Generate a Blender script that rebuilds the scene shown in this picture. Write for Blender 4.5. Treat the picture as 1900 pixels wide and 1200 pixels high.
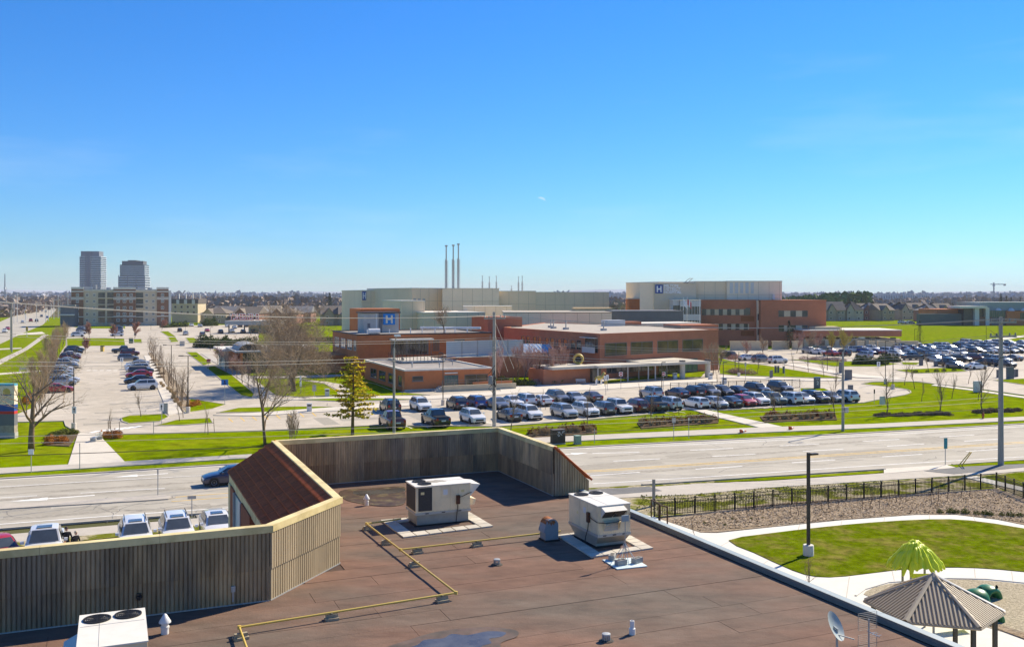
import bpy, math, random
from mathutils import Vector as V, Matrix, noise as mnoise
sc = bpy.context.scene
for o in list(bpy.data.objects):
    bpy.data.objects.remove(o)
COL = sc.collection
# ------------------------------------------------------------------ camera, sky, sun, exposure
F, CX, HY, CH = 1750.0, 950.0, 548.0, 15.0          # focal length (photo px), principal point, eye height
cd = bpy.data.cameras.new('camera'); cam = bpy.data.objects.new('camera', cd); COL.objects.link(cam)
cam.location = (0, 0, CH); cam.rotation_euler = (math.radians(90), 0, 0)
cd.sensor_width = 36; cd.lens = 36*F/1900; cd.shift_y = -(600-HY)/1900
cd.clip_start = .5; cd.clip_end = 30000
sc.camera = cam
SUN = V((.95, .90, 1.0)).normalized()                # towards the sun
sun_el = math.asin(SUN.z); sun_az = math.atan2(SUN.x, SUN.y)
w = bpy.data.worlds.new('World'); sc.world = w; w.use_nodes = True
nt = w.node_tree; nt.nodes.clear()
out = nt.nodes.new('ShaderNodeOutputWorld'); bg = nt.nodes.new('ShaderNodeBackground'); sky = nt.nodes.new('ShaderNodeTexSky')
sky.sky_type = 'NISHITA'; sky.sun_disc = False; sky.sun_elevation = sun_el; sky.sun_rotation = sun_az
sky.altitude = 0; sky.air_density = 1.2; sky.dust_density = 0; sky.ozone_density = 10.0
hsv = nt.nodes.new('ShaderNodeHueSaturation'); hsv.inputs['Saturation'].default_value = 1.14
tint = nt.nodes.new('ShaderNodeVectorMath'); tint.operation = 'MULTIPLY'; tint.inputs[1].default_value = (.635, .865, 1.08)
nt.links.new(sky.outputs[0], hsv.inputs['Color']); nt.links.new(hsv.outputs[0], tint.inputs[0]); 
# faint high cirrus, the same all round the sky
geo = nt.nodes.new('ShaderNodeTexCoord'); mp_ = nt.nodes.new('ShaderNodeMapping'); mp_.inputs['Scale'].default_value = (1.6, 1.6, 11); nt.links.new(geo.outputs['Generated'], mp_.inputs['Vector'])
cn = nt.nodes.new('ShaderNodeTexNoise'); cn.inputs['Scale'].default_value = 1.7; cn.inputs['Detail'].default_value = 6; cn.inputs['Roughness'].default_value = .55; nt.links.new(mp_.outputs[0], cn.inputs['Vector'])
cr_ = nt.nodes.new('ShaderNodeMapRange'); cr_.inputs['From Min'].default_value = .52; cr_.inputs['From Max'].default_value = .80; cr_.inputs['To Max'].default_value = .16; nt.links.new(cn.outputs['Fac'], cr_.inputs['Value'])
cmx = nt.nodes.new('ShaderNodeMix'); cmx.data_type = 'RGBA'; nt.links.new(cr_.outputs[0], cmx.inputs['Factor']); nt.links.new(tint.outputs[0], cmx.inputs[6]); cmx.inputs[7].default_value = (6.5, 7.2, 7.6, 1)
nt.links.new(cmx.outputs[2], bg.inputs['Color'])
bg.inputs['Strength'].default_value = .060
nt.links.new(bg.outputs[0], out.inputs[0])
sl = bpy.data.lights.new('sun', 'SUN'); so = bpy.data.objects.new('sun', sl); COL.objects.link(so)
sl.energy = 3.25; sl.angle = math.radians(.55); sl.color = (1, .89, .70)
so.rotation_euler = SUN.to_track_quat('Z', 'Y').to_euler(); so.location = (40, 40, 80)
vs = sc.view_settings; vs.view_transform = 'Standard'; vs.look = 'None'; vs.gamma = 1; vs.use_curve_mapping = False
vs.exposure = 1.30
# ------------------------------------------------------------------ geometry of the photograph
TH = math.atan2(.3895, .921)
B = V((math.cos(TH), math.sin(TH), 0)); A = V((-math.sin(TH), math.cos(TH), 0))   # street axis / depth axis
def P(px, py, z=0.):                                 # a pixel's point on the level z
    Y = F*(CH-z)/(py-HY); return V(((px-CX)/F*Y, Y, z))
def PX(px, Y): return (px-CX)/F*Y
def PZ(py, Y): return CH-(py-HY)/F*Y
def UV(u, v, z=0.): return B*u+A*v+V((0, 0, z))
def tsolve(o, d, px):
    k = (px-CX)/F; return (k*o.y-o.x)/(d.x-k*d.y)
# ------------------------------------------------------------------ materials
MATS = {}
def lin(c): return tuple(((x/12.92) if x <= .04045 else ((x+.055)/1.055)**2.4) for x in c)
def mat(name, col, rough=.8, var=.15, scale=2.0, bump=0., bscale=None, metal=0., spec=.3, col2=None, c2scale=.3, c2lo=.45, c2hi=.62,
        rnd=0., coat=0., emit=0., alpha=1., trans=0., stretch=None, world=True):
    if name in MATS: return MATS[name]
    m = bpy.data.materials.new(name); m.use_nodes = True; MATS[name] = m
    t = m.node_tree; n = t.nodes; L = t.links; bs = n['Principled BSDF']
    bs.inputs['Roughness'].default_value = rough; bs.inputs['Metallic'].default_value = metal
    bs.inputs['Specular IOR Level'].default_value = spec; bs.inputs['Coat Weight'].default_value = coat
    if coat: bs.inputs['Coat Roughness'].default_value = .04
    if trans: bs.inputs['Transmission Weight'].default_value = trans
    if alpha < 1: bs.inputs['Alpha'].default_value = alpha
    if emit:
        bs.inputs['Emission Color'].default_value = (*col, 1); bs.inputs['Emission Strength'].default_value = emit
    tc = n.new('ShaderNodeTexCoord' if not world else 'ShaderNodeNewGeometry'); src = tc.outputs['Position' if world else 'Object']
    if stretch:
        mp = n.new('ShaderNodeMapping'); mp.inputs['Scale'].default_value = stretch; L.new(src, mp.inputs['Vector']); src = mp.outputs[0]
    cur = None
    def rgb(c):
        r = n.new('ShaderNodeRGB'); r.outputs[0].default_value = (*c, 1); return r.outputs[0]
    cur = rgb(col)
    def nz(s, det=4., ro=.6):
        k = n.new('ShaderNodeTexNoise'); k.inputs['Scale'].default_value = s; k.inputs['Detail'].default_value = det; k.inputs['Roughness'].default_value = ro
        L.new(src, k.inputs['Vector']); return k.outputs['Fac']
    if col2:
        rp = n.new('ShaderNodeMapRange'); rp.inputs['From Min'].default_value = c2lo; rp.inputs['From Max'].default_value = c2hi
        L.new(nz(c2scale, 5, .62), rp.inputs['Value'])
        mx = n.new('ShaderNodeMix'); mx.data_type = 'RGBA'; L.new(rp.outputs[0], mx.inputs['Factor']); L.new(cur, mx.inputs[6]); L.new(rgb(col2), mx.inputs[7]); cur = mx.outputs[2]
    fac = None
    if var:
        mr = n.new('ShaderNodeMapRange'); mr.inputs['From Min'].default_value = .3; mr.inputs['From Max'].default_value = .7
        mr.inputs['To Min'].default_value = 1-var; mr.inputs['To Max'].default_value = 1+var
        L.new(nz(scale, 5, .7), mr.inputs['Value']); fac = mr.outputs[0]
    if rnd:
        oi = n.new('ShaderNodeObjectInfo'); r2 = n.new('ShaderNodeMapRange'); r2.inputs['To Min'].default_value = 1-rnd; r2.inputs['To Max'].default_value = 1+rnd
        L.new(oi.outputs['Random'], r2.inputs['Value'])
        if fac is None: fac = r2.outputs[0]
        else:
            mm = n.new('ShaderNodeMath'); mm.operation = 'MULTIPLY'; L.new(fac, mm.inputs[0]); L.new(r2.outputs[0], mm.inputs[1]); fac = mm.outputs[0]
    if fac is not None:
        sm = n.new('ShaderNodeVectorMath'); sm.operation = 'SCALE'; L.new(cur, sm.inputs[0]); L.new(fac, sm.inputs['Scale']); cur = sm.outputs[0]
    L.new(cur, bs.inputs['Base Color'])
    if bump:
        bp = n.new('ShaderNodeBump'); bp.inputs['Strength'].default_value = bump; bp.inputs['Distance'].default_value = .05
        L.new(nz(bscale or scale*4, 3, .6), bp.inputs['Height']); L.new(bp.outputs[0], bs.inputs['Normal'])
    return m
# ------------------------------------------------------------------ mesh builder
class MB:
    def __init__(s): s.v = []; s.f = []; s.m = []
    def add(s, vs, fs, mi=0):
        k = len(s.v); s.v += [tuple(p) for p in vs]
        for f in fs: s.f.append([k+i for i in f]); s.m.append(mi)
        return s
    def box(s, x0, x1, y0, y1, z0, z1, mi=0):
        return s.add([(x0,y0,z0),(x1,y0,z0),(x1,y1,z0),(x0,y1,z0),(x0,y0,z1),(x1,y0,z1),(x1,y1,z1),(x0,y1,z1)],
                     [(0,3,2,1),(4,5,6,7),(0,1,5,4),(1,2,6,5),(2,3,7,6),(3,0,4,7)], mi)
    def obox(s, c, ax, ay, az, mi=0):                # centre and three half axes
        c, ax, ay, az = V(c), V(ax), V(ay), V(az)
        vs = [c+ax*i+ay*j+az*k for k in (-1,1) for i, j in ((-1,-1),(1,-1),(1,1),(-1,1))]
        return s.add(vs, [(0,3,2,1),(4,5,6,7),(0,1,5,4),(1,2,6,5),(2,3,7,6),(3,0,4,7)], mi)
    def prism(s, poly, z0, z1, mi=0, side=None):
        n = len(poly); ar = sum(poly[i][0]*poly[(i+1)%n][1]-poly[(i+1)%n][0]*poly[i][1] for i in range(n))
        pl = list(poly) if ar > 0 else list(poly)[::-1]
        vs = [(p[0],p[1],z0) for p in pl]+[(p[0],p[1],z1) for p in pl]
        s.add(vs, [list(range(n,2*n)), list(range(n))[::-1]], mi)
        k = len(s.v)-2*n
        for i in range(n):
            j = (i+1)%n; s.f.append([k+i,k+j,k+n+j,k+n+i]); s.m.append(mi if side is None else side)
        return s
    def sheet(s, poly, z, mi=0):
        n = len(poly); ar = sum(poly[i][0]*poly[(i+1)%n][1]-poly[(i+1)%n][0]*poly[i][1] for i in range(n))
        pl = list(poly) if ar > 0 else list(poly)[::-1]
        return s.add([(p[0],p[1],z) for p in pl], [list(range(n))], mi)
    def tube(s, pts, rad, n=6, cap=True, mi=0):
        pts = [V(p) for p in pts]; rs = rad if isinstance(rad, (list, tuple)) else [rad]*len(pts)
        k = len(s.v); d0 = (pts[1]-pts[0]).normalized()
        up = V((0,0,1)) if abs(d0.z) < .9 else V((1,0,0))
        for i, p in enumerate(pts):
            d = (pts[min(i+1,len(pts)-1)]-pts[max(i-1,0)]).normalized()
            x = up.cross(d)
            if x.length < 1e-4: x = V((1,0,0)).cross(d)
            x.normalize(); y = d.cross(x); up = y if abs(d.z) >= .9 else V((0,0,1))
            if abs(d.z) >= .9: up = y
            for j in range(n):
                an = 2*math.pi*j/n; s.v.append(tuple(p+(x*math.cos(an)+y*math.sin(an))*rs[i]))
        for i in range(len(pts)-1):
            for j in range(n):
                j2 = (j+1)%n; s.f.append([k+i*n+j, k+i*n+j2, k+(i+1)*n+j2, k+(i+1)*n+j]); s.m.append(mi)
        if cap:
            s.f.append([k+j for j in range(n)][::-1]); s.m.append(mi); q = k+(len(pts)-1)*n; s.f.append([q+j for j in range(n)]); s.m.append(mi)
        return s
    def lathe(s, prof, c=(0,0,0), n=12, mi=0, axis='z', capb=True, capt=True):
        k = len(s.v)
        for r, z in prof:
            for j in range(n):
                an = 2*math.pi*j/n; p = (r*math.cos(an), r*math.sin(an), z)
                if axis == 'y': p = (p[0], p[2], -p[1])
                elif axis == 'x': p = (p[2], p[0], p[1])
                s.v.append((c[0]+p[0], c[1]+p[1], c[2]+p[2]))
        for i in range(len(prof)-1):
            for j in range(n):
                j2 = (j+1)%n; s.f.append([k+i*n+j, k+i*n+j2, k+(i+1)*n+j2, k+(i+1)*n+j]); s.m.append(mi)
        if capb: s.f.append([k+j for j in range(n)][::-1]); s.m.append(mi)
        if capt: q = k+(len(prof)-1)*n; s.f.append([q+j for j in range(n)]); s.m.append(mi)
        return s
    def mesh(s, name, mats, smooth=None):
        me = bpy.data.meshes.new(name); me.from_pydata(s.v, [], s.f)
        mats = mats if isinstance(mats, (list, tuple)) else [mats]
        for m in mats: me.materials.append(m)
        if len(mats) > 1: me.polygons.foreach_set('material_index', s.m)
        if smooth is not None:
            me.polygons.foreach_set('use_smooth', [True]*len(me.polygons))
            if smooth < 180: me.set_sharp_from_angle(angle=math.radians(smooth))
        me.update(); return me
    def build(s, name, mats, parent=None, smooth=None, loc=None, rz=0.):
        return put(name, s.mesh(name, mats, smooth), parent, loc, rz)
def put(name, me, parent=None, loc=None, rz=0., scale=None):
    o = bpy.data.objects.new(name, me); COL.objects.link(o)
    if parent: o.parent = parent
    if loc is not None: o.location = loc
    if rz: o.rotation_euler = (0, 0, rz)
    if scale is not None: o.scale = (scale,)*3 if not isinstance(scale, (tuple, list)) else scale
    return o
def tag(o, label, cat, group=None):
    o['label'] = label; o['category'] = cat
    if group: o['group'] = group
    return o
def thing(name, label, cat, loc=(0,0,0), rz=0., group=None):
    o = bpy.data.objects.new(name, None); COL.objects.link(o); o.location = loc; o.rotation_euler = (0, 0, rz); o.empty_display_size = .3
    return tag(o, label, cat, group)
def struct(o, kind='structure'): o['kind'] = kind; return o
def tree_copy(root, loc, rz=0., label=None, group=None, scale=None):
    r = root.copy(); COL.objects.link(r); r.location = loc; r.rotation_euler = (0, 0, rz)
    if scale: r.scale = (scale,)*3
    if label: r['label'] = label
    if group: r['group'] = group
    for ch in list(root.children):
        c = ch.copy(); COL.objects.link(c); c.parent = r
        for g in list(ch.children):
            d = g.copy(); COL.objects.link(d); d.parent = c
    return r
def textmesh(s, size, depth=.02, align='CENTER', bold=0.):
    cu = bpy.data.curves.new('lettering', 'FONT'); cu.body = s; cu.size = size; cu.extrude = depth; cu.align_x = align; cu.align_y = 'CENTER'; cu.offset = bold
    cu.resolution_u = 2
    o = bpy.data.objects.new('lettering', cu); me = bpy.data.meshes.new_from_object(o)
    bpy.data.objects.remove(o); return me
def letters(name, s, size, m, parent, loc, rot=(math.pi/2, 0, 0), depth=.02, align='CENTER', bold=0., sx=1.):
    me = textmesh(s, size, depth, align, bold); me.materials.clear(); me.materials.append(m)
    o = put(name, me, parent, loc); o.rotation_euler = rot; o.scale = (sx, 1, 1); return o
def offset_poly(pl, d):                              # outward for counter-clockwise
    n = len(pl); ar = sum(pl[i][0]*pl[(i+1)%n][1]-pl[(i+1)%n][0]*pl[i][1] for i in range(n))
    sg = 1 if ar > 0 else -1; r = []
    for i in range(n):
        p0, p1, p2 = (V((q[0],q[1])) for q in (pl[i-1], pl[i], pl[(i+1)%n]))
        e1 = (p1-p0).normalized(); e2 = (p2-p1).normalized()
        n1 = V((e1.y,-e1.x)); n2 = V((e2.y,-e2.x)); m = n1+n2
        m = m/max(.35, m.length_squared/2) if m.length > .01 else n1
        r.append(p1+m*d*sg)
    return r
def smooth_poly(pts, n=3, closed=True):
    r = []; N = len(pts)
    for i in range(N if closed else N-1):
        g = lambda k: pts[k % N] if closed else pts[max(0, min(N-1, k))]
        p0, p1, p2, p3 = g(i-1), g(i), g(i+1), g(i+2)
        for k in range(n):
            t = k/n
            r.append(.5*((2*p1)+(p2-p0)*t+(2*p0-5*p1+4*p2-p3)*t*t+(3*p1-p0-3*p2+p3)*t**3))
    if not closed: r.append(pts[-1])
    return r
# ------------------------------------------------------------------ palette
M_grass = mat('grass', (.155,.215,.0), .9, .42, .55, .6, 9, col2=(.20,.225,.006), c2scale=.16, c2lo=.44, c2hi=.66, spec=.0)
M_grass2 = mat('worn_grass', (.112,.15,.003), .95, .45, 1.6, .9, 14, col2=(.19,.165,.035), c2scale=.55, c2lo=.45, c2hi=.66, spec=.0)
M_dry = mat('patchy_verge', (.15,.16,.02), .95, .4, 3, .8, 12, col2=(.40,.34,.22), c2scale=.45, c2lo=.46, c2hi=.54, spec=.0)
M_far = mat('far_terrain', (.10,.10,.045), .95, .3, .02, col2=(.16,.13,.09), c2scale=.006, spec=.0)
M_road = mat('road_asphalt', (.40,.362,.29), .9, .15, .8, .15, 30, col2=(.45,.41,.335), c2scale=.12, spec=.2, stretch=(.35,1,1))
M_lot = mat('lot_asphalt', (.46,.40,.31), .92, .15, .5, .15, 25, col2=(.53,.465,.37), c2scale=.07, spec=.2)
M_conc = mat('pale_concrete', (.62,.56,.46), .9, .07, 1.2, .1, 20, spec=.2)
M_walk = mat('footway_concrete', (.48,.43,.355), .9, .09, .8, .1, 20, spec=.2)
M_white_c = mat('white_concrete', (.68,.64,.55), .85, .05, 1.5, .08, 20, spec=.2)
M_patch = mat('dark_asphalt', (.17,.165,.155), .9, .15, 1, .2, 25, spec=.2)
M_kerb = mat('kerb_concrete', (.46,.41,.33), .9, .10, 1.5, .1, 20, spec=.2)
M_paint = mat('white_paint', (.86,.84,.77), .8, .18, 2.5)
M_yellow = mat('yellow_paint', (.74,.47,.09), .8, .2, 2)
M_mulch = mat('wood_mulch', (.31,.235,.155), .95, .55, 5, 1., 12, col2=(.36,.30,.22), c2scale=.7, spec=.0)
M_pea = mat('pea_gravel', (.42,.36,.25), .9, .5, 9, 1., 14, spec=.0)
M_bedsoil = mat('bed_soil', (.13,.095,.06), .95, .4, 3, .8, 12, spec=.0)
def W(px_list, z=0.): return [P(x, y, 0) for x, y in px_list]
def ribbon(pts, wl, wr=0.):                          # strip of a polyline: offsets to left and right
    L_, R_ = [], []
    for i, p in enumerate(pts):
        d = (pts[min(i+1,len(pts)-1)]-pts[max(i-1,0)]).normalized(); nrm = V((-d.y, d.x, 0))
        L_.append(p+nrm*wl); R_.append(p-nrm*wr)
    return L_+R_[::-1]
def slab(name, poly, z1, m, z0=-.05, parent=None): return struct(MB().prism(poly, z0, z1).build(name, m, parent))
def kerb(pts, wl=.2, wr=0., z=.10, m=None, name='kerb', parent=None):
    return struct(MB().prism(ribbon(pts, wl, wr), -.02, z).build(name, m or M_kerb, parent))
def island(px, m=None, sm=0, name='lawn', z=.08):
    pl = [V((p.x, p.y, 0)) for p in W(px)]
    if sm: pl = smooth_poly(pl, sm)
    o = struct(MB().prism(pl, 0, z).build(name, m or M_grass))
    op = offset_poly(pl, .16); n = len(pl); k = MB()
    for i in range(n):
        j = (i+1)%n; a, b, c, d = pl[i], pl[j], op[j], op[i]
        k.add([(a.x,a.y,z+.02),(b.x,b.y,z+.02),(c.x,c.y,z+.02),(d.x,d.y,z+.02),(c.x,c.y,0),(d.x,d.y,0)], [(0,1,2,3),(3,2,4,5)])
    k.build('kerb', M_kerb, o); return o
# ------------------------------------------------------------------ terrain and lawns
struct(MB().sheet([(-14000,-200),(14000,-200),(14000,14000),(-14000,14000)], -.06).build('ground', M_far))
struct(MB().sheet([(-420,66),(420,66),(520,470),(520,640),(230,720),(-420,640)], -.03).build('hospital_lawn', M_grass))
# road across the picture
road_far = [P(*q) for q in ((-160,900),(0,889),(217,876),(435,862),(700,850),(920,840),(1140,827),(1380,815),(1620,803),(1900,787),(2150,773))]
road_near = [P(*q) for q in ((-160,995),(0,981),(200,965),(430,948),(700,930),(920,915),(1190,899),(1420,884),(1650,869),(1900,853),(2150,838))]
road = slab('main_road', smooth_poly(road_far, 3, False)+smooth_poly(road_near, 3, False)[::-1], .0, M_road)
kerb(smooth_poly(road_far, 3, False), .28); 
struct(MB().prism(ribbon(smooth_poly(road_far, 3, False), 0, .5), -.01, .012).build('gutter', M_conc, road))
kerb(smooth_poly(road_near[:4], 3, False), 0, .28); kerb(smooth_poly(road_near[6:8]+[P(1640,870)], 3, False), 0, .28); kerb([P(1765,862), P(1900,853), P(2150,838)], 0, .28)
def line(px, wd, m, dash=None, name='lane_line', z=.0085):
    pts = [P(*q) for q in px]; pts = smooth_poly(pts, 4, False) if len(pts) > 2 else pts
    if not dash:
        struct(MB().prism(ribbon(pts, wd/2, wd/2), -.01, z).build(name, m, road)); return
    seg = []; acc = 0.
    for i in range(len(pts)-1):
        L_ = (pts[i+1]-pts[i]).length; seg.append((acc, L_, pts[i], pts[i+1])); acc += L_
    def at(s):
        for a0, l, p, q in seg:
            if a0 <= s <= a0+l: return p+(q-p)*((s-a0)/l)
        return pts[-1]
    s = dash[2] if len(dash) > 2 else 0
    while s+dash[0] < acc:
        struct(MB().prism(ribbon([at(s), at(s+dash[0])], wd/2, wd/2), -.01, z).build('lane_dash', m, road)); s += dash[0]+dash[1]
line(((1080,841),(1208,838),(1325,833),(1423,828),(1611,818),(1900,801)), .17, M_paint, (4.6,5.2,1))
line(((1080,858),(1200,852),(1331,846),(1435,840),(1600,830.5),(1900,811)), .17, M_paint, (4.6,5.2,3))
line(((1080,831.5),(1140,831),(1380,819.5),(1620,807.5),(1900,791)), .14, M_paint)
for dy in (0, 2.4): line(((1075,873.5+dy),(1140,870+dy),(1380,854+dy),(1620,838+dy),(1900,819+dy)), .15, M_yellow)
line(((1095,882),(1182,876),(1341,867),(1484,857),(1700,843),(1900,830)), .17, M_paint, (4.6,5.2,0))
line(((1100,897),(1185,892),(1420,877),(1607,864),(1900,847)), .14, M_paint)
line(((-100,908),(0,902.7),(217,890),(430,879)), .11, M_paint); line(((-100,929),(0,923),(328,904),(430,898)), .11, M_paint, (6,3,0))
line(((-100,980),(0,972),(200,957),(430,941)), .14, M_paint)
line(((322,922),(440,913)), .11, M_yellow); line(((318,930),(440,921)), .11, M_yellow)
med = [P(*q) for q in ((-200,948),(0,937),(150,929),(260,922),(305,919),(320,922),(312,926),(200,933),(80,940),(0,945),(-200,957))]
mo = struct(MB().prism(med, -.01, .07).build('median_island', M_walk)); 
struct(MB().prism(ribbon(smooth_poly(med[5:], 2, False), .12, .05), 0, .08).build('kerb', M_kerb, mo))
def arrow(px, py, ln, flip=1):
    c = P(px, py); d = B*flip; nrm = A
    q = lambda s, t: (c.x+d.x*s+nrm.x*t, c.y+d.y*s+nrm.y*t)
    struct(MB().sheet([q(-ln,-.12),(q(.0,-.12)),q(.0,-.5),q(ln*.8,0),q(0,.5),q(0,.12),q(-ln,.12)], .0135).build('lane_arrow', M_paint, road))
arrow(255,882,2.4,-1); arrow(88,925,3.2,-1); arrow(1062,842,2.2)
cm = MB()
RR = random.Random(4)
for k in range(90):                                  # sealed cracks of the road and the car park
    px, py = (RR.uniform(0,420), RR.uniform(938,972)) if k < 16 else ((RR.uniform(1100,1880), RR.uniform(815,880)) if k < 28 else ((RR.uniform(130,330), RR.uniform(668,790)) if k < 50 else ((RR.uniform(420,1560), RR.uniform(745,775)) if k < 74 else (RR.uniform(330,450), RR.uniform(660,750)))))
    if k >= 16 and k < 28 and not (830-(px-1140)*.05 < py < 895-(px-1190)*.062): continue
    p = P(px, py); an = RR.choice((0, math.pi/2, RR.uniform(0,3)))+TH; pts = [p]
    for j in range(RR.randint(3,8)):
        an += RR.uniform(-.6,.6); p = p+V((math.cos(an), math.sin(an), 0))*RR.uniform(.5,1.2); pts.append(p)
    cm.prism(ribbon(pts, .025, .025), .0, .036 if k >= 28 else .005)
struct(cm.build('crack_sealant', M_patch, road), 'stuff')
# asphalt repairs and oil stains
M_pat2 = mat('asphalt_repair', (.36,.325,.262), .92, .12, 1.5, spec=.1); M_oil = mat('oil_stain', (.335,.30,.24), .85, .35, 2.5, spec=.2)
rp_ = random.Random(31)
for k in range(26):
    px, py = (rp_.uniform(20,400), rp_.uniform(945,962)) if k < 6 else ((rp_.uniform(1130,1850), None) if k < 13 else ((rp_.uniform(160,300), rp_.uniform(670,790)) if k < 18 else (lambda x: (x, 778-(x-700)*.05+rp_.uniform(-6,4)))(rp_.uniform(460,1250))))
    if py is None: py = 850-(px-1140)*.058+rp_.uniform(-12,22)
    c = P(px, py); l_, w_ = rp_.uniform(1.0,4.5), rp_.uniform(.5,1.3); an = TH+rp_.choice((0,0,math.pi/2)); dx, dy = V((math.cos(an),math.sin(an),0)), V((-math.sin(an),math.cos(an),0))
    struct(MB().prism([c-dx*l_-dy*w_, c+dx*l_-dy*w_, c+dx*l_+dy*w_, c-dx*l_+dy*w_], -.01, (.0012+.0003*k) if k < 13 else (.0212+.0001*k)).build('asphalt_repair', M_pat2, road))
ob = MB()
for k in range(150):
    px, py = (rp_.uniform(740,1590), None) if k < 90 else ((rp_.uniform(150,300), rp_.uniform(660,780)) if k < 120 else (rp_.uniform(1640,1890), rp_.uniform(645,680)))
    if py is None: py = 795-(px-735)*.0575-rp_.choice((0,0,26))+rp_.uniform(-6,1)
    c = P(px, py); r = rp_.uniform(.2,.7); ph = rp_.uniform(0,6); ob.sheet([(c.x+math.cos(j*.7)*r*rp_.uniform(.6,1.1), c.y+math.sin(j*.7)*r*rp_.uniform(.6,1.3)) for j in range(9)], .0245+.00003*k)
for k in range(46):
    t = rp_.random(); px = 1110+t*780; py = 852-(px-1140)*.0595+rp_.choice((-16,-7,6,17,26))*(1-.2*t); c = P(px, py); l_ = rp_.uniform(2,7); w_ = rp_.uniform(.12,.3); ob.sheet([c-B*l_-A*w_, c+B*l_-A*w_*.6, c+B*l_*.9+A*w_, c-B*l_*.8+A*w_*.8], .0052+.00003*k)
for k in range(24):
    px = rp_.uniform(-20,420); py = 905-(px)*.062+rp_.choice((0,12,22,58)); c = P(px, py); l_ = rp_.uniform(2,6); w_ = rp_.uniform(.1,.25); ob.sheet([c-B*l_-A*w_, c+B*l_-A*w_*.6, c+B*l_*.9+A*w_, c-B*l_*.8+A*w_*.8], .0052+.00003*k)
struct(ob.build('oil_stain', M_oil, road), 'stuff')
# far verge, footway
slab('footway', W(((-160,876),(0,868.6),(240,856),(480,842),(700,830),(930,815),(1140,805.4),(1408,793),(1620,786.5),(1900,773),(2100,763),(2100,770),(1900,780),(1620,794),(1400,803),(1140,814.5),(930,826),(700,840),(440,851),(0,879),(-160,887))), .05, M_walk)
slab('path_plaza', W(((146,801),(182,805.5),(232,857.5),(126,863))), .056, M_conc)
slab('path_crossing', W(((1270,756),(1294,757),(1452,792),(1412,794),(1330,774))), .06, M_conc)
# ------------------------------------------------------------------ hospital car parks and drives (one paved area, lawns set into it)
lot_px = [(-10,784),(120,781),(124,790),(143,801),(182,806),(330,803),(480,799),(700,789),(924,791),(1060,781),(1184,770),(1281,759),(1342,761),(1519,751),(1600,747),(1640,739),(1675,733),(1689,728),(1680,722),(1640,717),(1597,712),(1620,708.5),(1700,708),(1735,712.5),(1800,719),(1900,733),(2000,745),(2000,700),(1990,660),(1900,640),(1800,638),(1700,639),(1560,643),(1430,648),(1340,650),(1330,668),(1300,700),(1200,700),(1100,700),(900,712),(760,724),(690,735),(640,738),(560,735),(500,733),(455,697),(440,680),(395,648),(440,640),(480,632),(480,602),(330,604),(122,604),(122,640),(112,655),(84,720),(60,757)]
lot = slab('hospital_car_park', W(lot_px), .02, M_lot)
kerb([P(*q) for q in lot_px[3:11]], .0, .16, .07); kerb([P(*q) for q in lot_px[11:17]], 0, .16, .07); kerb(smooth_poly([P(*q) for q in lot_px[16:27]],2,False), 0, .16, .07)
I = island
I(((226,776),(240,772),(305,769),(312,774),(296,782),(240,786),(228,782)))
I(((290,790),(328,780),(389,776.5),(394,785),(340,789)))
I(((340,762),(354,741),(419,751),(394,759),(346,766)))
I(((405,766),(443,757.5),(520,755.5),(562,755),(648,756),(640,760),(560,764)))
I(((346,653.7),(364,653.7),(391.6,674.5),(377.7,677.7)))
I(((382.7,682),(398,679.6),(429.5,696),(471,731),(467,737.7),(448,734),(419,711)))
I(((453,688),(572,683),(615,683),(643,695),(531,698),(456,698)))
I(((461,703),(537,703),(602,713),(625,726),(627,733),(557,737),(506,733)))
I(((562,704),(633,699),(696,713),(734,728),(794,733),(708,735),(655,728),(632,713)))
I(((557,742),(643,737),(700,739),(790,741),(632,745)))
I(((906,702),(940,694),(1064,700),(1078,709),(967,716),(925,718)))
I(((1126,706),(1212,698.5),(1222,702),(1126,712)))
I(((1333,664),(1367,673),(1418,678),(1564,702),(1493,700.6),(1367,697),(1336,694)))
I(((1461,675.5),(1531,688),(1620,698),(1564,697)))
I(((1485,721),(1529,721),(1544,729),(1486,727)))
I(((1662,687),(1683,686),(1774,682),(1794,689),(1748,691.5),(1698,693)))
I(((1463,667),(1572,671),(1640,673),(1667,675),(1635,680),(1546,680),(1483,669)))
I(((1672,672.5),(1708,673.5),(1700,677),(1676,676.5)))
I(((1845,706),(1900,703),(2000,712),(2000,722),(1900,714)))
I(((1700,651.5),(1765,649.5),(1850,650.5),(1770,652.5)))
I(((124,628),(230,628),(232,641),(125,642.5)))
I(((128,604.5),(232,604.5),(232,609.5),(150,609.5)))
I(((298,615),(312,615),(326,625),(312,624)))
I(((312,626),(325,626),(331,634),(318,635)))
I(((345,627),(360,627),(371,636),(352,636)))
I(((248,629),(262,629),(263,636),(249,636)))
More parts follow.
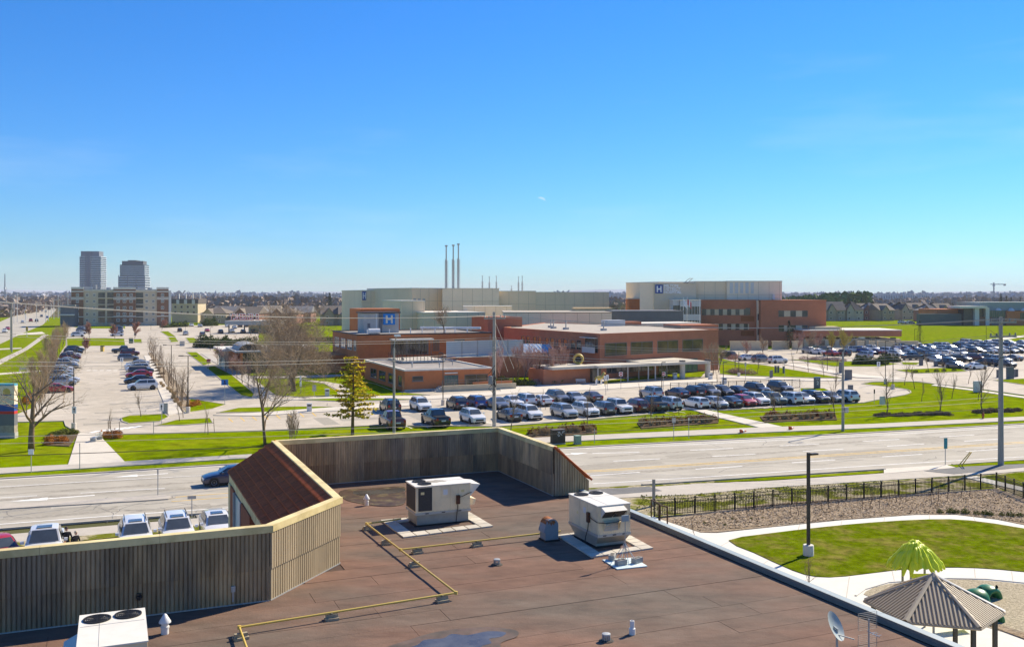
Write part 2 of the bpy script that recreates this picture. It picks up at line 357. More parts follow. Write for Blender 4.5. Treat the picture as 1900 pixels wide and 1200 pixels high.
# light concrete walks laid on the car park
slab('footpath', W(((267,660),(277.5,660),(338,766),(313,771),(300,738))), .10, M_conc)
slab('footpath', W(((372,656),(384,656),(455,692),(520,740),(504,741))), .09, M_walk)
slab('footpath', W(((457,699),(531,699),(640,696),(640,698.5),(535,702),(461,702.5))), .13, M_walk)
slab('footpath', W(((562,707),(605,709),(640,716),(660,733),(632,735),(622,722),(600,712))), .14, M_walk)
slab('footpath', W(((395,771),(480,766),(607,757),(700,750),(790,747),(790,751),(607,764),(480,772))), .10, M_conc)
slab('footpath', W(((500,742),(640,735.5),(800,735),(900,728),(1010,722),(1010,726),(900,735),(790,741.5),(640,739),(505,744))), .10, M_conc)
slab('footpath', W(((1462,674),(1535,686),(1600,696),(1680,702),(1660,704),(1590,701),(1530,690.5),(1452,676))), .13, M_conc)
slab('footpath', W(((1340,697),(1500,704),(1680,703.5),(1680,705.5),(1500,707),(1335,701))), .10, M_conc)
slab('footpath', W(((1735,713),(1800,721),(1900,735.5),(2000,748),(2000,752),(1900,738.5),(1800,724),(1728,715))), .04, M_conc)
slab('footpath', W(((925,716),(1078,708),(1130,713),(1330,704),(1330,709),(1130,722),(985,730),(930,728))), .09, M_conc)
bed = slab('planting_bed', W(((275,655),(281,655),(352,740),(350,762),(340,764),(300,700))), .13, M_mulch)
# left-hand street, its footways and verges
slab('side_street', W(((-330,700),(-60,640),(0,597),(45,577),(73,561.5),(90,556.5),(104,556.5),(108,560),(104,575),(80,602),(40,619),(0,638),(-120,720),(-300,800))), .0, M_road)
slab('footpath', W(((-60,697),(0,667),(45,646),(80,621),(90,621),(52,648),(0,676),(-60,708))), .05, M_walk)
slab('footpath', W(((-40,648),(0,646.5),(40,645),(40,647),(0,649),(-40,651))), .045, M_walk)
slab('footpath', W(((-40,695),(0,692.5),(84,686.5),(84,688.5),(0,695),(-40,699))), .05, M_conc)
slab('footpath', W(((28,619.5),(78,615.5),(84,619),(30,622))), .04, M_conc)
slab('footpath', W(((1790,638),(1840,629),(1900,622),(1900,625),(1845,633),(1800,640))), .05, M_conc)
kerb([P(*q) for q in ((-10,784),(120,781),(124,790),(143,801))], 0, .16, .07)
# ------------------------------------------------------------------ near side: verge, footway, playground
slab('near_verge', W(((1075,935),(1075,905),(1190,899),(1420,884),(1650,869),(1900,853),(2150,838),(2150,1000),(1900,935),(1849,906),(1640,920),(1213,959),(1165,948))), -.004, M_dry)
slab('footway', W(((1085,917),(1215,903),(1300,897),(1420,892.5),(1640,878),(1760,868),(1900,862),(2150,846),(2150,862),(1900,874),(1850,878),(1640,891),(1420,905),(1290,917),(1100,926))), .03, M_walk)
slab('verge_lawn', W(((1325,894.5),(1420,886),(1560,878.5),(1628,873.5),(1640,875.5),(1620,878.5),(1420,891))), .04, M_grass)
slab('verge_lawn', W(((1758,863),(1900,853.5),(2150,838),(2150,845),(1900,860),(1775,867))), .04, M_grass)
slab('bus_pad', W(((1640,870),(1755,862.5),(1775,868),(1640,879))), .05, M_conc)
slab('asphalt_patch', W(((1085,909),(1205,903),(1228,911),(1095,921))), .045, M_patch)
slab('asphalt_patch', W(((1715,874),(1790,866),(1900,861),(2100,851),(2100,857),(1900,867),(1770,880))), .05, M_patch)
slab('footpath', W(((1790,886),(1812,884),(1900,905),(2000,925),(2000,935),(1900,912))), .05, M_white_c)
slab('far_corner_lawn', W(((1815,884),(1900,876),(2100,864),(2100,940),(2000,922),(1900,903))), .01, M_grass2)
slab('mulch_bed', W(((1222,962),(1420,934.5),(1849,906),(1905,925),(2000,960),(2000,985),(1900,973),(1850,963),(1774,954),(1698,954),(1560,964),(1420,978),(1330,987),(1300,987),(1270,977))), .02, M_mulch)
slab('plaza', W(((1165,948),(1213,958),(1240,968),(1270,978),(1300,988),(1330,988.5),(1420,979),(1560,965),(1698,955),(1774,955),(1850,964),(1900,974),(2000,986),(2100,1000),(2100,1400),(1760,1400),(1760,1200),(1400,1060))), .012, M_white_c)
pl = smooth_poly(W(((1352,1003),(1420,991),(1530,978),(1622,969.5),(1723,964),(1800,966),(1900,981),(2050,1010),(2050,1080),(1900,1061),(1815,1054),(1740,1053),(1660,1058),(1570,1069),(1515,1070),(1470,1058),(1400,1026))), 2)
play_lawn = slab('playground_lawn', pl, .05, M_grass2)
slab('gravel_pit', smooth_poly(W(((1606,1098),(1650,1083),(1760,1075),(1830,1077),(1900,1084),(2050,1100),(2050,1240),(1900,1185),(1840,1166),(1780,1150),(1700,1130),(1615,1108))), 2), .03, M_pea)
slab('soil_edge', W(((1835,1152),(1900,1175),(2000,1210),(2000,1225),(1900,1186),(1838,1163))), .06, M_mulch)
kerb([P(*q) for q in ((1590,1106),(1606,1094),(1650,1081),(1760,1073.5),(1830,1075),(1900,1082),(2050,1098))], .12, 0, .06, M_white_c)
for x0, y0, x1, y1 in ((1205,971,1228,964),(1262,995,1290,985),(1320,1022,1352,1005),(1395,1060,1425,1040),(1470,1090,1505,1071),(1480,985,1484,973),(1560,975,1563,964),(1640,967,1642,957),(1725,964,1724,954),(1810,967,1805,957),(1570,1110,1576,1070),(1660,1080,1655,1058),(1810,1075,1808,1055),(1880,1081,1877,1060)):
    struct(MB().prism(ribbon([P(x0,y0), P(x1,y1)], .02, .02), .0, .0155).build('control_joint', M_walk))
# forecourt of the shop
slab('shop_forecourt', [UV(-60,20), UV(5,20), UV(5,44), UV(19,47), UV(19,63.3), UV(-60,63.3)], .0, M_patch)
slab('verge_lawn', [UV(-60,63.3), UV(19,63.3), UV(19,64.5), UV(-60,64.5)], .06, M_dry)
slab('footway', [UV(-60,64.5), UV(19,64.5), UV(21,66.5), UV(-60,67.4)], .04, M_walk)
# ================================================================== shop in the foreground
ROOF, TOP = 6.0, 8.2
M_sheet = mat('roof_membrane', (.178,.101,.068), .93, .26, 1.6, .4, 26, col2=(.135,.104,.078), c2scale=.16, c2lo=.42, c2hi=.62, rnd=.07, spec=.25, stretch=(.5,1.1,1))
M_seam = mat('membrane_seam', (.075,.045,.032), .9, .2, 2)
M_side = mat('weathered_siding', (.50,.345,.175), .8, .36, 1.4, .1, 10, col2=(.27,.205,.13), c2scale=.5, c2lo=.42, c2hi=.6, rnd=.30, stretch=(1.6,1.6,.35))
M_sided = mat('stained_siding', (.33,.225,.12), .8, .4, 1.6, .1, 10, rnd=.2, stretch=(1.6,1.6,.35))
M_side2 = mat('buff_siding', (.42,.33,.20), .8, .22, 1.6, .1, 10, col2=(.25,.195,.12), c2scale=.8, c2lo=.46, c2hi=.75, rnd=.1, stretch=(1.6,1.6,.35))
M_cap = mat('cream_flashing', (.80,.64,.30), .55, .12, 1.2, spec=.4, col2=(.60,.47,.2), c2scale=.8)
M_tile = mat('brown_metal_tile', (.50,.115,.035), .8, .22, 3, .15, 30, rnd=.09, spec=.12)
M_fl = mat('grey_flashing', (.34,.39,.38), .5, .12, 1, spec=.5)
M_fld = mat('dark_flashing', (.19,.19,.165), .6, .12, 1)
M_orange = mat('orange_brick', (.36,.12,.05), .9, .15, 4)
M_bwall = mat('buff_wall', (.42,.36,.28), .9, .1, 1)
M_galv = mat('galvanised', (.42,.42,.39), .5, .12, 2, metal=.3, spec=.5)
M_glass = mat('window_glass', (.035,.05,.055), .06, .3, .15, spec=.8)
M_wm = mat('white_metal', (.70,.68,.64), .4, .06, 2, spec=.5)
U0, V0 = 7.0, 30.0
store = thing('shop_building', 'low brown shop with ribbed siding parapet and maroon membrane roof in the foreground', 'building', UV(U0,V0), TH)
def S(u, v, z): return V((u-U0, v-V0, z))
UR = 19.66
body = [S(-30,8,0), S(UR-.02,8,0), S(UR-.02,38.2,0), S(18.3,46.4,0), S(5.3,46.4,0), S(5.3,32.4,0), S(3.5,30.0,0), S(-30,30.0,0)]
MB().prism([(p.x,p.y) for p in body], -.1, 5.9).build('outer_wall', M_bwall, store)
MB().prism([(S(u,v,0).x, S(u,v,0).y) for u, v in ((-30,8),(UR,8),(UR,38.2),(18.2,38.2),(18.2,44.8),(6.97,44.8),(6.97,31.4),(4.24,28.4),(-30,28.4))], 5.75, ROOF).build('roof_deck', M_seam, store)
rs = random.Random(11); v = 11.0; k = 0
while v < 44.7:                                      # lapped membrane sheets
    h = .98; v1 = min(v+h, 44.78)
    ul = -16.0 if v1 < 28.4 else (4.3+max(0, v-28.4) if v1 < 31.5 else 7.0)
    if 27.4 < v < 28.4: ul = -16
    ur = UR-.33 if v1 < 38.3 else 18.15
    u = ul; first = rs.uniform(2, 8)
    while u < ur:
        u1 = min(u+(first if u == ul else rs.uniform(7.5, 9.5)), ur)
        if ur-u1 < 1.5: u1 = ur
        o = MB().prism([(0,0),(u1-u-.012,0),(u1-u-.012,v1-v-.012),(0,v1-v-.012)], 0, .014+rs.uniform(0,.008)).build('roof_sheet', M_sheet, store, loc=S(u, v, ROOF))
        o.rotation_euler = (math.radians(rs.uniform(-.05,.05)), 0, 0)
        u = u1
    v += h
def ribbed(wd, hf, rib=.122, dep=.042, n=None):      # vertical ribbed sheet in local x, facing -y
    b = MB(); n = n or max(1, round(wd/rib)); r = wd/n; xs = []
    for i in range(n):
        for f, d in ((0,0),(.20,0),(.26,1),(.90,1),(.96,0)): xs.append(((i+f)*r, -dep*d))
    xs.append((wd, 0)); k = len(b.v)
    for x, y in xs: b.v += [(x, y, 0), (x, y, hf(x))]
    for i in range(len(xs)-1): b.f.append([2*i, 2*i+2, 2*i+3, 2*i+1]); b.m.append(0)
    return b
def siding(p, q, m, seedv, off=.0, tier=.95):
    p, q = V(p), V(q); L_ = (q-p).length; d = (q-p)/L_; ang = math.atan2(d.y, d.x); n = max(1, round(L_/1.42)); wd = L_/n
    up = ribbed(wd, lambda x: 2.2-tier-.0).mesh('siding_panel', m); lo = ribbed(wd, lambda x: tier+.04).mesh('siding_panel', m); lod = ribbed(wd, lambda x: tier+.04).mesh('siding_panel', M_sided)
    r_ = random.Random(seedv)
    for i in range(n):
        c = p+d*(i*wd)
        dz = r_.choice((0,0,0,0,.0,-.03))
        put('siding_panel', up, store, c-V((-d.y,d.x,0))*.035+V((0,0,ROOF+tier+dz)), ang)
        put('siding_panel', lod if (m is M_side and r_.random() < .42) else lo, store, c-V((-d.y,d.x,0))*.006+V((0,0,ROOF+.03)), ang)
CORN = [(-20,28.4),(4.24,28.4),(6.97,31.4),(6.97,44.8),(18.2,44.8),(18.2,38.2)]
# inner faces, seen from the roof (panel front = right-hand side of the run)
siding(S(-16,28.4,0), S(4.24,28.4,0), M_side, 1); siding(S(4.24,28.4,0), S(6.97,31.4,0), M_side2, 2)
siding(S(6.97,44.8,0), S(18.2,44.8,0), M_side, 3); siding(S(18.2,44.8,0), S(18.2,38.2,0), M_side, 4)
siding(S(6.97,31.4,0), S(6.97,44.8,0), M_side, 5)
# backing of the parapet and base angle
def wallbox(p, q, th, z0, z1, name, m):
    p, q = V((p[0]-U0,p[1]-V0,0)), V((q[0]-U0,q[1]-V0,0)); d = (q-p).normalized(); nr = V((-d.y,d.x,0))
    pl = [p, q, q+nr*th, p+nr*th]; return MB().prism([(a.x,a.y) for a in pl], z0, z1).build(name, m, store)
for i in range(5):
    wallbox(CORN[i], CORN[i+1], .12, ROOF-.2, TOP-.03, 'parapet_core', M_seam)
    p, q = V((*S(*CORN[i],0)[:2],0)), V((*S(*CORN[i+1],0)[:2],0)); d = (q-p).normalized(); nr = V((-d.y,d.x,0))
    pl = [p-nr*.06, q-nr*.06, q-nr*.035, p-nr*.035]; MB().prism([(a.x,a.y) for a in pl], ROOF+.015, ROOF+.05).build('base_angle', M_galv, store)
# triangular end of the mansard
g = ribbed(1.75, lambda x: 2.2-1.62*x/1.75-.02); g.build('siding_panel', M_side, store, loc=S(18.2,38.2,ROOF+.02))
MB().add([(0,.05,0),(1.75,.05,0),(1.75,.05,.55),(0,.05,2.15)], [(0,1,2,3)]).build('end_backing', M_seam, store, loc=S(18.2,38.2,ROOF))
# cream cap along the parapet, in lengths
cc = [V((*S(u,v,0)[:2],0)) for u, v in CORN]
for i in range(5):
    p, q = cc[i], cc[i+1]; d = (q-p).normalized(); nr = V((-d.y,d.x,0)); L_ = (q-p).length; n = max(1, round(L_/3.1))
    for j in range(n):
        a_ = p+d*(L_*j/n+.004); b_ = p+d*(L_*(j+1)/n-.004)
        if i < 4 and j == n-1: b_ = q+d*.1
        pl = [a_-nr*.07, b_-nr*.07, b_+nr*.17, a_+nr*.17]
        b = MB().prism([(t.x,t.y) for t in pl], TOP-.03+.002*(i%2), TOP+.035+.003*(i%2))
        pl = [a_-nr*.095, b_-nr*.095, b_-nr*.07, a_-nr*.07]; b.prism([(t.x,t.y) for t in pl], TOP-.17, TOP+.034+.003*(i%2)); b.build('cap_length', M_cap, store)
# mansard slopes outside the parapet
DO, DZ = 1.88, 1.6
nrm = []
for i in range(5):
    d = (cc[i+1]-cc[i]).normalized(); nrm.append(V((-d.y,d.x,0)))
oc = []
for i in range(6):
    if i == 0: oc.append(cc[0]+nrm[0]*DO)
    elif i == 5: oc.append(cc[5]+nrm[4]*DO)
    else:
        m_ = nrm[i-1]+nrm[i]; oc.append(cc[i]+m_*(DO/(m_.length_squared/2)))
for i in (0,1,3,4):
    b = MB(); a0, a1, b0, b1 = cc[i]+nrm[i]*.17, cc[i+1]+nrm[i]*.17, oc[i], oc[i+1]
    b.add([a0+V((0,0,TOP)), a1+V((0,0,TOP)), b1+V((0,0,TOP-DZ)), b0+V((0,0,TOP-DZ))], [(3,2,1,0)]); b.build('mansard_slope', M_tile, store)
# the slope one sees: seven lapped courses of metal tile
i = 2; r_ = random.Random(5); NR = 7
p0, p1 = cc[2]+nrm[2]*.16, cc[3]+nrm[2]*.16; q0, q1 = oc[2], oc[3]
tm = {}
for r in range(NR):
    f0, f1 = r/NR, (r+1)/NR
    def pt(f, s): 
        a_ = p0.lerp(q0, f); b_ = p1.lerp(q1, f); c = a_.lerp(b_, s); return V((c.x, c.y, TOP-.02-DZ*f))
    n = 11
    for j in range(n):
        s0, s1 = (j+.5*(r%2)-.5*(r%2))/n, (j+1)/n-.003
        b = MB(); up = V((0,0,1))*.075+V((-1,0,0))*.05
        a_, b_, c, d = pt(f0,s0), pt(f0,s1), pt(f1+.012,s1)+up, pt(f1+.012,s0)+up
        m = 10                                       # fine ribs down the tile
        vs = []
        for t in range(m*2+1):
            e = t/(m*2); lift = V((0,0,.012 if t%2 else 0)); vs += [a_.lerp(b_,e)+lift, d.lerp(c,e)+lift]
        k0 = len(vs); vs += [c-V((0,0,.05)), d-V((0,0,.05))]
        fs = [(2*t, 2*t+1, 2*t+3, 2*t+2) for t in range(m*2)]+[(1, k0+1, k0, 4*m+1)]
        b.add(vs, fs).build('roof_tile', M_tile, store)
MB().add([p0+V((0,0,TOP-.08)), p1+V((0,0,TOP-.08)), q1+V((0,0,TOP-DZ-.06)), q0+V((0,0,TOP-DZ-.06))], [(3,2,1,0)]).build('tile_underlay', M_seam, store)
hip = MB().tube([cc[3]+V((0,0,TOP+.02)), oc[3]+V((0,0,TOP-DZ+.03))], .06, 5); hip.build('hip_cap', M_tile, store)
hip = MB().tube([cc[5]+V((.0,-.06,TOP+.02)), oc[5]+V((0,-.06,TOP-DZ+.02))], .055, 5); hip.build('verge_cap', M_tile, store)
# fascia, soffit and shopfront under that slope
for a_, b_, nn in ((oc[2],oc[3],nrm[2]), (oc[3],oc[4],nrm[3]), (oc[0],oc[1],nrm[0]), (oc[1],oc[2],nrm[1])):
    pl = [a_, b_, b_-nn*.1, a_-nn*.1]; MB().prism([(t.x,t.y) for t in pl], TOP-DZ-.5, TOP-DZ-.06).build('fascia', M_cap, store)
# shopfront wall below the slope seen from the roof
fx = 5.3-U0-.28
for y0, y1, m, nm in ((45.6,46.35,M_cap,'corner_pier'), (44.2,45.6,M_orange,'brick_panel'), (38.8,41.6,M_orange,'brick_panel'), (33,35,M_orange,'brick_panel')):
    MB().box(fx, fx+.27, y0-V0, y1-V0, 0, 6.15).build(nm, m, store)
gw = MB().box(fx+.06, fx+.12, 41.7-V0, 44.1-V0, .4, 6.0).build('shop_window', mat('sign_panel', (.62,.66,.58), .4, .25, .8, col2=(.35,.5,.38), c2scale=.8), store)
MB().box(fx-.04, fx+.2, 41.6-V0, 41.75-V0, 0, 6.1).box(fx-.04, fx+.2, 44.05-V0, 44.2-V0, 0, 6.1).build('frame', M_galv, gw)
# edge flashing on the right-hand side
x0 = UR-U0-.33; n = 10
for j in range(n):
    ya, yb = 8-V0+(30.2)*j/n+.004, 8-V0+30.2*(j+1)/n-.004
    b = MB().box(x0+.10, x0+.36, ya, yb, ROOF, ROOF+.20).box(x0+.075, x0+.10, ya, yb, ROOF+.02, ROOF+.205); b.m = [0]*6+[1]*6  # roof-side face is darker: its shade is put into the colour
    b.build('edge_flashing', [M_fl, M_fld], store)
MB().box(x0+.05, x0+.07, 8-V0, 38-V0, ROOF+.02, ROOF+.10).build('flashing_skirt', M_fld, store)
# wall fittings
fl = MB().box(-.06,.06,-.12,-.03,0,.14); fl.lathe([(.05,0),(.07,.05),(.09,.14)], (0,-.18,.02), 10, axis='y'); fl.build('wall_floodlight', mat('black_metal',(.02,.02,.02),.4,.1), store, loc=S(tsolve(UV(0,28.4), B, 258),28.4,ROOF+.55))
jb = MB().box(-.06,.06,-.11,-.03,0,.16).box(-.035,.035,-.13,-.11,.05,.11).box(-.02,.02,-.06,-.03,-.3,0); jb.build('junction_box', M_galv, store, loc=S(tsolve(UV(0,28.4), B, 432),28.4,ROOF+.42))
# ================================================================== rooftop plant
M_rtu = mat('beige_cabinet', (.85,.68,.42), .5, .06, 1, spec=.4, col2=(.72,.58,.37), c2scale=1.2)
M_rtut = mat('cabinet_lid', (.74,.69,.58), .5, .08, 1.5, spec=.4)
M_stain = mat('dirt_stain', (.36,.32,.25), .7, .25, 3)
M_coil = mat('coil_mesh', (.055,.05,.045), .7, .25, 20)
M_curb = mat('grey_curb', (.34,.33,.28), .55, .18, 1.5, spec=.4, metal=.2)
M_black = mat('black_rubber', (.018,.017,.016), .6, .2, 4)
M_brown = mat('rusty_box', (.10,.040,.02), .7, .3, 6)
M_slab = mat('paving_slab', (.52,.47,.38), .9, .14, 1.2, .15, 20, rnd=.09)
M_fan = mat('fan_blade', (.16,.165,.16), .4, .2, 3, metal=.5)
M_pad = mat('pad_gap', (.07,.06,.05), .9, .2, 2)
def fan(parent, x, y, z, r, phase):
    g = MB().lathe([(r,0),(r,.03),(r-.03,.03),(r-.03,.0)], (0,0,0), 28, capb=False, capt=False)
    for rr in [r*.15+(r*.85-.03)*i/6 for i in range(7)]: g.lathe([(rr+.007,.02),(rr+.007,.032),(rr-.007,.032),(rr-.007,.02)], (0,0,0), 24, capb=False, capt=False)
    for i in range(8):
        an = i*math.pi/4; g.obox((math.cos(an)*r/2, math.sin(an)*r/2, .026), (math.cos(an)*r/2, math.sin(an)*r/2, 0), (-math.sin(an)*.006, math.cos(an)*.006, 0), (0,0,.006))
    f = MB().lathe([(r-.01,-.22),(r-.01,.004)], (0,0,0), 24, capt=False).build('fan', M_coil, parent, loc=(x,y,z))
    g.build('guard', M_black, f)
    bl = MB().lathe([(.07,-.15),(.07,-.05)], (0,0,0), 10)
    for i in range(4):
        an = phase+i*math.pi/2; c, s = math.cos(an), math.sin(an)
        bl.add([(c*.06-s*.02, s*.06+c*.02, -.07), (c*(r-.06)-s*.14, s*(r-.06)+c*.14, -.05), (c*(r-.05)+s*.10, s*(r-.05)-c*.10, -.13), (c*.06+s*.05, s*.06-c*.05, -.12)], [(0,1,2,3)])
    bl.build('blades', M_fan, f)
def rtu(label, u, v, lx, ly, ends, hood, coil, taper=False, pad=None, zc=.5, H=1.05):
    t = thing('rooftop_unit', label, 'rooftop unit', UV(u,v,ROOF+.02), TH, 'rooftop air units')
    if taper:
        e = .28; b = MB(); lo = [(.08,e),(lx-.08,e),(lx-.08,ly-e),(.08,ly-e)]; hi = [(0,0),(lx,0),(lx,ly),(0,ly)]
        for z, ring in ((.0,lo),(.14,lo),(zc-.07,hi),(zc,hi)): b.v += [(x,y,z) for x, y in ring]
        for s in range(3):
            for i in range(4): b.f.append([s*4+i, s*4+(i+1)%4, s*4+4+(i+1)%4, s*4+4+i]); b.m.append(0)
        b.build('curb', M_curb, t); MB().box(.02,lx-.02,e-.08,ly-e+.08,-.005,.05).build('curb_base', M_black, t)
    else:
        MB().box(.06,lx-.06,.06,ly-.06,.0,zc-.06).build('curb', M_curb, t); MB().box(-.02,lx+.02,-.02,ly+.02,-.005,.04).build('curb_base', M_black, t)
    MB().box(-.02,lx+.02,-.02,ly+.02,zc-.07,zc+.02).build('base_rail', M_galv, t)
    bl = MB()
    for (x, y) in ((lx*.2,-.022),(lx*.5,-.022),(lx*.8,-.022)): bl.box(x-.07,x+.07,y-.004,y,zc-.04,zc-.005)
    bl.build('fork_slot', M_black, t)
    z1 = zc+H; c = MB().box(.0,lx,0,ly,zc+.02,z1-.03)
    c.build('cabinet', M_rtu, t)
    MB().box(-.02,lx+.02,-.02,ly+.02,z1-.03,z1).build('lid', M_rtut, t)
    # panel joints as proud access panels
    for i, (f, a0, a1, b0, b1) in enumerate(coil['panels']):
        m = M_coil if f.endswith('c') else M_rtu; f = f[0]; b = MB(); d = .012
        if f == 'f': b.box(a0,a1,-d,0.001,zc+b0,zc+b1)
        elif f == 'l': b.box(-d,.001,a0,a1,zc+b0,zc+b1)
        elif f == 'r': b.box(lx-.001,lx+d,a0,a1,zc+b0,zc+b1)
        b.build('coil_grille' if m is M_coil else 'access_panel', m, t)
    for x, y, r, ph in ends: fan(t, x, y, z1, r, ph)
    if coil.get('stain'):
        sx, sy = coil['stain']; rr_ = random.Random(3)
        MB().sheet([(sx+math.cos(k*.42)*(.42+rr_.uniform(-.14,.14)), sy+math.sin(k*.42)*(.26+rr_.uniform(-.1,.1))) for k in range(15)], z1+.003).build('dirt_stain', M_stain, t)
    return t, z1
t1, z1 = rtu('beige rooftop unit with dark coil end nearest the rear parapet', 10.83, 35.2, 2.25, 1.3, ((.42,.95,.27,.3),(.48,.40,.27,1.)), None,
    dict(panels=[('lc',.05,1.25,.08,.98),('fc',.10,.66,.08,.98),('f',.76,1.38,.06,.55),('f',.76,1.02,.57,.98),('f',1.05,1.38,.57,.98),('f',1.42,1.72,.06,.98),('f',1.76,2.2,.45,.95),('f',1.76,2.2,.06,.42)], stain=(1.05,.75)))
h = MB(); y0, y1 = .12, 1.15
h.add([(2.25,y0,z1-.05),(2.72,y0,z1-.12),(2.25,y0,z1-.62),(2.25,y1,z1-.05),(2.72,y1,z1-.12),(2.25,y1,z1-.62)], [(0,2,1),(3,4,5),(0,1,4,3),(1,2,5,4)]).build('intake_hood', M_rtut, t1)
h = MB(); h.add([(2.25,.2,z1-.62),(2.58,.2,z1-.72),(2.5,.2,.62),(2.25,.2,.62),(2.25,1.0,z1-.62),(2.58,1.0,z1-.72),(2.5,1.0,.62),(2.25,1.0,.62)], [(3,2,1,0),(0,1,5,4),(4,5,6,7),(1,2,6,5)]).build('relief_hood', M_rtu, t1)
def disconnect(t, x, y, z, path, rx=0.):
    b = MB().box(x-.07,x+.07,y-.10,y,z-.22,z+.12).box(x-.02,x+.02,y-.13,y-.10,z-.05,z+.02); o = b.build('disconnect_switch', M_brown, t)
    MB().tube(path, .014, 6).build('conduit', M_black, o)
disconnect(t1, 1.72, -.012, .98, [(1.75,-.06,1.02),(1.9,-.06,1.04),(2.1,-.05,1.12),(2.2,-.04,1.15),(2.3,-.03,1.16)])
MB().tube([(1.7,-.08,.78),(1.7,-.07,.6),(1.66,-.06,.3),(1.62,-.1,.08)], .016, 6).build('flexible_conduit', M_black, t1)
t2, z2 = rtu('beige rooftop unit with two hoods beside the guyed antenna mast', 15.77, 29.5, 1.31, 2.3, ((.33,1.92,.27,.7),(.97,1.96,.27,.2)), None,
    dict(panels=[('l',.06,.75,.06,.98),('l',.8,1.35,.06,.98),('l',1.4,2.2,.06,.98),('f',.05,.62,.02,.98),('f',.66,1.26,.02,.4)]), taper=True)
h = MB(); h.add([(.12,0,z2-.04),(1.02,0,z2-.04),(1.02,-.33,z2-.16),(.12,-.33,z2-.16),(.12,0,z2-.45),(1.02,0,z2-.45)], [(0,3,2,1),(0,4,3),(1,2,5)]).build('intake_hood', M_rtut, t2)
g2 = MB()
for i in range(2):
    xa, xb = .15+i*.44, .15+i*.44+.4; g2.add([(xa,-.31,z2-.17),(xb,-.31,z2-.17),(xb,-.02,z2-.44),(xa,-.02,z2-.44)], [(0,3,2,1)])
g2.build('filter', M_coil, t2)
h = MB(); h.add([(.2,0,1.02),(.85,0,1.02),(.78,-.26,.98),(.2,-.26,.92),(.2,0,.62),(.85,0,.62)], [(0,3,2,1),(0,4,3),(1,2,5)]).build('relief_hood', M_rtu, t2)
dm = MB()
for i in range(4): dm.box(.24,.80,-.03,-.015,.64+i*.085,.64+i*.085+.07)
dm.box(.50,.53,-.04,-.01,.62,.98).build('damper', M_galv, t2)
MB().box(-.11,0,.55,.69,.85,1.2).build('disconnect_switch', M_brown, t2)
MB().tube([(-.07,.6,1.1),(-.08,.3,1.03),(-.05,-.05,.98),(.2,-.2,.96),(.6,-.3,1.0),(1.0,-.2,1.07),(1.31,-.04,1.2)], .014, 6).build('conduit', M_black, t2)
MB().tube([(-.06,.6,.86),(-.08,.62,.6),(-.1,.75,.3),(-.05,.9,.08)], .016, 6).build('flexible_conduit', M_black, t2)
MB().box(1.0,1.16,-.018,-.01,1.2,1.36).build('rating_plate', M_fld, t2)
t3, z3 = rtu('beige rooftop unit with two fans cut off at the bottom left', -.70, 21.8, 1.38, 2.3, ((.36,1.86,.30,.5),(1.02,1.92,.30,1.1)), None, dict(panels=[('r',.1,.7,.06,.98),('r',.75,2.2,.06,.98)]))
h = MB(); h.add([(0,.5,z3-.2),(0,1.7,z3-.2),(-.32,1.7,z3-.36),(-.32,.5,z3-.36),(0,.5,z3-.8),(0,1.7,z3-.8)], [(0,1,2,3),(0,3,4),(1,5,2)]).build('intake_hood', M_rtut, t3)
for tt_, lx_ in ((t1, 2.25), (t2, 1.31)):
    sc2 = MB()
    for i in range(int(lx_/.16)): sc2.lathe([(.012,0),(.012,.006)], (.06+i*.16,-.021,.5+1.0), 6, axis='y').lathe([(.012,0),(.012,.006)], (.06+i*.16,-.021,.5+.05), 6, axis='y')
    sc2.build('screws', M_galv, tt_)
MB().box(.20,.34,-.0155,-.012,1.22,1.32).build('warning_label', M_cap, t1); MB().box(1.12,1.30,-.0155,-.012,1.15,1.36).build('data_label', M_wm, t1); MB().box(1.86,2.0,-.0155,-.012,1.2,1.3).build('warning_label', M_cap, t1)
MB().box(-.0155,-.012,.9,1.1,1.1,1.3).build('data_label', M_wm, t2); MB().box(-.0155,-.012,1.5,1.62,.95,1.05).build('warning_label', M_cap, t2)
for tt_, lx_, ly_ in ((t1,2.25,1.3),(t2,1.31,2.3),(t3,1.38,2.3)): MB().box(lx_*.30,lx_*.305,.02,ly_-.02,1.55,1.556).box(.02,lx_-.02,ly_*.62,ly_*.625,1.55,1.556).build('lid_joint', M_galv, tt_)
# paving-slab surrounds
def surround(label, px, n1, n2, hole):
    c = [P(x, y, ROOF+.02) for x, y in px]            # left, near, right, far
    t = thing('slab_surround', label, 'paving', c[1])
    for i in range(n1):
        for j in range(n2):
            f0, f1, g0, g1 = i/n1, (i+1)/n1, j/n2, (j+1)/n2
            if hole[0] < (f0+f1)/2 < hole[1] and hole[2] < (g0+g1)/2 < hole[3]: continue
            q = lambda f, g: c[1].lerp(c[2], f).lerp(c[0].lerp(c[3], f), g)-c[1]
            e = .006; pl = [q(f0+e,g0+e), q(f1-e,g0+e), q(f1-e,g1-e), q(f0+e,g1-e)]
            MB().prism([(p.x,p.y) for p in pl], 0, .05).build('slab', M_slab, t)
surround('pale paving slabs around the rooftop unit with dark coil', ((705,966),(748,998.5),(916,977),(872,951)), 7, 5, (.13,.86,.2,.8))
surround('pale paving slabs around the rooftop unit beside the antenna mast', ((1032,994),(1097,1035),(1213,1018),(1142,979)), 5, 7, (.2,.8,.14,.86))
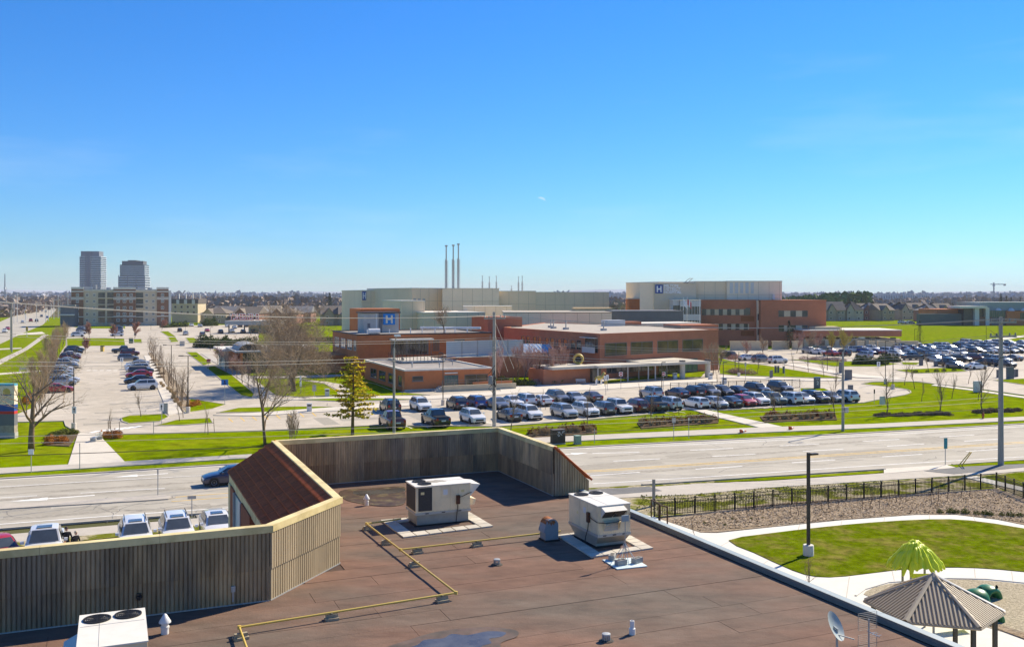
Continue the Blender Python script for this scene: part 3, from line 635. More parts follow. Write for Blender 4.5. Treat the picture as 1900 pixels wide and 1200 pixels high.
# gas pipe and its blocks
M_gas = mat('yellow_pipe', (.60,.42,.085), .45, .08, 2, spec=.5)
M_block = mat('timber_block', (.33,.28,.19), .9, .25, 6)
gp = thing('gas_pipe', 'yellow gas pipe running in angles across the maroon roof', 'pipe', P(680,972,ROOF))
o0 = P(680,972,ROOF); zz = ROOF+.22
def RPt(px, py): return P(px, py, zz)-o0
def piperun(pts, nm='pipe_run', r=.032): MB().tube(pts, r, 8).build(nm, M_gas, gp, smooth=60)
n = [RPt(744,962), RPt(680,971), RPt(846,1099), RPt(444,1163), RPt(470,1235)]
for i in range(4): piperun([n[i], n[i+1]])
br = n[1].lerp(n[2], .44); piperun([br, RPt(1040,985)])
for q in n[1:4]+[br]: MB().lathe([(.03,-.05),(.05,-.045),(.05,.045),(.03,.05)], q, 10).build('elbow', M_gas, gp, smooth=60)
bm = MB().box(-.19,.19,-.12,.12,.0,.07).box(-.17,.17,-.05,.05,.07,.16); bm.box(-.02,.02,-.06,.06,.16,.2); bme = bm.mesh('pipe_block', M_block)
sp = [n[1]+(n[2]-n[1])*.02, n[1].lerp(n[2],.27), br+(RPt(1040,985)-br)*.10, n[1].lerp(n[2],.60), n[3].lerp(n[2],.93), n[3].lerp(n[2],.40), n[3].lerp(n[4],.12), br.lerp(RPt(1040,985),.46)]
names = ['at the far corner of the pipe','second down the slanting run','just right of the branch','third down the slanting run','by the near right corner','midway along the near run','by the near left corner','midway along the branch']
for s_, nm in zip(sp, names):
    o = put('pipe_block', bme, None, (s_+o0)*1.0, TH+random.Random(len(nm)).uniform(-.2,.2)); o.location.z = ROOF+.02
    tag(o, 'timber block under the yellow gas pipe, '+nm, 'pipe block', 'blocks under the gas pipe')
# gooseneck vent
gv = thing('gooseneck_vent', 'blue grey gooseneck vent with a rusty crown next to the rooftop unit', 'vent', P(1019,1001,ROOF+.02), TH)
pr = [(-.26,0),(.26,0),(.26,.42)]+[(.0+.26*math.cos(a_), .5+.26*math.sin(a_)) for a_ in [math.pi*i/10 for i in range(11)]]+[(-.30,.40),(-.33,.28),(-.26,.28)]
b = MB(); 
for y in (-.24,.24): b.v += [(x,y,z+.06) for x, z in pr]
N_ = len(pr); b.f.append(list(range(N_))); b.m.append(0); b.f.append(list(range(N_,2*N_))[::-1]); b.m.append(0)
for i in range(N_):
    j = (i+1)%N_; b.f.append([i, N_+i, N_+j, j]); b.m.append(1 if 3 <= i <= 11 else 0)
M_vent = mat('blue_grey_steel', (.235,.27,.295), .5, .12, 3, spec=.4, col2=(.30,.12,.04), c2scale=2.2, c2lo=.66, c2hi=.74)
M_rust = mat('rust_crown', (.34,.115,.03), .85, .3, 5, .2, 30, col2=(.27,.25,.24), c2scale=2.4, c2lo=.52, c2hi=.62)
b.build('duct', [M_vent, M_rust], gv); MB().box(-.30,.30,-.28,.28,0,.06).build('base_flange', M_black, gv)
rm = MB().add([(.1,-.243,.76),(-.18,-.243,.76),(-.14,-.243,.62),(-.08,-.243,.68),(-.03,-.243,.56),(.02,-.243,.66),(.07,-.243,.58),(.12,-.243,.68),(.17,-.243,.64)], [list(range(9))[::-1]]); rm.build('rust_streak', M_rust, gv)
# guyed antenna mast on a mat
M_alu = mat('aluminium', (.45,.46,.46), .4, .08, 3, metal=.6)
M_block2 = mat('concrete_block', (.34,.32,.29), .95, .18, 6, .2, 30)
M_mat = mat('pale_foam_mat', (.60,.70,.68), .7, .08, 2)
am = thing('antenna_mast', 'thin metal antenna mast on tripod legs with flat panel top', 'antenna', P(1160,1045,ROOF+.02), TH)
MB().tube([(0,0,.06),(0,0,1.55)], .017, 8).build('pole', M_alu, am)
for i in range(6):
    an = i*math.pi/3+.3; MB().tube([(0,0,.72-.06*(i%2)),(math.cos(an)*.42, math.sin(an)*.42, .06)], .010, 5).build('strut', M_alu, am)
MB().box(-.13,.13,-.02,.02,1.42,1.62).build('panel_antenna', M_fl, am)
mt = [P(x, y, ROOF+.02) for x, y in ((1117.6,1039),(1145.4,1056.6),(1201,1050.8),(1176,1035))]; c0 = mt[0]
tag(MB().prism([(p.x-c0.x,p.y-c0.y) for p in mt], 0, .03).build('foam_mat', M_mat, None, loc=c0), 'pale blue mat under the antenna mast blocks', 'mat')
def cmu(px, py, rz, label):
    b = MB().box(-.19,.19,-.10,.10,0,.17); b.box(-.15,-.02,-.06,.06,.17,.172).box(.02,.15,-.06,.06,.17,.172); b.m = [0]*6+[1]*12
    o = b.build('concrete_block', [M_block2, M_pad], None, loc=P(px,py,ROOF+.052), rz=rz); tag(o, label, 'concrete block', 'ballast blocks on the mat')
cmu(1136,1037,TH+.9,'rear left ballast block on the pale mat'); cmu(1152,1047,TH+.1,'front ballast block on the pale mat'); cmu(1182,1043,TH+.35,'right ballast block on the pale mat')
# small vents, drains, pipes
def capvent(px, py, s, label):
    t = thing('roof_vent', label, 'vent', P(px,py,ROOF+.02))
    MB().lathe([(.10*s,0),(.10*s,.16*s),(.115*s,.16*s),(.115*s,.2*s),(.09*s,.2*s),(.09*s,.28*s)], (0,0,0), 16).build('collar', M_wm, t, smooth=40)
    MB().lathe([(.09*s,.28*s),(.155*s,.30*s),(.155*s,.33*s),(.04*s,.52*s),(.005,.54*s)], (0,0,0), 16).build('cowl', M_wm, t, smooth=40)
capvent(680,937,.9,'white capped vent near the parapet puddle'); capvent(306,1175,1.0,'white capped vent beside the corner rooftop unit')
def drain(px, py, label):
    t = thing('roof_drain', label, 'roof drain', P(px,py,ROOF+.02))
    MB().lathe([(.20,0),(.18,.02),(.13,.03)], (0,0,0), 16).build('flange', M_pad, t)
    b = MB()
    for i in range(12):
        an = i*math.pi/6; b.obox((math.cos(an)*.10, math.sin(an)*.10, .10), (-math.sin(an)*.012, math.cos(an)*.012, 0), (math.cos(an)*.012, math.sin(an)*.012, 0), (0,0,.07))
    b.lathe([(.115,.16),(.11,.19),(.05,.2)], (0,0,0), 12); b.build('strainer_dome', M_galv, t)
drain(922,1047,'small strainer drain midway down the roof'); drain(1125,1188,'small strainer drain near the bottom edge')
vp = thing('vent_pipe', 'short white plastic vent pipe near the bottom edge', 'pipe', P(1173,1176,ROOF+.02))
MB().lathe([(.085,0),(.085,.16),(.06,.17),(.06,.36),(.045,.36),(.045,.3)], (0,0,0), 14, capt=False).build('stub', M_wm, vp, smooth=40)
# dish and grid aerial at the bottom edge
ds = thing('satellite_dish', 'grey satellite dish at the bottom edge near the roof flashing', 'satellite dish', P(1553,1235,ROOF+.02))
dd = MB(); N_ = 20
for i in range(5):
    r = .36*i/4+.001; z = .09*(i/4)**2
    for j in range(N_):
        an = 2*math.pi*j/N_; dd.v.append((r*math.cos(an)*.9, r*math.sin(an), z))
for i in range(4):
    for j in range(N_): j2 = (j+1)%N_; dd.f.append([i*N_+j, i*N_+j2, (i+1)*N_+j2, (i+1)*N_+j]); dd.m.append(0)
do = dd.build('reflector', M_fl, ds, smooth=180); do.location = (-.1,0,.95); do.rotation_euler = (math.radians(62), 0, math.radians(52))
MB().tube([(0,0,0),(0,0,.9),(-.08,0,.95)], .03, 8).build('mount', M_galv, ds); MB().box(-.35,.35,-.35,.35,0,.05).build('base_frame', M_galv, ds); MB().tube([(-.1,0,.8),(.35,-.2,.72)], .014, 6).build('feed_arm', M_galv, ds)
ga = thing('grid_aerial', 'rusty grid reflector aerial at the bottom edge beside the dish', 'antenna', P(1612,1240,ROOF+.02), TH)
MB().tube([(0,0,0),(0,0,1.2)], .02, 8).build('pole', M_alu, ga)
b = MB()
for half in (0, 1):
    for i in range(10):
        z = .42+half*.52+i*.045; b.tube([(-.29,.04,z),(.29,.04,z)], .005, 4)
    for x in (-.29,.29): b.tube([(x,.04,.42+half*.52),(x,.04,.42+half*.52+.405)], .008, 4)
b.build('reflector_grid', mat('aerial_wire', (.42,.38,.31), .5, .2, 8, metal=.4), ga)
b = MB(); b.tube([(0,.05,.9),(0,-.35,.88)], .012, 5)
for y in (-.1,-.2,-.3): b.tube([(-.1,y,.9),(.1,y,.9)], .006, 4)
b.build('driven_element', M_alu, ga)
# puddles and stains lying on the membrane
M_puddle = mat('standing_water', (.10,.09,.075), .18, .3, 1.5, spec=.45, col2=(.07,.06,.05), c2scale=1.1)
M_wet = mat('wet_membrane', (.085,.055,.036), .45, .45, 3.5, col2=(.15,.115,.055), c2scale=1.8, c2lo=.5, c2hi=.6)
M_wet2 = mat('damp_membrane', (.135,.085,.058), .6, .3, 2, col2=(.10,.075,.05), c2scale=1.2, spec=.3)
def blot(name, px, z, m, label, cat, sm=4):
    pl = smooth_poly([P(x, y, ROOF+.03) for x, y in px], sm); c0 = pl[0]
    o = MB().prism([(p.x-c0.x,p.y-c0.y) for p in pl], 0, .004+z).build(name, m, None, loc=(c0.x,c0.y,ROOF+.034)); o['kind'] = 'stuff'; tag(o, label, cat)
blot('wet_patch', ((632,910),(680,906),(746,902),(752,915),(750,934),(715,939),(672,934),(640,926)), 0, M_wet, 'dark damp patch of roof against the rear parapet', 'puddle')
blot('puddle', ((655,912),(700,909),(745,905),(748,912),(700,917),(668,919)), .004, M_puddle, 'thin shallow puddle against the rear parapet', 'puddle')
blot('wet_patch', ((700,1210),(760,1186),(820,1170),(900,1163),(955,1168),(960,1180),(930,1192),(925,1210),(860,1236),(750,1236)), 0, M_wet2, 'damp dark margin around the puddle at the bottom edge', 'puddle')
blot('puddle', ((752,1206),(775,1196),(788,1187),(822,1184),(838,1176),(868,1178),(905,1171),(938,1173),(930,1181),(908,1185),(912,1193),(893,1199),(898,1208),(850,1230),(770,1228)), .004, M_puddle, 'sky blue puddle at the bottom edge of the roof', 'puddle')
# ================================================================== buildings
M_brick = mat('red_brick', (.52,.185,.075), .9, .10, .8, .1, 12, col2=(.50,.165,.06), c2scale=.12, spec=.15)
M_brick2 = mat('hospital_brick', (.47,.185,.10), .9, .08, .6, col2=(.42,.165,.09), c2scale=.08, spec=.15)
M_dbrick = mat('brown_brick', (.26,.14,.085), .9, .12, .8, spec=.15)
M_cream = mat('cream_panel', (.87,.68,.45), .6, .05, .25, col2=(.82,.63,.41), c2scale=.06, spec=.3, stretch=(1,1,.4))
M_joint = mat('panel_joint', (.55,.46,.32), .7, .1, 1)
M_taupe = mat('taupe_panel', (.62,.53,.38), .6, .05, .25, spec=.3)
M_cream2 = mat('pale_panel', (.88,.73,.53), .6, .05, .3, spec=.3)
M_warm = mat('sand_panel', (.78,.64,.43), .6, .06, .2, spec=.3)
M_ochre = mat('ochre_stone', (.76,.53,.27), .85, .14, .8)
M_tan = mat('tan_block', (.60,.49,.32), .9, .1, .8)
M_tar = mat('grey_roof', (.24,.215,.19), .95, .2, .3, col2=(.36,.33,.29), c2scale=.07)
M_gravelroof = mat('ballast_roof', (.42,.37,.30), .95, .12, .7)
M_coping = mat('dark_coping', (.06,.045,.04), .6, .1, 1)
M_wcoping = mat('pale_coping', (.70,.65,.55), .7, .1, 1)
M_pane = mat('dark_pane', (.030,.034,.034), .08, .4, .12, spec=.8, col2=(.09,.085,.07), c2scale=.25)
M_bpane = mat('bronze_pane', (.12,.085,.04), .12, .35, .2, spec=.6, col2=(.05,.045,.035), c2scale=.35)
M_frame = mat('window_frame', (.20,.18,.16), .6, .1, 1)
M_wframe = mat('white_frame', (.66,.64,.58), .6, .06, 1)
M_dgrey = mat('charcoal_cladding', (.16,.16,.165), .6, .1, .4)
M_lgrey = mat('light_grey_cladding', (.58,.58,.56), .5, .06, .4, metal=.2)
M_mgrey = mat('grey_concrete', (.45,.43,.39), .85, .12, .5)
M_stucco = mat('grey_stucco', (.60,.49,.34), .9, .05, .6)
M_blue = mat('hospital_blue', (.01,.20,.55), .5, .06, 1)
M_navy = mat('hospital_navy', (.025,.085,.32), .5, .06, 1)
M_signw = mat('sign_white', (.88,.86,.80), .5, .03, 1)
M_red = mat('sign_red', (.55,.04,.03), .5, .05, 1)
M_green = mat('green_glass', (.06,.13,.11), .1, .3, .2, spec=.8)
class Bld:
    def __init__(s, name, label, cat, o, rz=TH, group=None):
        s.o = V((o[0], o[1], 0)); s.rz = rz; s.dx = V((math.cos(rz), math.sin(rz), 0)); s.dy = V((-math.sin(rz), math.cos(rz), 0))
        s.e = thing(name, label, cat, s.o, rz, group)
    def w(s, x, y): return s.o+s.dx*x+s.dy*y
    def u(s, px, y=0.): return tsolve(s.o+s.dy*y, s.dx, px)      # local x where the front line y meets a pixel column
    def d(s, px, x=0.): return tsolve(s.o+s.dx*x, s.dy, px)      # local y on the side line x
    def z(s, py, x, y=0.): return PZ(py, s.w(x, y).y)
    def box(s, nm, x0, x1, y0, y1, z0, z1, m, parent=None): return MB().box(x0,x1,y0,y1,z0,z1).build(nm, m, parent or s.e)
    def block(s, x0, x1, y0, y1, z0, z1, m, roof=None, cop=None, nm='wall', ch=.25):
        wl = s.box(nm, x0, x1, y0, y1, z0, z1-ch, m)
        rf = s.box('roof', x0+.25, x1-.25, y0+.25, y1-.25, z1-ch-.05, z1-ch+.06, roof or M_tar)
        b = MB(); t = .35
        b.box(x0-.06,x1+.06,y0-.06,y0+t,z1-ch,z1).box(x0-.06,x1+.06,y1-t,y1+.06,z1-ch,z1).box(x0-.06,x0+t,y0+t,y1-t,z1-ch,z1).box(x1-t,x1+.06,y0+t,y1-t,z1-ch,z1)
        b.build('coping', cop or M_coping, s.e); return wl
    def win(s, c, w, h, face='f', fm=None, pm=None, mull=1, trans=0, fw=.07, nm='window', sill=False):
        # c = local (x, y, z) of the lower left corner as seen from outside
        b = MB(); d = .07
        b.box(0,w,-d,.02,0,fw).box(0,w,-d,.02,h-fw,h).box(0,fw,-d,.02,fw,h-fw).box(w-fw,w,-d,.02,fw,h-fw)
        for i in range(1, mull): b.box(w*i/mull-fw*.4,w*i/mull+fw*.4,-d+.01,.02,fw,h-fw)
        if trans: b.box(fw,w-fw,-d+.01,.02,h*trans-fw*.4,h*trans+fw*.4)
        if sill: b.box(-.08,w+.08,-.14,.02,-.1,0)
        rz = {'f':0, 'l':-math.pi/2, 'r':math.pi/2, 'b':math.pi}[face]
        o = b.build(nm, fm or M_frame, s.e, loc=c, rz=rz)
        MB().add([(fw*.9,-.012,fw*.9),(w-fw*.9,-.012,fw*.9),(w-fw*.9,-.012,h-fw*.9),(fw*.9,-.012,h-fw*.9)], [(0,1,2,3)]).build('pane', pm or M_pane, o)
        return o
    def pwin(s, px0, py0, px1, py1, y=0., **k):                   # window on the front plane y by its pixels
        x0, x1 = s.u(px0, y), s.u(px1, y); z1, z0 = s.z(py0, x0, y), s.z(py1, x0, y)
        return s.win((x0, y, z0), x1-x0, z1-z0, **k)
    def lwin(s, px0, py0, px1, py1, x=0., **k):                   # window on the left-hand plane x (px0 farther)
        d0, d1 = s.d(px0, x), s.d(px1, x); z1, z0 = s.z(py0, x, d1), s.z(py1, x, d1)
        return s.win((x, d0, z0), abs(d0-d1), z1-z0, face='l', **k)
# ------------------------------------------------------------------ single-storey brick block in front
c1 = P(751,727)
b1 = Bld('brick_clinic_wing', 'single storey orange brick wing with flat roof and glass entrance door', 'building', c1)
b1x = b1.u(912); b1d = 25.5; h1 = 3.45
b1.block(0, b1x, 0, b1d, 0, h1, M_brick, M_tar, M_wcoping)
for p in ((694,681,709,700),(717,685,727,704),(735,690,736,704)): pass
for d0, d1 in ((1.6,3.4),(5.2,9.2),(11.2,15.2),(17.0,21.0)): b1.win((0,d1,.75), d1-d0, 1.55, 'l', mull=2, sill=True)
b1.pwin(765,698,785,707, mull=1, sill=True); 
o = b1.pwin(824,696,850,723, fm=M_dgrey, pm=M_green, mull=4, trans=.72, nm='entrance_door', fw=.06)
b1.pwin(862,695,905,715, pm=M_bpane, mull=2)
b1.box('plinth', -.05, b1x+.05, -.05, .0, 0, .35, M_mgrey)
x_ = b1.u(812); b1.box('ramp_wall', x_, x_+12.5, -2.3, -2.0, 0, .95, M_tan); b1.box('ramp', x_, x_+12.4, -2.0, -.06, 0, .7, M_conc)
b1.box('ramp_kerb_wall', x_+5.6, x_+12.4, -.9, -.7, .7, 1.25, M_brick)
for i in range(3): b1.box('step', x_-.35*(i+1), x_-.35*i, -2.0, -.1, 0, .7-.175*(i+1), M_conc)
hr = MB()
for i in range(7): hr.tube([(x_+i*2,-2.15,.95),(x_+i*2,-2.15,1.75)], .03, 5)
for zz_ in (1.35,1.75): hr.tube([(x_,-2.15,zz_),(x_+12,-2.15,zz_)], .025, 5)
hr.build('handrail', M_frame, b1.e)
for x, y, s_ in ((3,6,.5),(7,4,.4),(9,14,.5),(5,18,.9),(11,9,.4)):
    MB().lathe([(.16*s_,0),(.16*s_,.5),(.3*s_,.5),(.26*s_,.8),(.05,.95)], (0,0,0), 8).build('roof_vent', M_galv, b1.e, loc=(x,y,h1-.2))
b1.box('lintel_sign', b1.u(825), b1.u(849), -.09, -.02, 2.62, 2.8, M_wframe)
# terrace deck with rail on that roof
tx0, tx1 = b1.u(752,14), b1.u(832,14)
b1.box('terrace_deck', tx0, tx1, 15.5, 24.9, h1-.1, h1+.25, M_conc)
rl = MB()
for i in range(13):
    x = tx0+(tx1-tx0)*i/12; rl.box(x-.04,x+.04,15.5,15.6,h1+.25,h1+1.3)
for i in range(9):
    y = 15.5+9*i/8; rl.box(tx0,tx0+.08,y-.04,y+.04,h1+.25,h1+1.3)
for zz_ in (.5,.75,1.0,1.28): rl.box(tx0,tx1,15.53,15.58,h1+zz_-.02,h1+zz_+.02).box(tx0+.02,tx0+.06,15.5,24.5,h1+zz_-.02,h1+zz_+.02)
rl.build('terrace_rail', mat('brown_rail', (.09,.06,.045), .7, .1), b1.e)
# ------------------------------------------------------------------ two-storey brick block behind
b2 = Bld('brick_ward_block', 'two storey orange brick block with blue H sign on its roof penthouse', 'building', (PX(663,176),176))
x2, h2 = 27.0, 7.75
b2.block(0, x2, 0, 21.5, 0, h2, M_brick, M_tar, M_coping)
for d0, d1 in ((1.0,2.6),(4.2,8.0),(9.8,13.6),(15.4,19.2)):
    b2.win((0,d1,4.6), d1-d0, 1.9, 'l', fm=M_wframe, mull=2, trans=.5); b2.win((0,d1,1.0), d1-d0, 1.9, 'l', mull=2, trans=.5)
xa, xb = b2.u(725), b2.u(795)
b2.box('terrace_recess', xa, xb, -.03, .05, 3.7, 6.6, M_frame)
for i in range(6):
    b2.win((xa+.2+(xb-xa-.4)*i/6,-.04,3.75), (xb-xa-.4)/6-.05, 2.7, pm=M_pane, mull=1, trans=.75, nm='terrace_door', fw=.06)
b2.box('canopy_slab', xa-.3, xb+.4, -2.2, -.06, 6.55, 6.8, M_wcoping)
for i in range(4): b2.box('canopy_post', xa+.1+(xb-xa-.3)*i/3, xa+.22+(xb-xa-.3)*i/3, -2.1, -1.98, 3.7, 6.55, M_frame)
for p in ((803,631,815,651),(843,630,862,646)): b2.pwin(*p, pm=M_dbrick if p[0] == 803 else M_pane, mull=2)
for i, (x, y) in enumerate(((2.5,2.5),(7,3),(11,2.2),(14.5,6),(16,2.4),(19,5),(20,2),(23,3),(24,6),(13,9))):
    MB().lathe([(.09,0),(.09,.75),(.12,.78),(.12,.95)], (0,0,0), 7).build('vent_stack', M_wm, b2.e, loc=(x,y,h2-.2))
du = MB().lathe([(.55,-1.1),(.55,1.1)], (0,0,0), 14, axis='x'); du.build('roof_fan', M_wm, b2.e, loc=(b2.u(694,4),4,h2+.35))
for (x0,y0,x1,y1,r) in ((16,12,27,6.0,.28),(19,9,27,8.0,.22)): MB().tube([(x0,y0,h2+.6),(x1,y1,h2+.6)], r, 10).build('roof_duct', M_wm, b2.e)
# penthouse with the H sign
y_ = 10.0; xa, xb = b2.u(675,y_), b2.u(740,y_); zt = b2.z(581,xa,y_)
b2.box('penthouse', xa, xb, y_, y_+5, h2-.2, zt, M_mgrey); b2.box('penthouse_cap', xa-.3, xb+.3, y_-.3, y_+5.3, zt, zt+.22, M_coping)
b2.box('pilaster', b2.u(697,y_-.1), b2.u(700,y_-.1), y_-.1, y_, h2-.2, zt, M_lgrey); b2.box('ladder_chase', b2.u(703,y_-.1), b2.u(709,y_-.1), y_-.12, y_, h2-.2, zt, M_dgrey)
b2.box('louvre', b2.u(682,y_-.1), b2.u(687,y_-.1), y_-.05, y_, h2+.8, h2+1.7, M_dgrey)
sx0, sx1 = b2.u(711,y_-.3), b2.u(732.5,y_-.3); sz1, sz0 = zt-.12, b2.z(603,xa,y_)
sg = b2.box('hospital_sign', sx0, sx1, y_-.45, y_-.2, sz0, sz1, M_blue)
cw = (sx1-sx0); ch = sz1-sz0; hb = MB(); cxm = (sx0+sx1)/2; cz = (sz0+sz1)/2
hb.box(cxm-cw*.30,cxm-cw*.14,y_-.50,y_-.45,cz-ch*.36,cz+ch*.36).box(cxm+cw*.14,cxm+cw*.30,y_-.50,y_-.45,cz-ch*.36,cz+ch*.36).box(cxm-cw*.14,cxm+cw*.14,y_-.495,y_-.45,cz-ch*.07,cz+ch*.10)
hb.build('letter_H', mat('sign_cream', (.66,.62,.48), .6, .05), sg)
# far left low parts seen beyond the big tree (flat canopies)
b2.box('link_roof', -22, -2, 26, 40, 3.6, 4.0, M_wcoping); b2.box('link_wall', -21, -3, 27, 39, 0, 3.6, M_warm)
b2.box('rear_brick_core', b2.u(669,24), b2.u(742,24), 24, 34, 0, b2.z(573,b2.u(669,24),24), M_brick)
# brick wing on the left of the lawn (behind the trees)
b2.box('garden_wing', -6, 0, 8, 21, 0, 3.4, M_brick)
# ------------------------------------------------------------------ garage wall with pale screen
b3 = Bld('screened_plant_yard', 'low red brick plant yard topped by a pale grey panel screen', 'building', (PX(848,168),168))
x3 = b3.u(1084); h3 = 3.9
b3.box('wall', 0, x3, 0, 9, 0, h3, M_brick2); b3.box('coping', -.05, x3+.05, -.05, .3, h3, h3+.12, M_wcoping); b3.box('roof', .3, x3, .3, 9, h3-.3, h3+.05, M_gravelroof)
s0, s1 = b3.u(828,1.2), b3.u(970,1.2); zt = b3.z(633,s0,1.2)
for i in range(5):
    xa, xb = s0+(s1-s0)*i/5, s0+(s1-s0)*(i+1)/5
    pn = b3.box('screen_panel', xa+.05, xb-.05, 1.2, 1.35, h3+.1, zt, M_lgrey)
    for j in range(6): b3.box('board', .0, .0001, 0, .0001, 0, .0001, M_lgrey, pn) if False else None
    b3.box('screen_post', xb-.08, xb+.08, 1.1, 1.25, h3, zt+.05, M_mgrey)
for j in range(1, 7): b3.box('screen_rail', s0, s1, 1.17, 1.2, h3+.1+(zt-h3)*j/7-.02, h3+.1+(zt-h3)*j/7+.02, M_mgrey)
g0, g1 = b3.u(970,4), b3.u(1028,4)
b3.e.children[0]
sk = MB().add([(g0,3.0,h3+.35),(g1,3.0,h3+.3),(g1,6.5,h3+1.7),(g0,6.5,h3+1.9)], [(0,1,2,3)]).add([(g0,3,h3),(g0,3,h3+.35),(g0,6.5,h3+1.9),(g0,6.5,h3)], [(0,3,2,1)]); sk.build('sloped_skylight', mat('blue_glazing', (.28,.36,.46), .15, .2, 1, spec=.8), b3.e)
skb = MB()
for i in range(9):
    x = g0+(g1-g0)*i/8; skb.obox((x,4.75,h3+1.08), (.05,0,0), (0,1.75,.72), (0,0,.04))
skb.build('skylight_bar', M_wframe, b3.e)
b3.box('parapet_block', b3.u(1028,.5), b3.u(1072,.5), .3, 3, h3, b3.z(647,g1,.5), M_brick2)
# ------------------------------------------------------------------ two-storey entrance wing
o4 = V((PX(1113,169),169,0)); e4 = V((PX(1333,190),190,0)); d4 = e4-o4
b4 = Bld('brick_entrance_wing', 'two storey red brick wing with wide dark windows above the covered entrance', 'building', o4, math.atan2(d4.y,d4.x))
x4 = d4.length; h4 = 8.15
# side wall runs back towards the plant yard: polygon footprint
pl4 = [V((PX(935,203),203,0)), o4, e4, e4+V((-10,26,0)), V((PX(1010,238),238,0))]
L4 = lambda p: (V(p)-o4).dot(b4.dx), 
q4 = [((p-o4).dot(b4.dx), (p-o4).dot(b4.dy)) for p in pl4]
MB().prism(q4, 0, h4-.3).build('wall', M_brick2, b4.e)
MB().prism(offset_poly(q4, -.35), h4-.31, h4-.12).build('roof', M_gravelroof, b4.e)
op = offset_poly(q4, .06); ip = offset_poly(q4, -.4); cp = MB()
for i in range(5):
    j = (i+1)%5; cp.prism([op[i], op[j], ip[j], ip[i]], h4-.3, h4)
cp.build('parapet', M_brick2, b4.e)
for a_, b_ in ((1122,1163),(1170,1211),(1219.5,1258),(1266,1304)):
    xa, xb = b4.u(a_), b4.u(b_); zt, zb = b4.z(636,xa), b4.z(659,xa)
    zt = h4-1.75; zb = zt-2.35
    b4.win((xa,-.0,zb), xb-xa, zt-zb, pm=M_bpane, mull=2, trans=.18, fw=.09)
# terrace recess left of the first window, on the side wall
sd = (pl4[0]-o4); sl_ = sd.length; sa = math.atan2(-sd.y, -sd.x)-b4.rz    # side wall runs from far end to the corner
def sidewin(t0, t1, z0, z1, **k):                    # t measured from the corner back along the side wall
    c = o4+sd.normalized()*t1; lx, ly = (c-o4).dot(b4.dx), (c-o4).dot(b4.dy)
    o = b4.win((lx, ly, z0), t1-t0, z1-z0, **k); o.rotation_euler = (0,0,sa); return o
sidewin(.6, 5.0, 4.6, 7.2, pm=M_pane, mull=4, nm='terrace_glazing'); 
t = 6.4
for i in range(10): sidewin(t, t+1.55, 4.9, 6.7, pm=M_bpane if i%3 == 1 else M_pane, mull=1); t += 2.9 if i%2 else 2.1
aw = MB().box(-2.6,2.2,-.9,.0,0,.12); ao = aw.build('awning', M_wcoping, b4.e); c = o4+sd.normalized()*3; ao.location = ((c-o4).dot(b4.dx), (c-o4).dot(b4.dy), 7.25); ao.rotation_euler = (0,0,sa)
gr = MB()
for i in range(9): gr.box(-4.2+i*.52,-4.16+i*.52,-.7,-.66,0,1.1)
gr.box(-4.25,.2,-.72,-.64,1.08,1.14).box(-4.25,.2,-.69,-.67,.05,1.05)
go = gr.build('balustrade', M_lgrey, b4.e); go.location = ((sd.normalized()*.8).dot(b4.dx), (sd.normalized()*.8).dot(b4.dy), 4.55); go.rotation_euler = (0,0,sa)
# upper blocks on its roof
def on4(nm, pxl, pxr, Y, pyt, dep, m, zb=None):
    x0 = PX(pxl,Y); o = V((x0,Y,0)); t = tsolve(o, B, pxr); zt = PZ(pyt,Y); zb = h4-.2 if zb is None else zb
    lx, ly = (o-o4).dot(b4.dx), (o-o4).dot(b4.dy)
    r = MB().box(0,t,0,dep,zb,zt).build(nm, m, b4.e, loc=(lx,ly,0)); r.rotation_euler = (0,0,TH-b4.rz); return r
on4('stair_core', 905, 969, 206, 588, 10, M_brick2, 0); on4('plant_box', 1127, 1160, 214, 594, 3, M_lgrey); on4('plant_brick', 1160, 1190, 216, 597, 4, M_brick2)
on4('corner_core', 1264, 1333, 198.5, 603, 7, M_brick2, 5); on4('white_link_roof', 1175, 1300, 225, 600, 10, M_wcoping, 7.4)
for i, (px, py) in enumerate(((1022,601),(1027,601),(1050,600),(1120,603))):
    Y = 205-i*6; rv = MB().box(-.5,.5,-.4,.4,0,.5).lathe([(.12,.5),(.12,1.6),(.2,1.6),(.2,1.9)], (0,0,0), 8); ov = rv.build('roof_vent', M_mgrey, b4.e); c = V((PX(px,Y),Y,0)); ov.location = ((c-o4).dot(b4.dx),(c-o4).dot(b4.dy),h4-.2)
# ground floor behind the canopy
for a_, b_ in ((1125,1162),(1168,1212)): b4.win((b4.u(a_),0,.9), b4.u(b_)-b4.u(a_), 1.5, mull=4)
b4.win((b4.u(1222),-.02,.05), b4.u(1262)-b4.u(1222), 2.6, mull=4, trans=.8, nm='entrance_glazing'); b4.win((b4.u(1268),-.02,.05), b4.u(1294)-b4.u(1268), 2.6, mull=3, trans=.8, nm='entrance_door', pm=M_green)
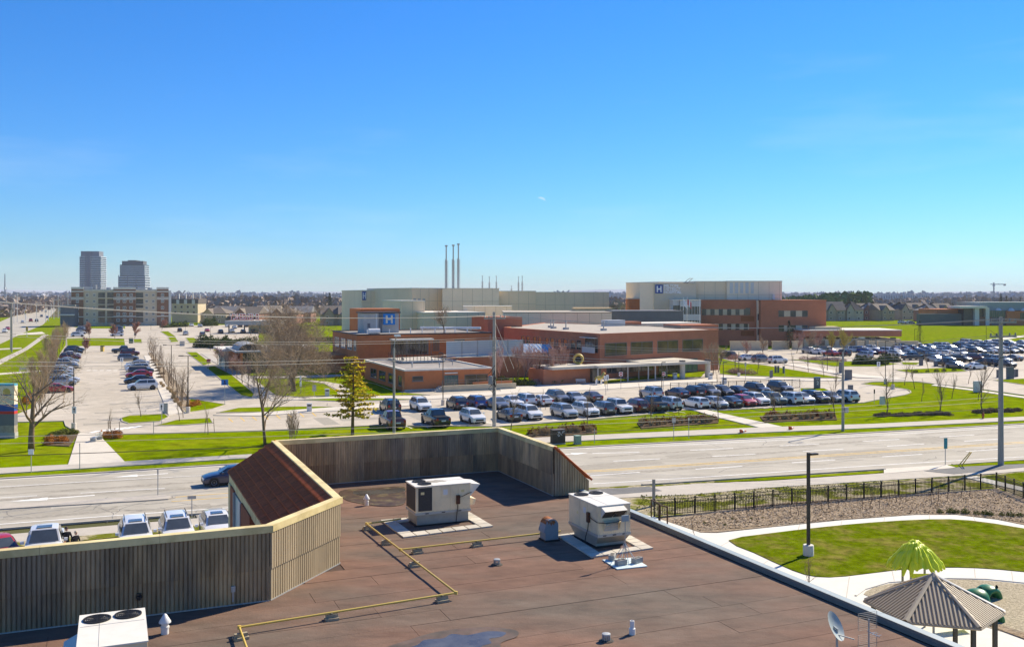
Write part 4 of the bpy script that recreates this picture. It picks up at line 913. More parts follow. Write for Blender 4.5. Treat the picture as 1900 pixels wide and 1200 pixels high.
# covered walk
k0, k1 = V((PX(1110,160),160,0)), V((PX(1316,172),172,0)); kd = k1-k0
b5 = Bld('entrance_canopy', 'long flat concrete canopy on posts along the hospital entrance', 'canopy', k0, math.atan2(kd.y,kd.x))
kl = kd.length; M_can = mat('canopy_concrete', (.55,.50,.40), .85, .1, .8)
b5.box('roof_slab', 0, kl, 0, 4.2, 2.62, 3.05, M_can); b5.box('porch_slab', b5.u(1215), kl, 4.2, 15, 2.66, 3.09, M_can)
b5.box('side_slab', -8.5, 0, 1.0, 7.5, 2.60, 3.03, M_can); b5.box('lobby', -9.5, 0-.2, 2.2, 7.2, 0, 2.6, M_brick2)
b5.box('lobby_glazing', -.2, 1.6, 1.4, 4.0, 0, 2.6, M_pane)
for px in (1109.5,1165,1203,1216): xx = b5.u(px,.4); b5.box('post', xx-.09, xx+.09, .35, .53, 0, 2.62, M_mgrey)
for px in (1185,1237): xx = b5.u(px,3.6); b5.box('post', xx-.08, xx+.08, 3.5, 3.66, 0, 2.62, M_mgrey)
for px in (1266,1313): xx = b5.u(px,.9); MB().lathe([(.5,0),(.5,3.0)], (0,0,0), 16).build('column', M_can, b5.e, loc=(xx,.9,0), smooth=40); MB().lathe([(.56,3.0),(.56,3.3)], (0,0,0), 16).build('column_cap', M_coping, b5.e, loc=(xx,.9,.0))
letters('canopy_lettering', 'EMERGENCY ENTRANCE', .42, M_signw, b5.e, (2.9,-.02,2.84), depth=.02, sx=.8)
# ------------------------------------------------------------------ new hospital: cream volumes
b6 = Bld('new_hospital', 'big cream panel hospital with brick wing and navy H name sign', 'building', (PX(765,300),300))
def vol(nm, pxl, pxr, Y, pyt, dep, m, zb=0., cop=None, rz=TH):
    o = V((PX(pxl,Y),Y,0)); d = V((math.cos(rz), math.sin(rz), 0)); t = tsolve(o, d, pxr); zt = PZ(pyt,Y)
    r = MB().box(0,t,0,dep,zb,zt-.25).build(nm, m, b6.e); q = o-b6.o
    r.location = (q.dot(b6.dx), q.dot(b6.dy), 0); r.rotation_euler = (0,0,rz-b6.rz)
    MB().box(-.1,t+.1,-.1,dep+.1,zt-.25,zt).build('coping', cop or M_wcoping, r)
    if m in (M_cream, M_cream2, M_warm) and t > 5 and zt > 9:
        for i in range(1, int(t/3.2)+1): MB().box(i*3.2-.05,i*3.2+.05,-.03,0,zb,zt-.25).build('panel_joint', M_joint, r)
        for zj in (zt-4.2, zt-8.2):
            if zj > zb+1: MB().box(0,t,-.028,0,zj-.05,zj+.05).build('panel_joint', M_joint, r)
    return r, t, zt
def on(r, x0, x1, y0, y1, z0, z1, m, nm): return MB().box(x0,x1,y0,y1,z0,z1).build(nm, m, r)
v1, t_, zt = vol('volume', 671, 764, 318, 538, 30, M_cream)
for i in range(4): on(v1, t_*.36+i*1.35, t_*.36+i*1.35+.6, -.06, 0, zt-7.5, zt-.4, M_mgrey, 'louvre_strip')
on(v1, t_*.72, t_*.90, -.3, 0, zt-7, zt-3.4, M_cream2, 'duct_box')
on(v1, .2, 1.5, -.2, 0, zt-3.4, zt-.5, M_navy, 'name_sign')
hh = MB(); hh.box(.35,.62,-.25,-.2,zt-3.0,zt-.9).box(1.08,1.35,-.25,-.2,zt-3.0,zt-.9).box(.62,1.08,-.25,-.2,zt-2.1,zt-1.8); hh.build('letter_H', M_signw, v1)
v2, t_, zt = vol('volume', 764, 821, 300, 534, 30, M_cream, rz=TH*1.6); 
for i in range(3): on(v2, t_*.05+i*1.7, t_*.05+i*1.7+1.0, -.05, 0, zt-6.5+(.9*i), zt-3.4, M_mgrey, 'louvre')
v3, t_, zt = vol('volume', 821, 926, 302, 534.5, 30, M_cream2, rz=.10)
v4, t_, zt = vol('volume', 926, 994, 306, 539.5, 26, M_cream, rz=.06); v5, t_, zt = vol('volume', 994, 1130, 307, 541.5, 26, M_warm, rz=.12)
vol('volume', 745, 788, 262, 557.5, 20, M_cream); vol('low_volume', 786, 900, 258, 579.5, 22, M_cream)
vol('roof_plant', 860, 950, 280, 567.5, 8, M_cream2, 9, rz=.05)
# wide pale roof over a glazed link, ochre stone
v6, t_, zt = vol('link_canopy', 935, 1135, 246, 579, 26, M_cream2, 6.6, M_gravelroof, rz=.03)
r7, t_, zt = vol('link_wall', 968, 1127, 250, 588, 12, M_ochre, 0, M_ochre, rz=.03)
b_ = MB(); on(r7, t_*.26, t_*.72, -.05, 0, 3.8, zt-.3, M_pane, 'link_glazing')
for i in range(9): on(r7, t_*.26+(t_*.46)*i/9-.05, t_*.26+(t_*.46)*i/9+.05, -.1, -.05, 3.8, zt-.3, M_frame, 'mullion')
vol('ochre_block', 1066, 1136, 262, 571, 8, M_ochre, 0, M_ochre, rz=.02)
for i in range(6): MB().tube([(PX(985+i*4.5,252)-b6.o.x,0,0),(PX(985+i*4.5,252)-b6.o.x,0,.1)], .05, 4) if False else None
# charcoal band
r8, t_, zt = vol('charcoal_band', 1135, 1268, 252, 576.5, 14, M_dgrey, 7.5, M_dgrey, rz=.06)
r9, t_, zt = vol('glazed_storey', 1137, 1264, 253, 591, 12, M_tan, 0, M_tan, rz=.06)
for i in range(9):
    x = t_*(.03+.108*i); on(r9, x, x+t_*.065, -.06, 0, 5.2, zt-.35, M_pane, 'window')
# sign block
r10, t_, zt = vol('sign_block', 1214, 1292, 286, 525.5, 16, M_taupe, 0, M_taupe, rz=.05)  # darker, greyer tone than the cream volumes beside it
W10 = t_; s_ = 2.62; zc_ = zt-.45-s_/2
on(r10, .3, .3+s_*.86, -.25, 0, zc_-s_/2, zc_+s_/2, M_navy, 'hospital_sign')
hb = MB(); cxm = .3+s_*.43; hb.box(cxm-.75,cxm-.35,-.32,-.25,zc_-.95,zc_+.95).box(cxm+.35,cxm+.75,-.32,-.25,zc_-.95,zc_+.95).box(cxm-.35,cxm+.35,-.31,-.25,zc_-.2,zc_+.22); hb.build('letter_H', M_signw, r10)
for i, s_t in enumerate(('MILTON','DISTRICT','HOSPITAL')):
    letters('name_lettering', s_t, 1.2, M_signw, r10, (2.85,-.12,zc_+.98-.98*i), depth=.08, align='LEFT', bold=.05)
vol('sign_return', 1187, 1214, 288, 525.3, 14, M_cream2, 0, M_cream2, rz=-.25)
vol('upper_volume', 1221, 1290, 296, 522.5, 20, M_cream, 10); vol('upper_volume', 1288, 1349, 288, 521.5, 24, M_cream, 0, rz=.0)
r11, t_, zt = vol('lit_volume', 1349, 1451, 287, 521, 24, M_cream2, 0, rz=.0)  # paler panel colour puts the sunlit look into this face
for i in range(5): on(r11, t_*(.05+.095*i), t_*(.05+.095*i)+.9, -.06, 0, zt-3.8, zt-.5, M_lgrey, 'louvre_strip')
on(r11, t_*.82, t_*.86, -.8, 0, zt-5.7, zt-4.2, M_wm, 'flue')
# glazed stair tower
r12, t_, zt = vol('glass_tower', 1262, 1300, 279, 556, 9, M_pane, 0, M_cream2, rz=.02)
for i in range(8): on(r12, t_*i/7-.06, t_*i/7+.06, -.12, -.0, 0, zt-.2, M_wframe, 'mullion')
for z0, z1 in ((zt-2.0,zt-.3),(zt-6.1,zt-4.3)): on(r12, 0, t_, -.05, 0, z0, z1, M_lgrey, 'spandrel')
r13, t_, zt = vol('glass_box', 1249, 1263, 280, 556, 8, M_lgrey, 0, rz=.02); on(r13, 0, t_, -.05, 0, zt-3.2, zt-1.7, M_pane, 'window')
# three-storey brick
r14, t14, zt = vol('brick_wing', 1299, 1407, 284, 556, 22, M_brick2, 0, M_brick2, rz=.02)
def rwin(r, x, z, w_, h_, two=True):
    o = MB().box(x,x+w_,-.08,0,z,z+h_).build('window', M_frame, r); MB().box(x+.08,x+w_-.08,-.095,-.08,z+.08,z+h_-.08).build('pane', M_pane, o)
    return o
for lev in (zt-4.6, zt-9.0):
    on(r14, .5, t14*.84, -.03, 0, lev, lev+1.75, M_tan, 'stone_band')
    for i in range(6): rwin(r14, .6+i*2.52, lev-.1, 1.25, 1.9)
    on(r14, t14*.70, t14*.93, -.06, 0, lev-1.9, lev-.3, mat('orange_panel', (.30,.10,.03), .8, .1), 'balcony_panel')
on(r14, t14*.78, t14*.86, -.1, 0, zt-4.6, zt-2.5, M_pane, 'window')
r15, t15, zt15 = vol('stair_strip', 1405.5, 1412, 283.2, 557, 3, M_cream2, 0, rz=.02)
for z0 in (zt15-6.0, zt15-10.4): on(r15, .05, t15-.05, -.06, 0, z0, z0+1.9, M_pane, 'window')
r16, t16, zt = vol('brick_wing', 1411.5, 1533, 281, 556.5, 24, M_brick2, 0, M_brick2, rz=.02)
for lev in (zt-4.95, zt-9.3):
    on(r16, t16*.27, t16*.71, -.03, 0, lev, lev+1.75, M_tan, 'stone_band')
    for i in range(3): rwin(r16, t16*(.27+.18*i), lev-.1, 1.7, 1.9)
r17, t17, zt = vol('low_brick_wing', 1490, 1673, 273, 612, 16, M_brick2, 3.1, M_wcoping, rz=.02); r18, t18, zb_ = vol('low_wing_base', 1492, 1671, 273.5, 629, 15, M_tan, 0, M_tan, rz=.02)
for i in range(9): o = rwin(r18, t18*(.05+.105*i), .5, 1.7, 2.3)
on(r17, t17*.16, t17*.42, 3, 9, zt, zt+.8, M_tan, 'roof_plant')
for pxa, pxb, Y in ((1433,1464,262),(1470,1489,261),(1592,1604,262),(1614,1624,262),(1629,1660,262),(1665,1704,264),(1355,1425,258)):
    vol('garden_wall', pxa, pxb, Y, 632.5+(262-Y)*.1, .5, M_tan, 0, M_tan, rz=.02)
vol('brick_stub', 1168, 1188, 300, 553, 10, M_brick, 0, rz=.0)
# flues and stacks
def stack(px, pyt, pyb, Y, r, guy=True):
    x = PX(px,Y); zt, zb = PZ(pyt,Y), PZ(pyb,Y)-2; q = V((x,Y,0))-b6.o; h = zt-zb
    b = MB().lathe([(r,0),(r,h*.68),(r*.55,h*.72),(r*.5,h*.97),(r*1.2,h*.975),(r*1.2,h)], (0,0,0), 8)
    for k in range(3): b.tube([(r*1.6*math.cos(k*2.1),r*1.6*math.sin(k*2.1),0),(r*1.6*math.cos(k*2.1),r*1.6*math.sin(k*2.1),h*.7)], .03, 4)
    b.build('exhaust_stack', M_galv, b6.e, loc=(q.dot(b6.dx), q.dot(b6.dy), zb))
for px, py, r in ((828,455,.42),(841,454,.42),(850.5,452,.42)): stack(px, py, 534, 312, r)
for px, py in ((895,511),(908,513),(921,512),(962,513),(969,512),(949,530)): stack(px, py, 537, 316, .2)
# roof crane frame
fr = MB(); 
for x in (0,1.2): fr.tube([(x,0,0),(x+2.2,0,1.6)], .08, 4)
fr.tube([(2.2,0,1.6),(3.6,0,1.6)], .08, 4); q = V((PX(1268,296),296,0))-b6.o; fr.build('roof_davit', M_frame, b6.e, loc=(q.dot(b6.dx), q.dot(b6.dy), PZ(526,296)))
# ------------------------------------------------------------------ emergency canopy with mirrored lettering seen from behind
be = Bld('emergency_canopy', 'grey drive-through canopy carrying red EMERGENCY letters seen from behind', 'canopy', (PX(417,372),372), .0)
xe = be.u(520); be.box('roof_slab', 0, xe, 0, 9, PZ(602,372)-.2, PZ(595,372), M_mgrey)
for i in range(4): be.box('post', xe*(.05+.28*i), xe*(.05+.28*i)+.4, 1, 1.4, 0, PZ(602,372)-.2, M_frame)
lt = letters('emergency_lettering', 'EMERGENCY', 3.3, M_red, be.e, (be.u(452),1.2,PZ(595,372)+1.3), rot=(math.pi/2,0,math.pi), depth=.15, bold=.06, sx=.62)
lt2 = letters('letter_backing', 'EMERGENCY', 3.3, M_signw, be.e, (be.u(452),1.0,PZ(595,372)+1.6), rot=(math.pi/2,0,math.pi), depth=.05, bold=.0, sx=.62)
be.box('far_wall', xe*.3, xe, 10, 18, 0, 5, M_warm)
# pavilion with barrel skylight at the drive (left of the big tree)
bp = Bld('entrance_pavilion', 'small brick pavilion with barrel skylight left of the big bare tree', 'building', P(446,694), TH)
ww = bp.u(498); hp = bp.z(652,0); M_pr = mat('standing_seam', (.36,.36,.35), .6, .12, 1)
bp.box('pier', -.6, 0, 14, 15, 0, hp, M_brick); bp.box('wall', 0, ww, 9, 16, 0, hp-.2, M_brick); bp.box('glazing', .6, ww-.4, 1.0, 8.9, 0, hp-.25, M_pane)
bp.box('roof_slab', -1.0, ww+.3, -.8, 16.5, hp-.2, hp+.1, M_pr)
for i in range(6): bp.box('mullion', .55+(ww-1)*i/5, .65+(ww-1)*i/5, .92, 1.0, 0, hp-.25, M_frame)
bp.box('column', 0, .5, .4, .9, 0, hp-.2, M_brick)
bs = MB(); n = 10
for i in range(n+1):
    an = math.pi*i/n; bs.v += [(2.2-math.cos(an)*2.3, 1.5, hp+.1+math.sin(an)*1.3), (2.2-math.cos(an)*2.3, 13, hp+.1+math.sin(an)*1.3)]
for i in range(n): bs.f.append([2*i,2*i+1,2*i+3,2*i+2]); bs.m.append(0)
bs.f.append([2*i for i in range(n+1)]); bs.m.append(1); bs.build('barrel_skylight', [M_pr, M_pane], bp.e)
# ------------------------------------------------------------------ six-storey apartment building on the left
ba = Bld('apartment_building', 'six storey brown brick and grey stucco apartment block with stacked balconies', 'building', (PX(132,455),455), TH)
xw = ba.u(313); ztop = PZ(533,455)
def pxx(z): return ba.u(120+z/7.06)
def pzz(z): return PZ(450+z/7.06, 455)
ba.box('core', 0, xw, .6, 20, 0, pzz(615), M_stucco); ba.box('side_wall', xw, xw+1.2, 0, 20, 0, pzz(625), M_wframe)  # white end wall has its sunlit brightness put into the colour
ba.box('roof', .3, xw-.3, .9, 19, pzz(615), pzz(610), M_tar)
for x0, x1 in ((88,245),(640,930),(1210,1358)):
    ba.box('brick_bay', pxx(x0), pxx(x1), 0, 2, 0, pzz(590), M_dbrick)
    for za, zb in ((582,610),(632,648),(715,728),(735,748),(967,980)): ba.box('stone_band', pxx(x0)-.15, pxx(x1)+.15, -.12, 2, pzz(zb), pzz(za), M_wcoping)
ba.box('cornice', pxx(245), pxx(640), .45, 1.5, pzz(632), pzz(615), M_wcoping); ba.box('cornice', pxx(930), pxx(1210), .45, 1.5, pzz(632), pzz(615), M_wcoping)
rows = [(668,708),(752,790),(838,880),(920,962),(1000,1042),(1085,1115)]
for za, zb in rows:
    for x0, x1, y in ((148,186,0),(275,313,.6),(370,405,.6),(680,722,0),(762,806,0),(850,890,0),(1055,1092,.6),(1145,1180,.6),(1262,1302,0)):
        ba.win((pxx(x0),y,pzz(zb)), pxx(x1)-pxx(x0), pzz(za)-pzz(zb), fm=M_wframe, mull=2, fw=.2, pm=M_pane)
for x0, x1 in ((440,528),(558,640),(935,1028)):
    for i, (za, zb) in enumerate(((655,722),(738,808),(820,862),(898,975),(985,1060))):
        lg = ba.box('loggia', pxx(x0), pxx(x1), .52, .6, pzz(zb), pzz(za), M_pane)
        ba.box('balcony_slab', pxx(x0)-.1, pxx(x1)+.1, -.4, .6, pzz(zb)-.25, pzz(zb), M_wcoping)
        b = MB()
        for k in range(9):
            x = pxx(x0)+(pxx(x1)-pxx(x0))*k/8; b.box(x-.03,x+.03,-.35,-.3,pzz(zb),pzz(zb)+1.1)
        b.box(pxx(x0),pxx(x1),-.36,-.29,pzz(zb)+1.05,pzz(zb)+1.15); b.build('balcony_rail', M_frame, lg) if False else b.build('balcony_rail', M_frame, ba.e)
ba.box('balcony_pier', pxx(530), pxx(556), .0, .6, 0, pzz(640), M_stucco)
for x, w_, h_ in ((255,110,1.2),(400,20,2.2),(545,60,1.0),(960,100,1.0),(1090,60,.9)): ba.box('roof_plant', pxx(x), pxx(x+w_), 4, 8, pzz(612), pzz(612)+h_, M_wcoping)
# two towers far behind
def tower(label, pxl, pxr, pyt, Y, core, floors, style):
    t = Bld('residential_tower', label, 'tower', (PX(pxl,Y),Y), .05, 'residential towers beyond the apartment block'); w_ = t.u(pxr); zt = PZ(pyt,Y); d_ = 24
    t.box('glass_shaft', .5, w_-.5, .5, d_, 0, zt-3, mat('tower_glass', (.04,.06,.08), .12, .3, .1, spec=.7))
    fh = (zt-3)/floors
    for i in range(floors):
        z = fh*i; 
        t.box('floor_slab', 0 if i%4 else -.3, w_+(0 if i%3 else .4), 0, d_+.5, z+fh*.66, z+fh*.95, mat('tower_white', (.62,.65,.68), .6, .1, .1))
    for a0, a1 in core: t.box('pier', w_*a0, w_*a1, -.3, .5, 0, zt-1, mat('tower_grey', (.19,.21,.24), .6, .1, .1))
    return t, w_, zt
tt, w_, zt = tower('taller pale glass tower with curved crown and vertical ribs', 147, 187, 472, 1500, ((.26,.29),(.33,.36),(.40,.43),(.47,.50)), 26, 0)
tt.box('crown', w_*.05, w_*.90, 2, 20, zt-3, PZ(466,1500), mat('tower_grey', (.19,.21,.24))); tt.box('core_wall', w_*.38, w_*.52, -.1, .4, 0, PZ(466,1500), mat('tower_grey', (.19,.21,.24)))
tt, w_, zt = tower('shorter dark glass tower with stepped penthouse', 219.5, 269, 509, 1450, ((.0,.02),(.33,.35),(.65,.67),(.98,1.)), 12, 1)
tt.box('upper_shaft', w_*.05, w_*.97, 1, 22, zt-3, PZ(491,1450), mat('tower_glass', (.08,.11,.14)))
for i in range(5): tt.box('floor_slab', w_*.04, w_*.98, .8, 22.3, zt-.5+i*3.1, zt+.3+i*3.1, mat('tower_white', (.62,.65,.68)))
tt.box('penthouse', w_*.1, w_*.9, 4, 20, PZ(491,1450), PZ(484,1450), mat('tower_dark', (.12,.13,.14))); tt.box('penthouse_core', w_*.32, w_*.65, 4, 20, PZ(484,1450), PZ(482.5,1450), mat('tower_dark', (.12,.13,.14)))
# stacked townhouse block right of the apartment building
bt = Bld('stacked_townhouse', 'tan stacked townhouse block with grey mansard roof beside the apartments', 'building', (PX(319,520),520), .0)
wt = bt.u(367); bt.box('wall', 0, wt, 0, 14, 0, PZ(563,520), M_tan)
bt.box('mansard', -.3, wt+.3, -.2, 14, PZ(563,520), PZ(554.5,520), mat('grey_shingle', (.14,.12,.105), .9, .15, .5))
for i in range(3): bt.box('dormer', wt*(.18+.3*i), wt*(.18+.3*i)+1.6, -.5, 1, PZ(564,520), PZ(556,520), M_wframe)
for lv in (565,575): 
    for i in range(4): bt.win((wt*(.08+.24*i),-.02,PZ(lv+7,520)), 1.5, 1.6, fm=M_wframe, fw=.15)
for i in range(4): bt.box('chimney_vent', wt*(.1+.27*i), wt*(.1+.27*i)+.5, 6, 6.6, PZ(554.5,520), PZ(545,520), M_wframe)
# ------------------------------------------------------------------ modern school on the right
bsch = Bld('glass_school', 'modern school with grey green metal box and tall glazed entrance', 'building', (PX(1785,470),470), .0)
def sq(nm, pxl, pxr, pyt, pyb, y0, y1, m): x0, x1 = bsch.u(pxl,y0), bsch.u(pxr,y0); return bsch.box(nm, x0, x1, y0, y1, max(0,PZ(pyb,470+y0)), PZ(pyt,470+y0), m)
M_sch = mat('grey_green_metal', (.30,.34,.31), .6, .1, .2)
sq('metal_box', 1817, 1980, 560.5, 576, 6, 30, M_sch); sq('glazed_hall', 1788, 1810, 571, 640, 2, 20, M_pane); sq('white_frame', 1809, 1817, 568.5, 640, 0, 20, M_lgrey)
sq('white_roof', 1782, 1832, 568, 572, -1, 12, M_wcoping); sq('glazing', 1817, 1829, 572, 640, 3, 20, M_pane); sq('white_frame', 1829, 1836, 571, 640, 1, 20, M_lgrey)
sq('green_glazing', 1836, 1868, 576, 588, 3, 20, M_green); sq('brick_wall', 1868, 1980, 577, 640, 2, 20, M_brick); sq('dark_base', 1836, 1868, 588, 640, 3.5, 20, M_dgrey); sq('stone_wall', 1817, 1840, 588, 640, 1.5, 3, M_dbrick)
sq('brick_gym', 1739, 1788, 573.5, 640, 8, 30, M_brick); sq('grey_gym', 1707, 1789, 582, 640, 4, 8, mat('grey_green_wall', (.13,.145,.13), .8, .1, .3))
for i in range(3): dm_ = MB().lathe([(1.6,0),(1.5,.7),(.9,1.3),(.1,1.6)], (0,0,0), 12); dm_.build('roof_dome', M_wm, bsch.e, loc=(bsch.u(1852+i*24,6),6,PZ(577,476)), smooth=60)
for i in range(14): x = bsch.u(1788.5+i*1.6,2); bsch.box('mullion', x-.08, x+.08, 1.85, 2.0, 0, PZ(571,472), M_frame)
for i in range(8): x = bsch.u(1837+i*4,3); bsch.box('mullion', x-.08, x+.08, 2.85, 3.0, PZ(588,473), PZ(576,473), M_frame)
sq('window', 1893, 1910, 580, 592, 1.9, 2, M_pane)
# ------------------------------------------------------------------ houses
M_shing = [mat('brown_shingle', (.20,.165,.13), .95, .15, .4, rnd=.1), mat('grey_shingle2', (.17,.165,.165), .95, .15, .4, rnd=.1), mat('dark_shingle', (.12,.105,.09), .95, .15, .4), mat('tan_shingle', (.30,.25,.19), .95, .12, .4)]
M_hw = [mat('tan_brick', (.40,.31,.21), .9, .12, .5), mat('rose_brick', (.33,.17,.125), .9, .12, .5), mat('beige_brick', (.46,.39,.29), .9, .1, .5)]
ORD = ['first','second','third','fourth','fifth','sixth','seventh','eighth','ninth','tenth','eleventh','twelfth','thirteenth','fourteenth','fifteenth','sixteenth','seventeenth','eighteenth','nineteenth','twentieth','twenty-first','twenty-second','twenty-third','twenty-fourth','twenty-fifth','twenty-sixth','twenty-seventh','twenty-eighth','twenty-ninth','thirtieth','thirty-first','thirty-second','thirty-third','thirty-fourth','thirty-fifth','thirty-sixth','thirty-seventh','thirty-eighth']
def house(label, px, Y, w_, d_, eave, ridge, wm, rm, rz, group, gable=True):
    o = V((PX(px,Y),Y,0)); h = Bld('house', label, 'house', o, rz, group)
    h.box('wall', 0, w_, 0, d_, 0, eave, wm); e = .5
    r = MB(); ins = d_*.5 if not gable else 0
    r.add([(-e,-e,eave),(w_+e,-e,eave),(w_+e,d_+e,eave),(-e,d_+e,eave),(ins,d_/2,ridge),(w_-ins,d_/2,ridge)], [(0,1,5,4),(2,3,4,5),(1,2,5),(3,0,4),(3,2,1,0)]); r.build('roof', rm, h.e)
    # cross gable towards the viewer
    g0, g1 = w_*.12, w_*.52; gz = eave+(ridge-eave)*.72
    g = MB().add([(g0,-1.2,eave-.1),(g1,-1.2,eave-.1),((g0+g1)/2,-1.2,gz),(g0,-1.2,0),(g1,-1.2,0)], [(0,2,1),(3,0,1,4)]); g.add([(g0,0,0),(g0,0,eave),(g1,0,0),(g1,0,eave)], []); 
    k = len(g.v)-4; g.f += [[3,k,k+1,0],[4,1,k+3,k+2]]; g.m += [0,0]; g.build('gable_front', wm, h.e)
    gr_ = MB().add([(g0-.4,-1.6,eave-.25),((g0+g1)/2,-1.6,gz+.12),((g0+g1)/2,d_*.45,gz+.12),(g0-.4,d_*.2,eave-.25),(g1+.4,-1.6,eave-.25),(g1+.4,d_*.2,eave-.25)], [(0,1,2,3),(1,4,5,2)]); gr_.build('gable_roof', rm, h.e)
    for (x, y, z) in ((g0+.8,-1.25,eave-2.1),(w_*.62,-.02,eave-2.1),(w_*.82,-.02,eave-2.1),(g0+.8,-1.25,.8),(w_*.7,-.02,.8)): h.win((x,y,z), 1.3, 1.4, fm=M_wframe, fw=.15)
    return h
hr_ = random.Random(8)
hx = [1532,1548,1566,1582,1598,1616,1632,1650,1668,1690,1706,1722,1742]
for i, px in enumerate(hx):
    Y = 560+hr_.uniform(-15,30)+(i%2)*25; house('brown roofed suburban house, %s from the left behind the grass hill' % ORD[i], px, Y, 11, 13, 6.3, 10.6+hr_.uniform(-.6,.8), M_hw[i%3], M_shing[(i*7)%3], hr_.choice((.2,-.15,.35,.1)), 'houses behind the grass hill', i%3 == 0)
for i, px in enumerate((596,612,629,645,660)):
    house('beige house with brown roof, %s from the left between big tree and hospital' % ORD[i], px, 470+(i%2)*20, 12, 12, 5.6, 9.8, M_hw[2 if i%2 else 0], M_shing[3 if i%2 else 0], .25, 'beige houses left of the hospital', i%2 == 0)
for i, px in enumerate((372,392,412,432,452,474,500,530)):
    house('brown roofed row house, %s from the left beyond the emergency canopy' % ORD[i], px, 500+(i%3)*28, 14, 15, 5.4, 9.0, M_hw[1 if i > 2 else 0], M_shing[(0,1,3)[i%3]], -.1+.1*(i%3), 'row houses beyond the emergency canopy', i%2 == 1)
# far white apartment blocks on the right
M_fw = mat('far_white', (.55,.56,.56), .7, .06, .1); M_fg = mat('far_glass', (.16,.18,.2), .4, .2, .1)
for nm, a_, b_ in (('left',1614,1669), ('right',1675,1724)):
    f = Bld('far_apartment_block', 'distant white apartment slab on the horizon, the %s one' % nm, 'building', (PX(a_,1500),1500), .0, 'distant white apartment slabs'); w_ = f.u(b_)
    f.box('core', 0, w_, 0, 16, 0, PZ(548,1500), M_fg)
    for i in range(12): f.box('bay', w_*i/12, w_*(i+.55)/12, -1, 0, 0, PZ(547-(i%3 == 1),1500), M_fw)
    for i in range(7): f.box('balcony_band', 0, w_, -1.4, -.2, 1+i*2.6, 1.9+i*2.6, M_fw)
# ================================================================== cars
M_tyre = mat('tyre_rubber', (.022,.021,.020), .8, .1, 5)
M_rim = mat('alloy_rim', (.42,.42,.41), .35, .1, 5, metal=.7)
M_cglass = mat('car_glass', (.10,.115,.12), .07, .3, .8, spec=.8, metal=.35)
M_trim = mat('black_trim', (.02,.02,.02), .5, .1, 5)
M_head = mat('headlamp', (.62,.63,.62), .12, .1, 5, spec=.8)
M_tail = mat('tail_lamp', (.32,.012,.010), .2, .1, 5, spec=.6)
M_plate = mat('number_plate', (.65,.66,.68), .5, .05, 5)
PAINT = {}
def paint(c):
    cols = dict(white=(.74,.73,.70), silver=(.42,.43,.43), grey=(.17,.175,.18), charcoal=(.065,.068,.072), black=(.014,.014,.016), red=(.42,.02,.02), maroon=(.13,.022,.024), blue=(.03,.07,.24), navy=(.016,.022,.055), beige=(.40,.36,.29), green=(.10,.13,.11), brown=(.10,.065,.045))
    if c not in PAINT:
        PAINT[c] = mat('paint_'+c, cols[c], .32, .04, 1, spec=.5, coat=.8, metal=.25 if c in ('silver','grey','charcoal','blue') else 0)
    return PAINT[c]
# L, W, H, hood front z, cowl z, deck z, (gh base front, top front, top rear, base rear), wheel radius, ground clearance
KIND = dict(
 sedan=(4.65,1.82,1.45,.74,.96,1.02,(1.05,.30,-1.0,-1.75),.33,.18), suv=(4.60,1.87,1.68,.88,1.08,1.12,(1.12,.45,-1.85,-2.18),.36,.22),
 hatch=(4.25,1.78,1.50,.78,.99,1.05,(1.15,.42,-1.45,-1.98),.32,.18), wagon=(4.75,1.80,1.50,.76,.97,1.02,(1.1,.35,-1.9,-2.25),.33,.18),
 jeep=(4.45,1.85,1.80,1.02,1.12,1.14,(.72,.42,-2.02,-2.12),.38,.26), pickup=(5.75,2.0,1.92,1.08,1.20,1.18,(1.05,.50,-.95,-1.18),.41,.30),
 van=(5.05,1.97,1.78,.86,1.08,1.10,(1.55,.75,-2.15,-2.42),.35,.2))
def loft(rings):
    b = MB(); n = len(rings[0])
    for r in rings: b.v += r
    for i in range(len(rings)-1):
        for j in range(n-1): b.f.append([i*n+j, (i+1)*n+j, (i+1)*n+j+1, i*n+j+1]); b.m.append(0)
    b.f.append(list(range(n))); b.m.append(0); b.f.append([(len(rings)-1)*n+j for j in range(n)][::-1]); b.m.append(0)
    return b
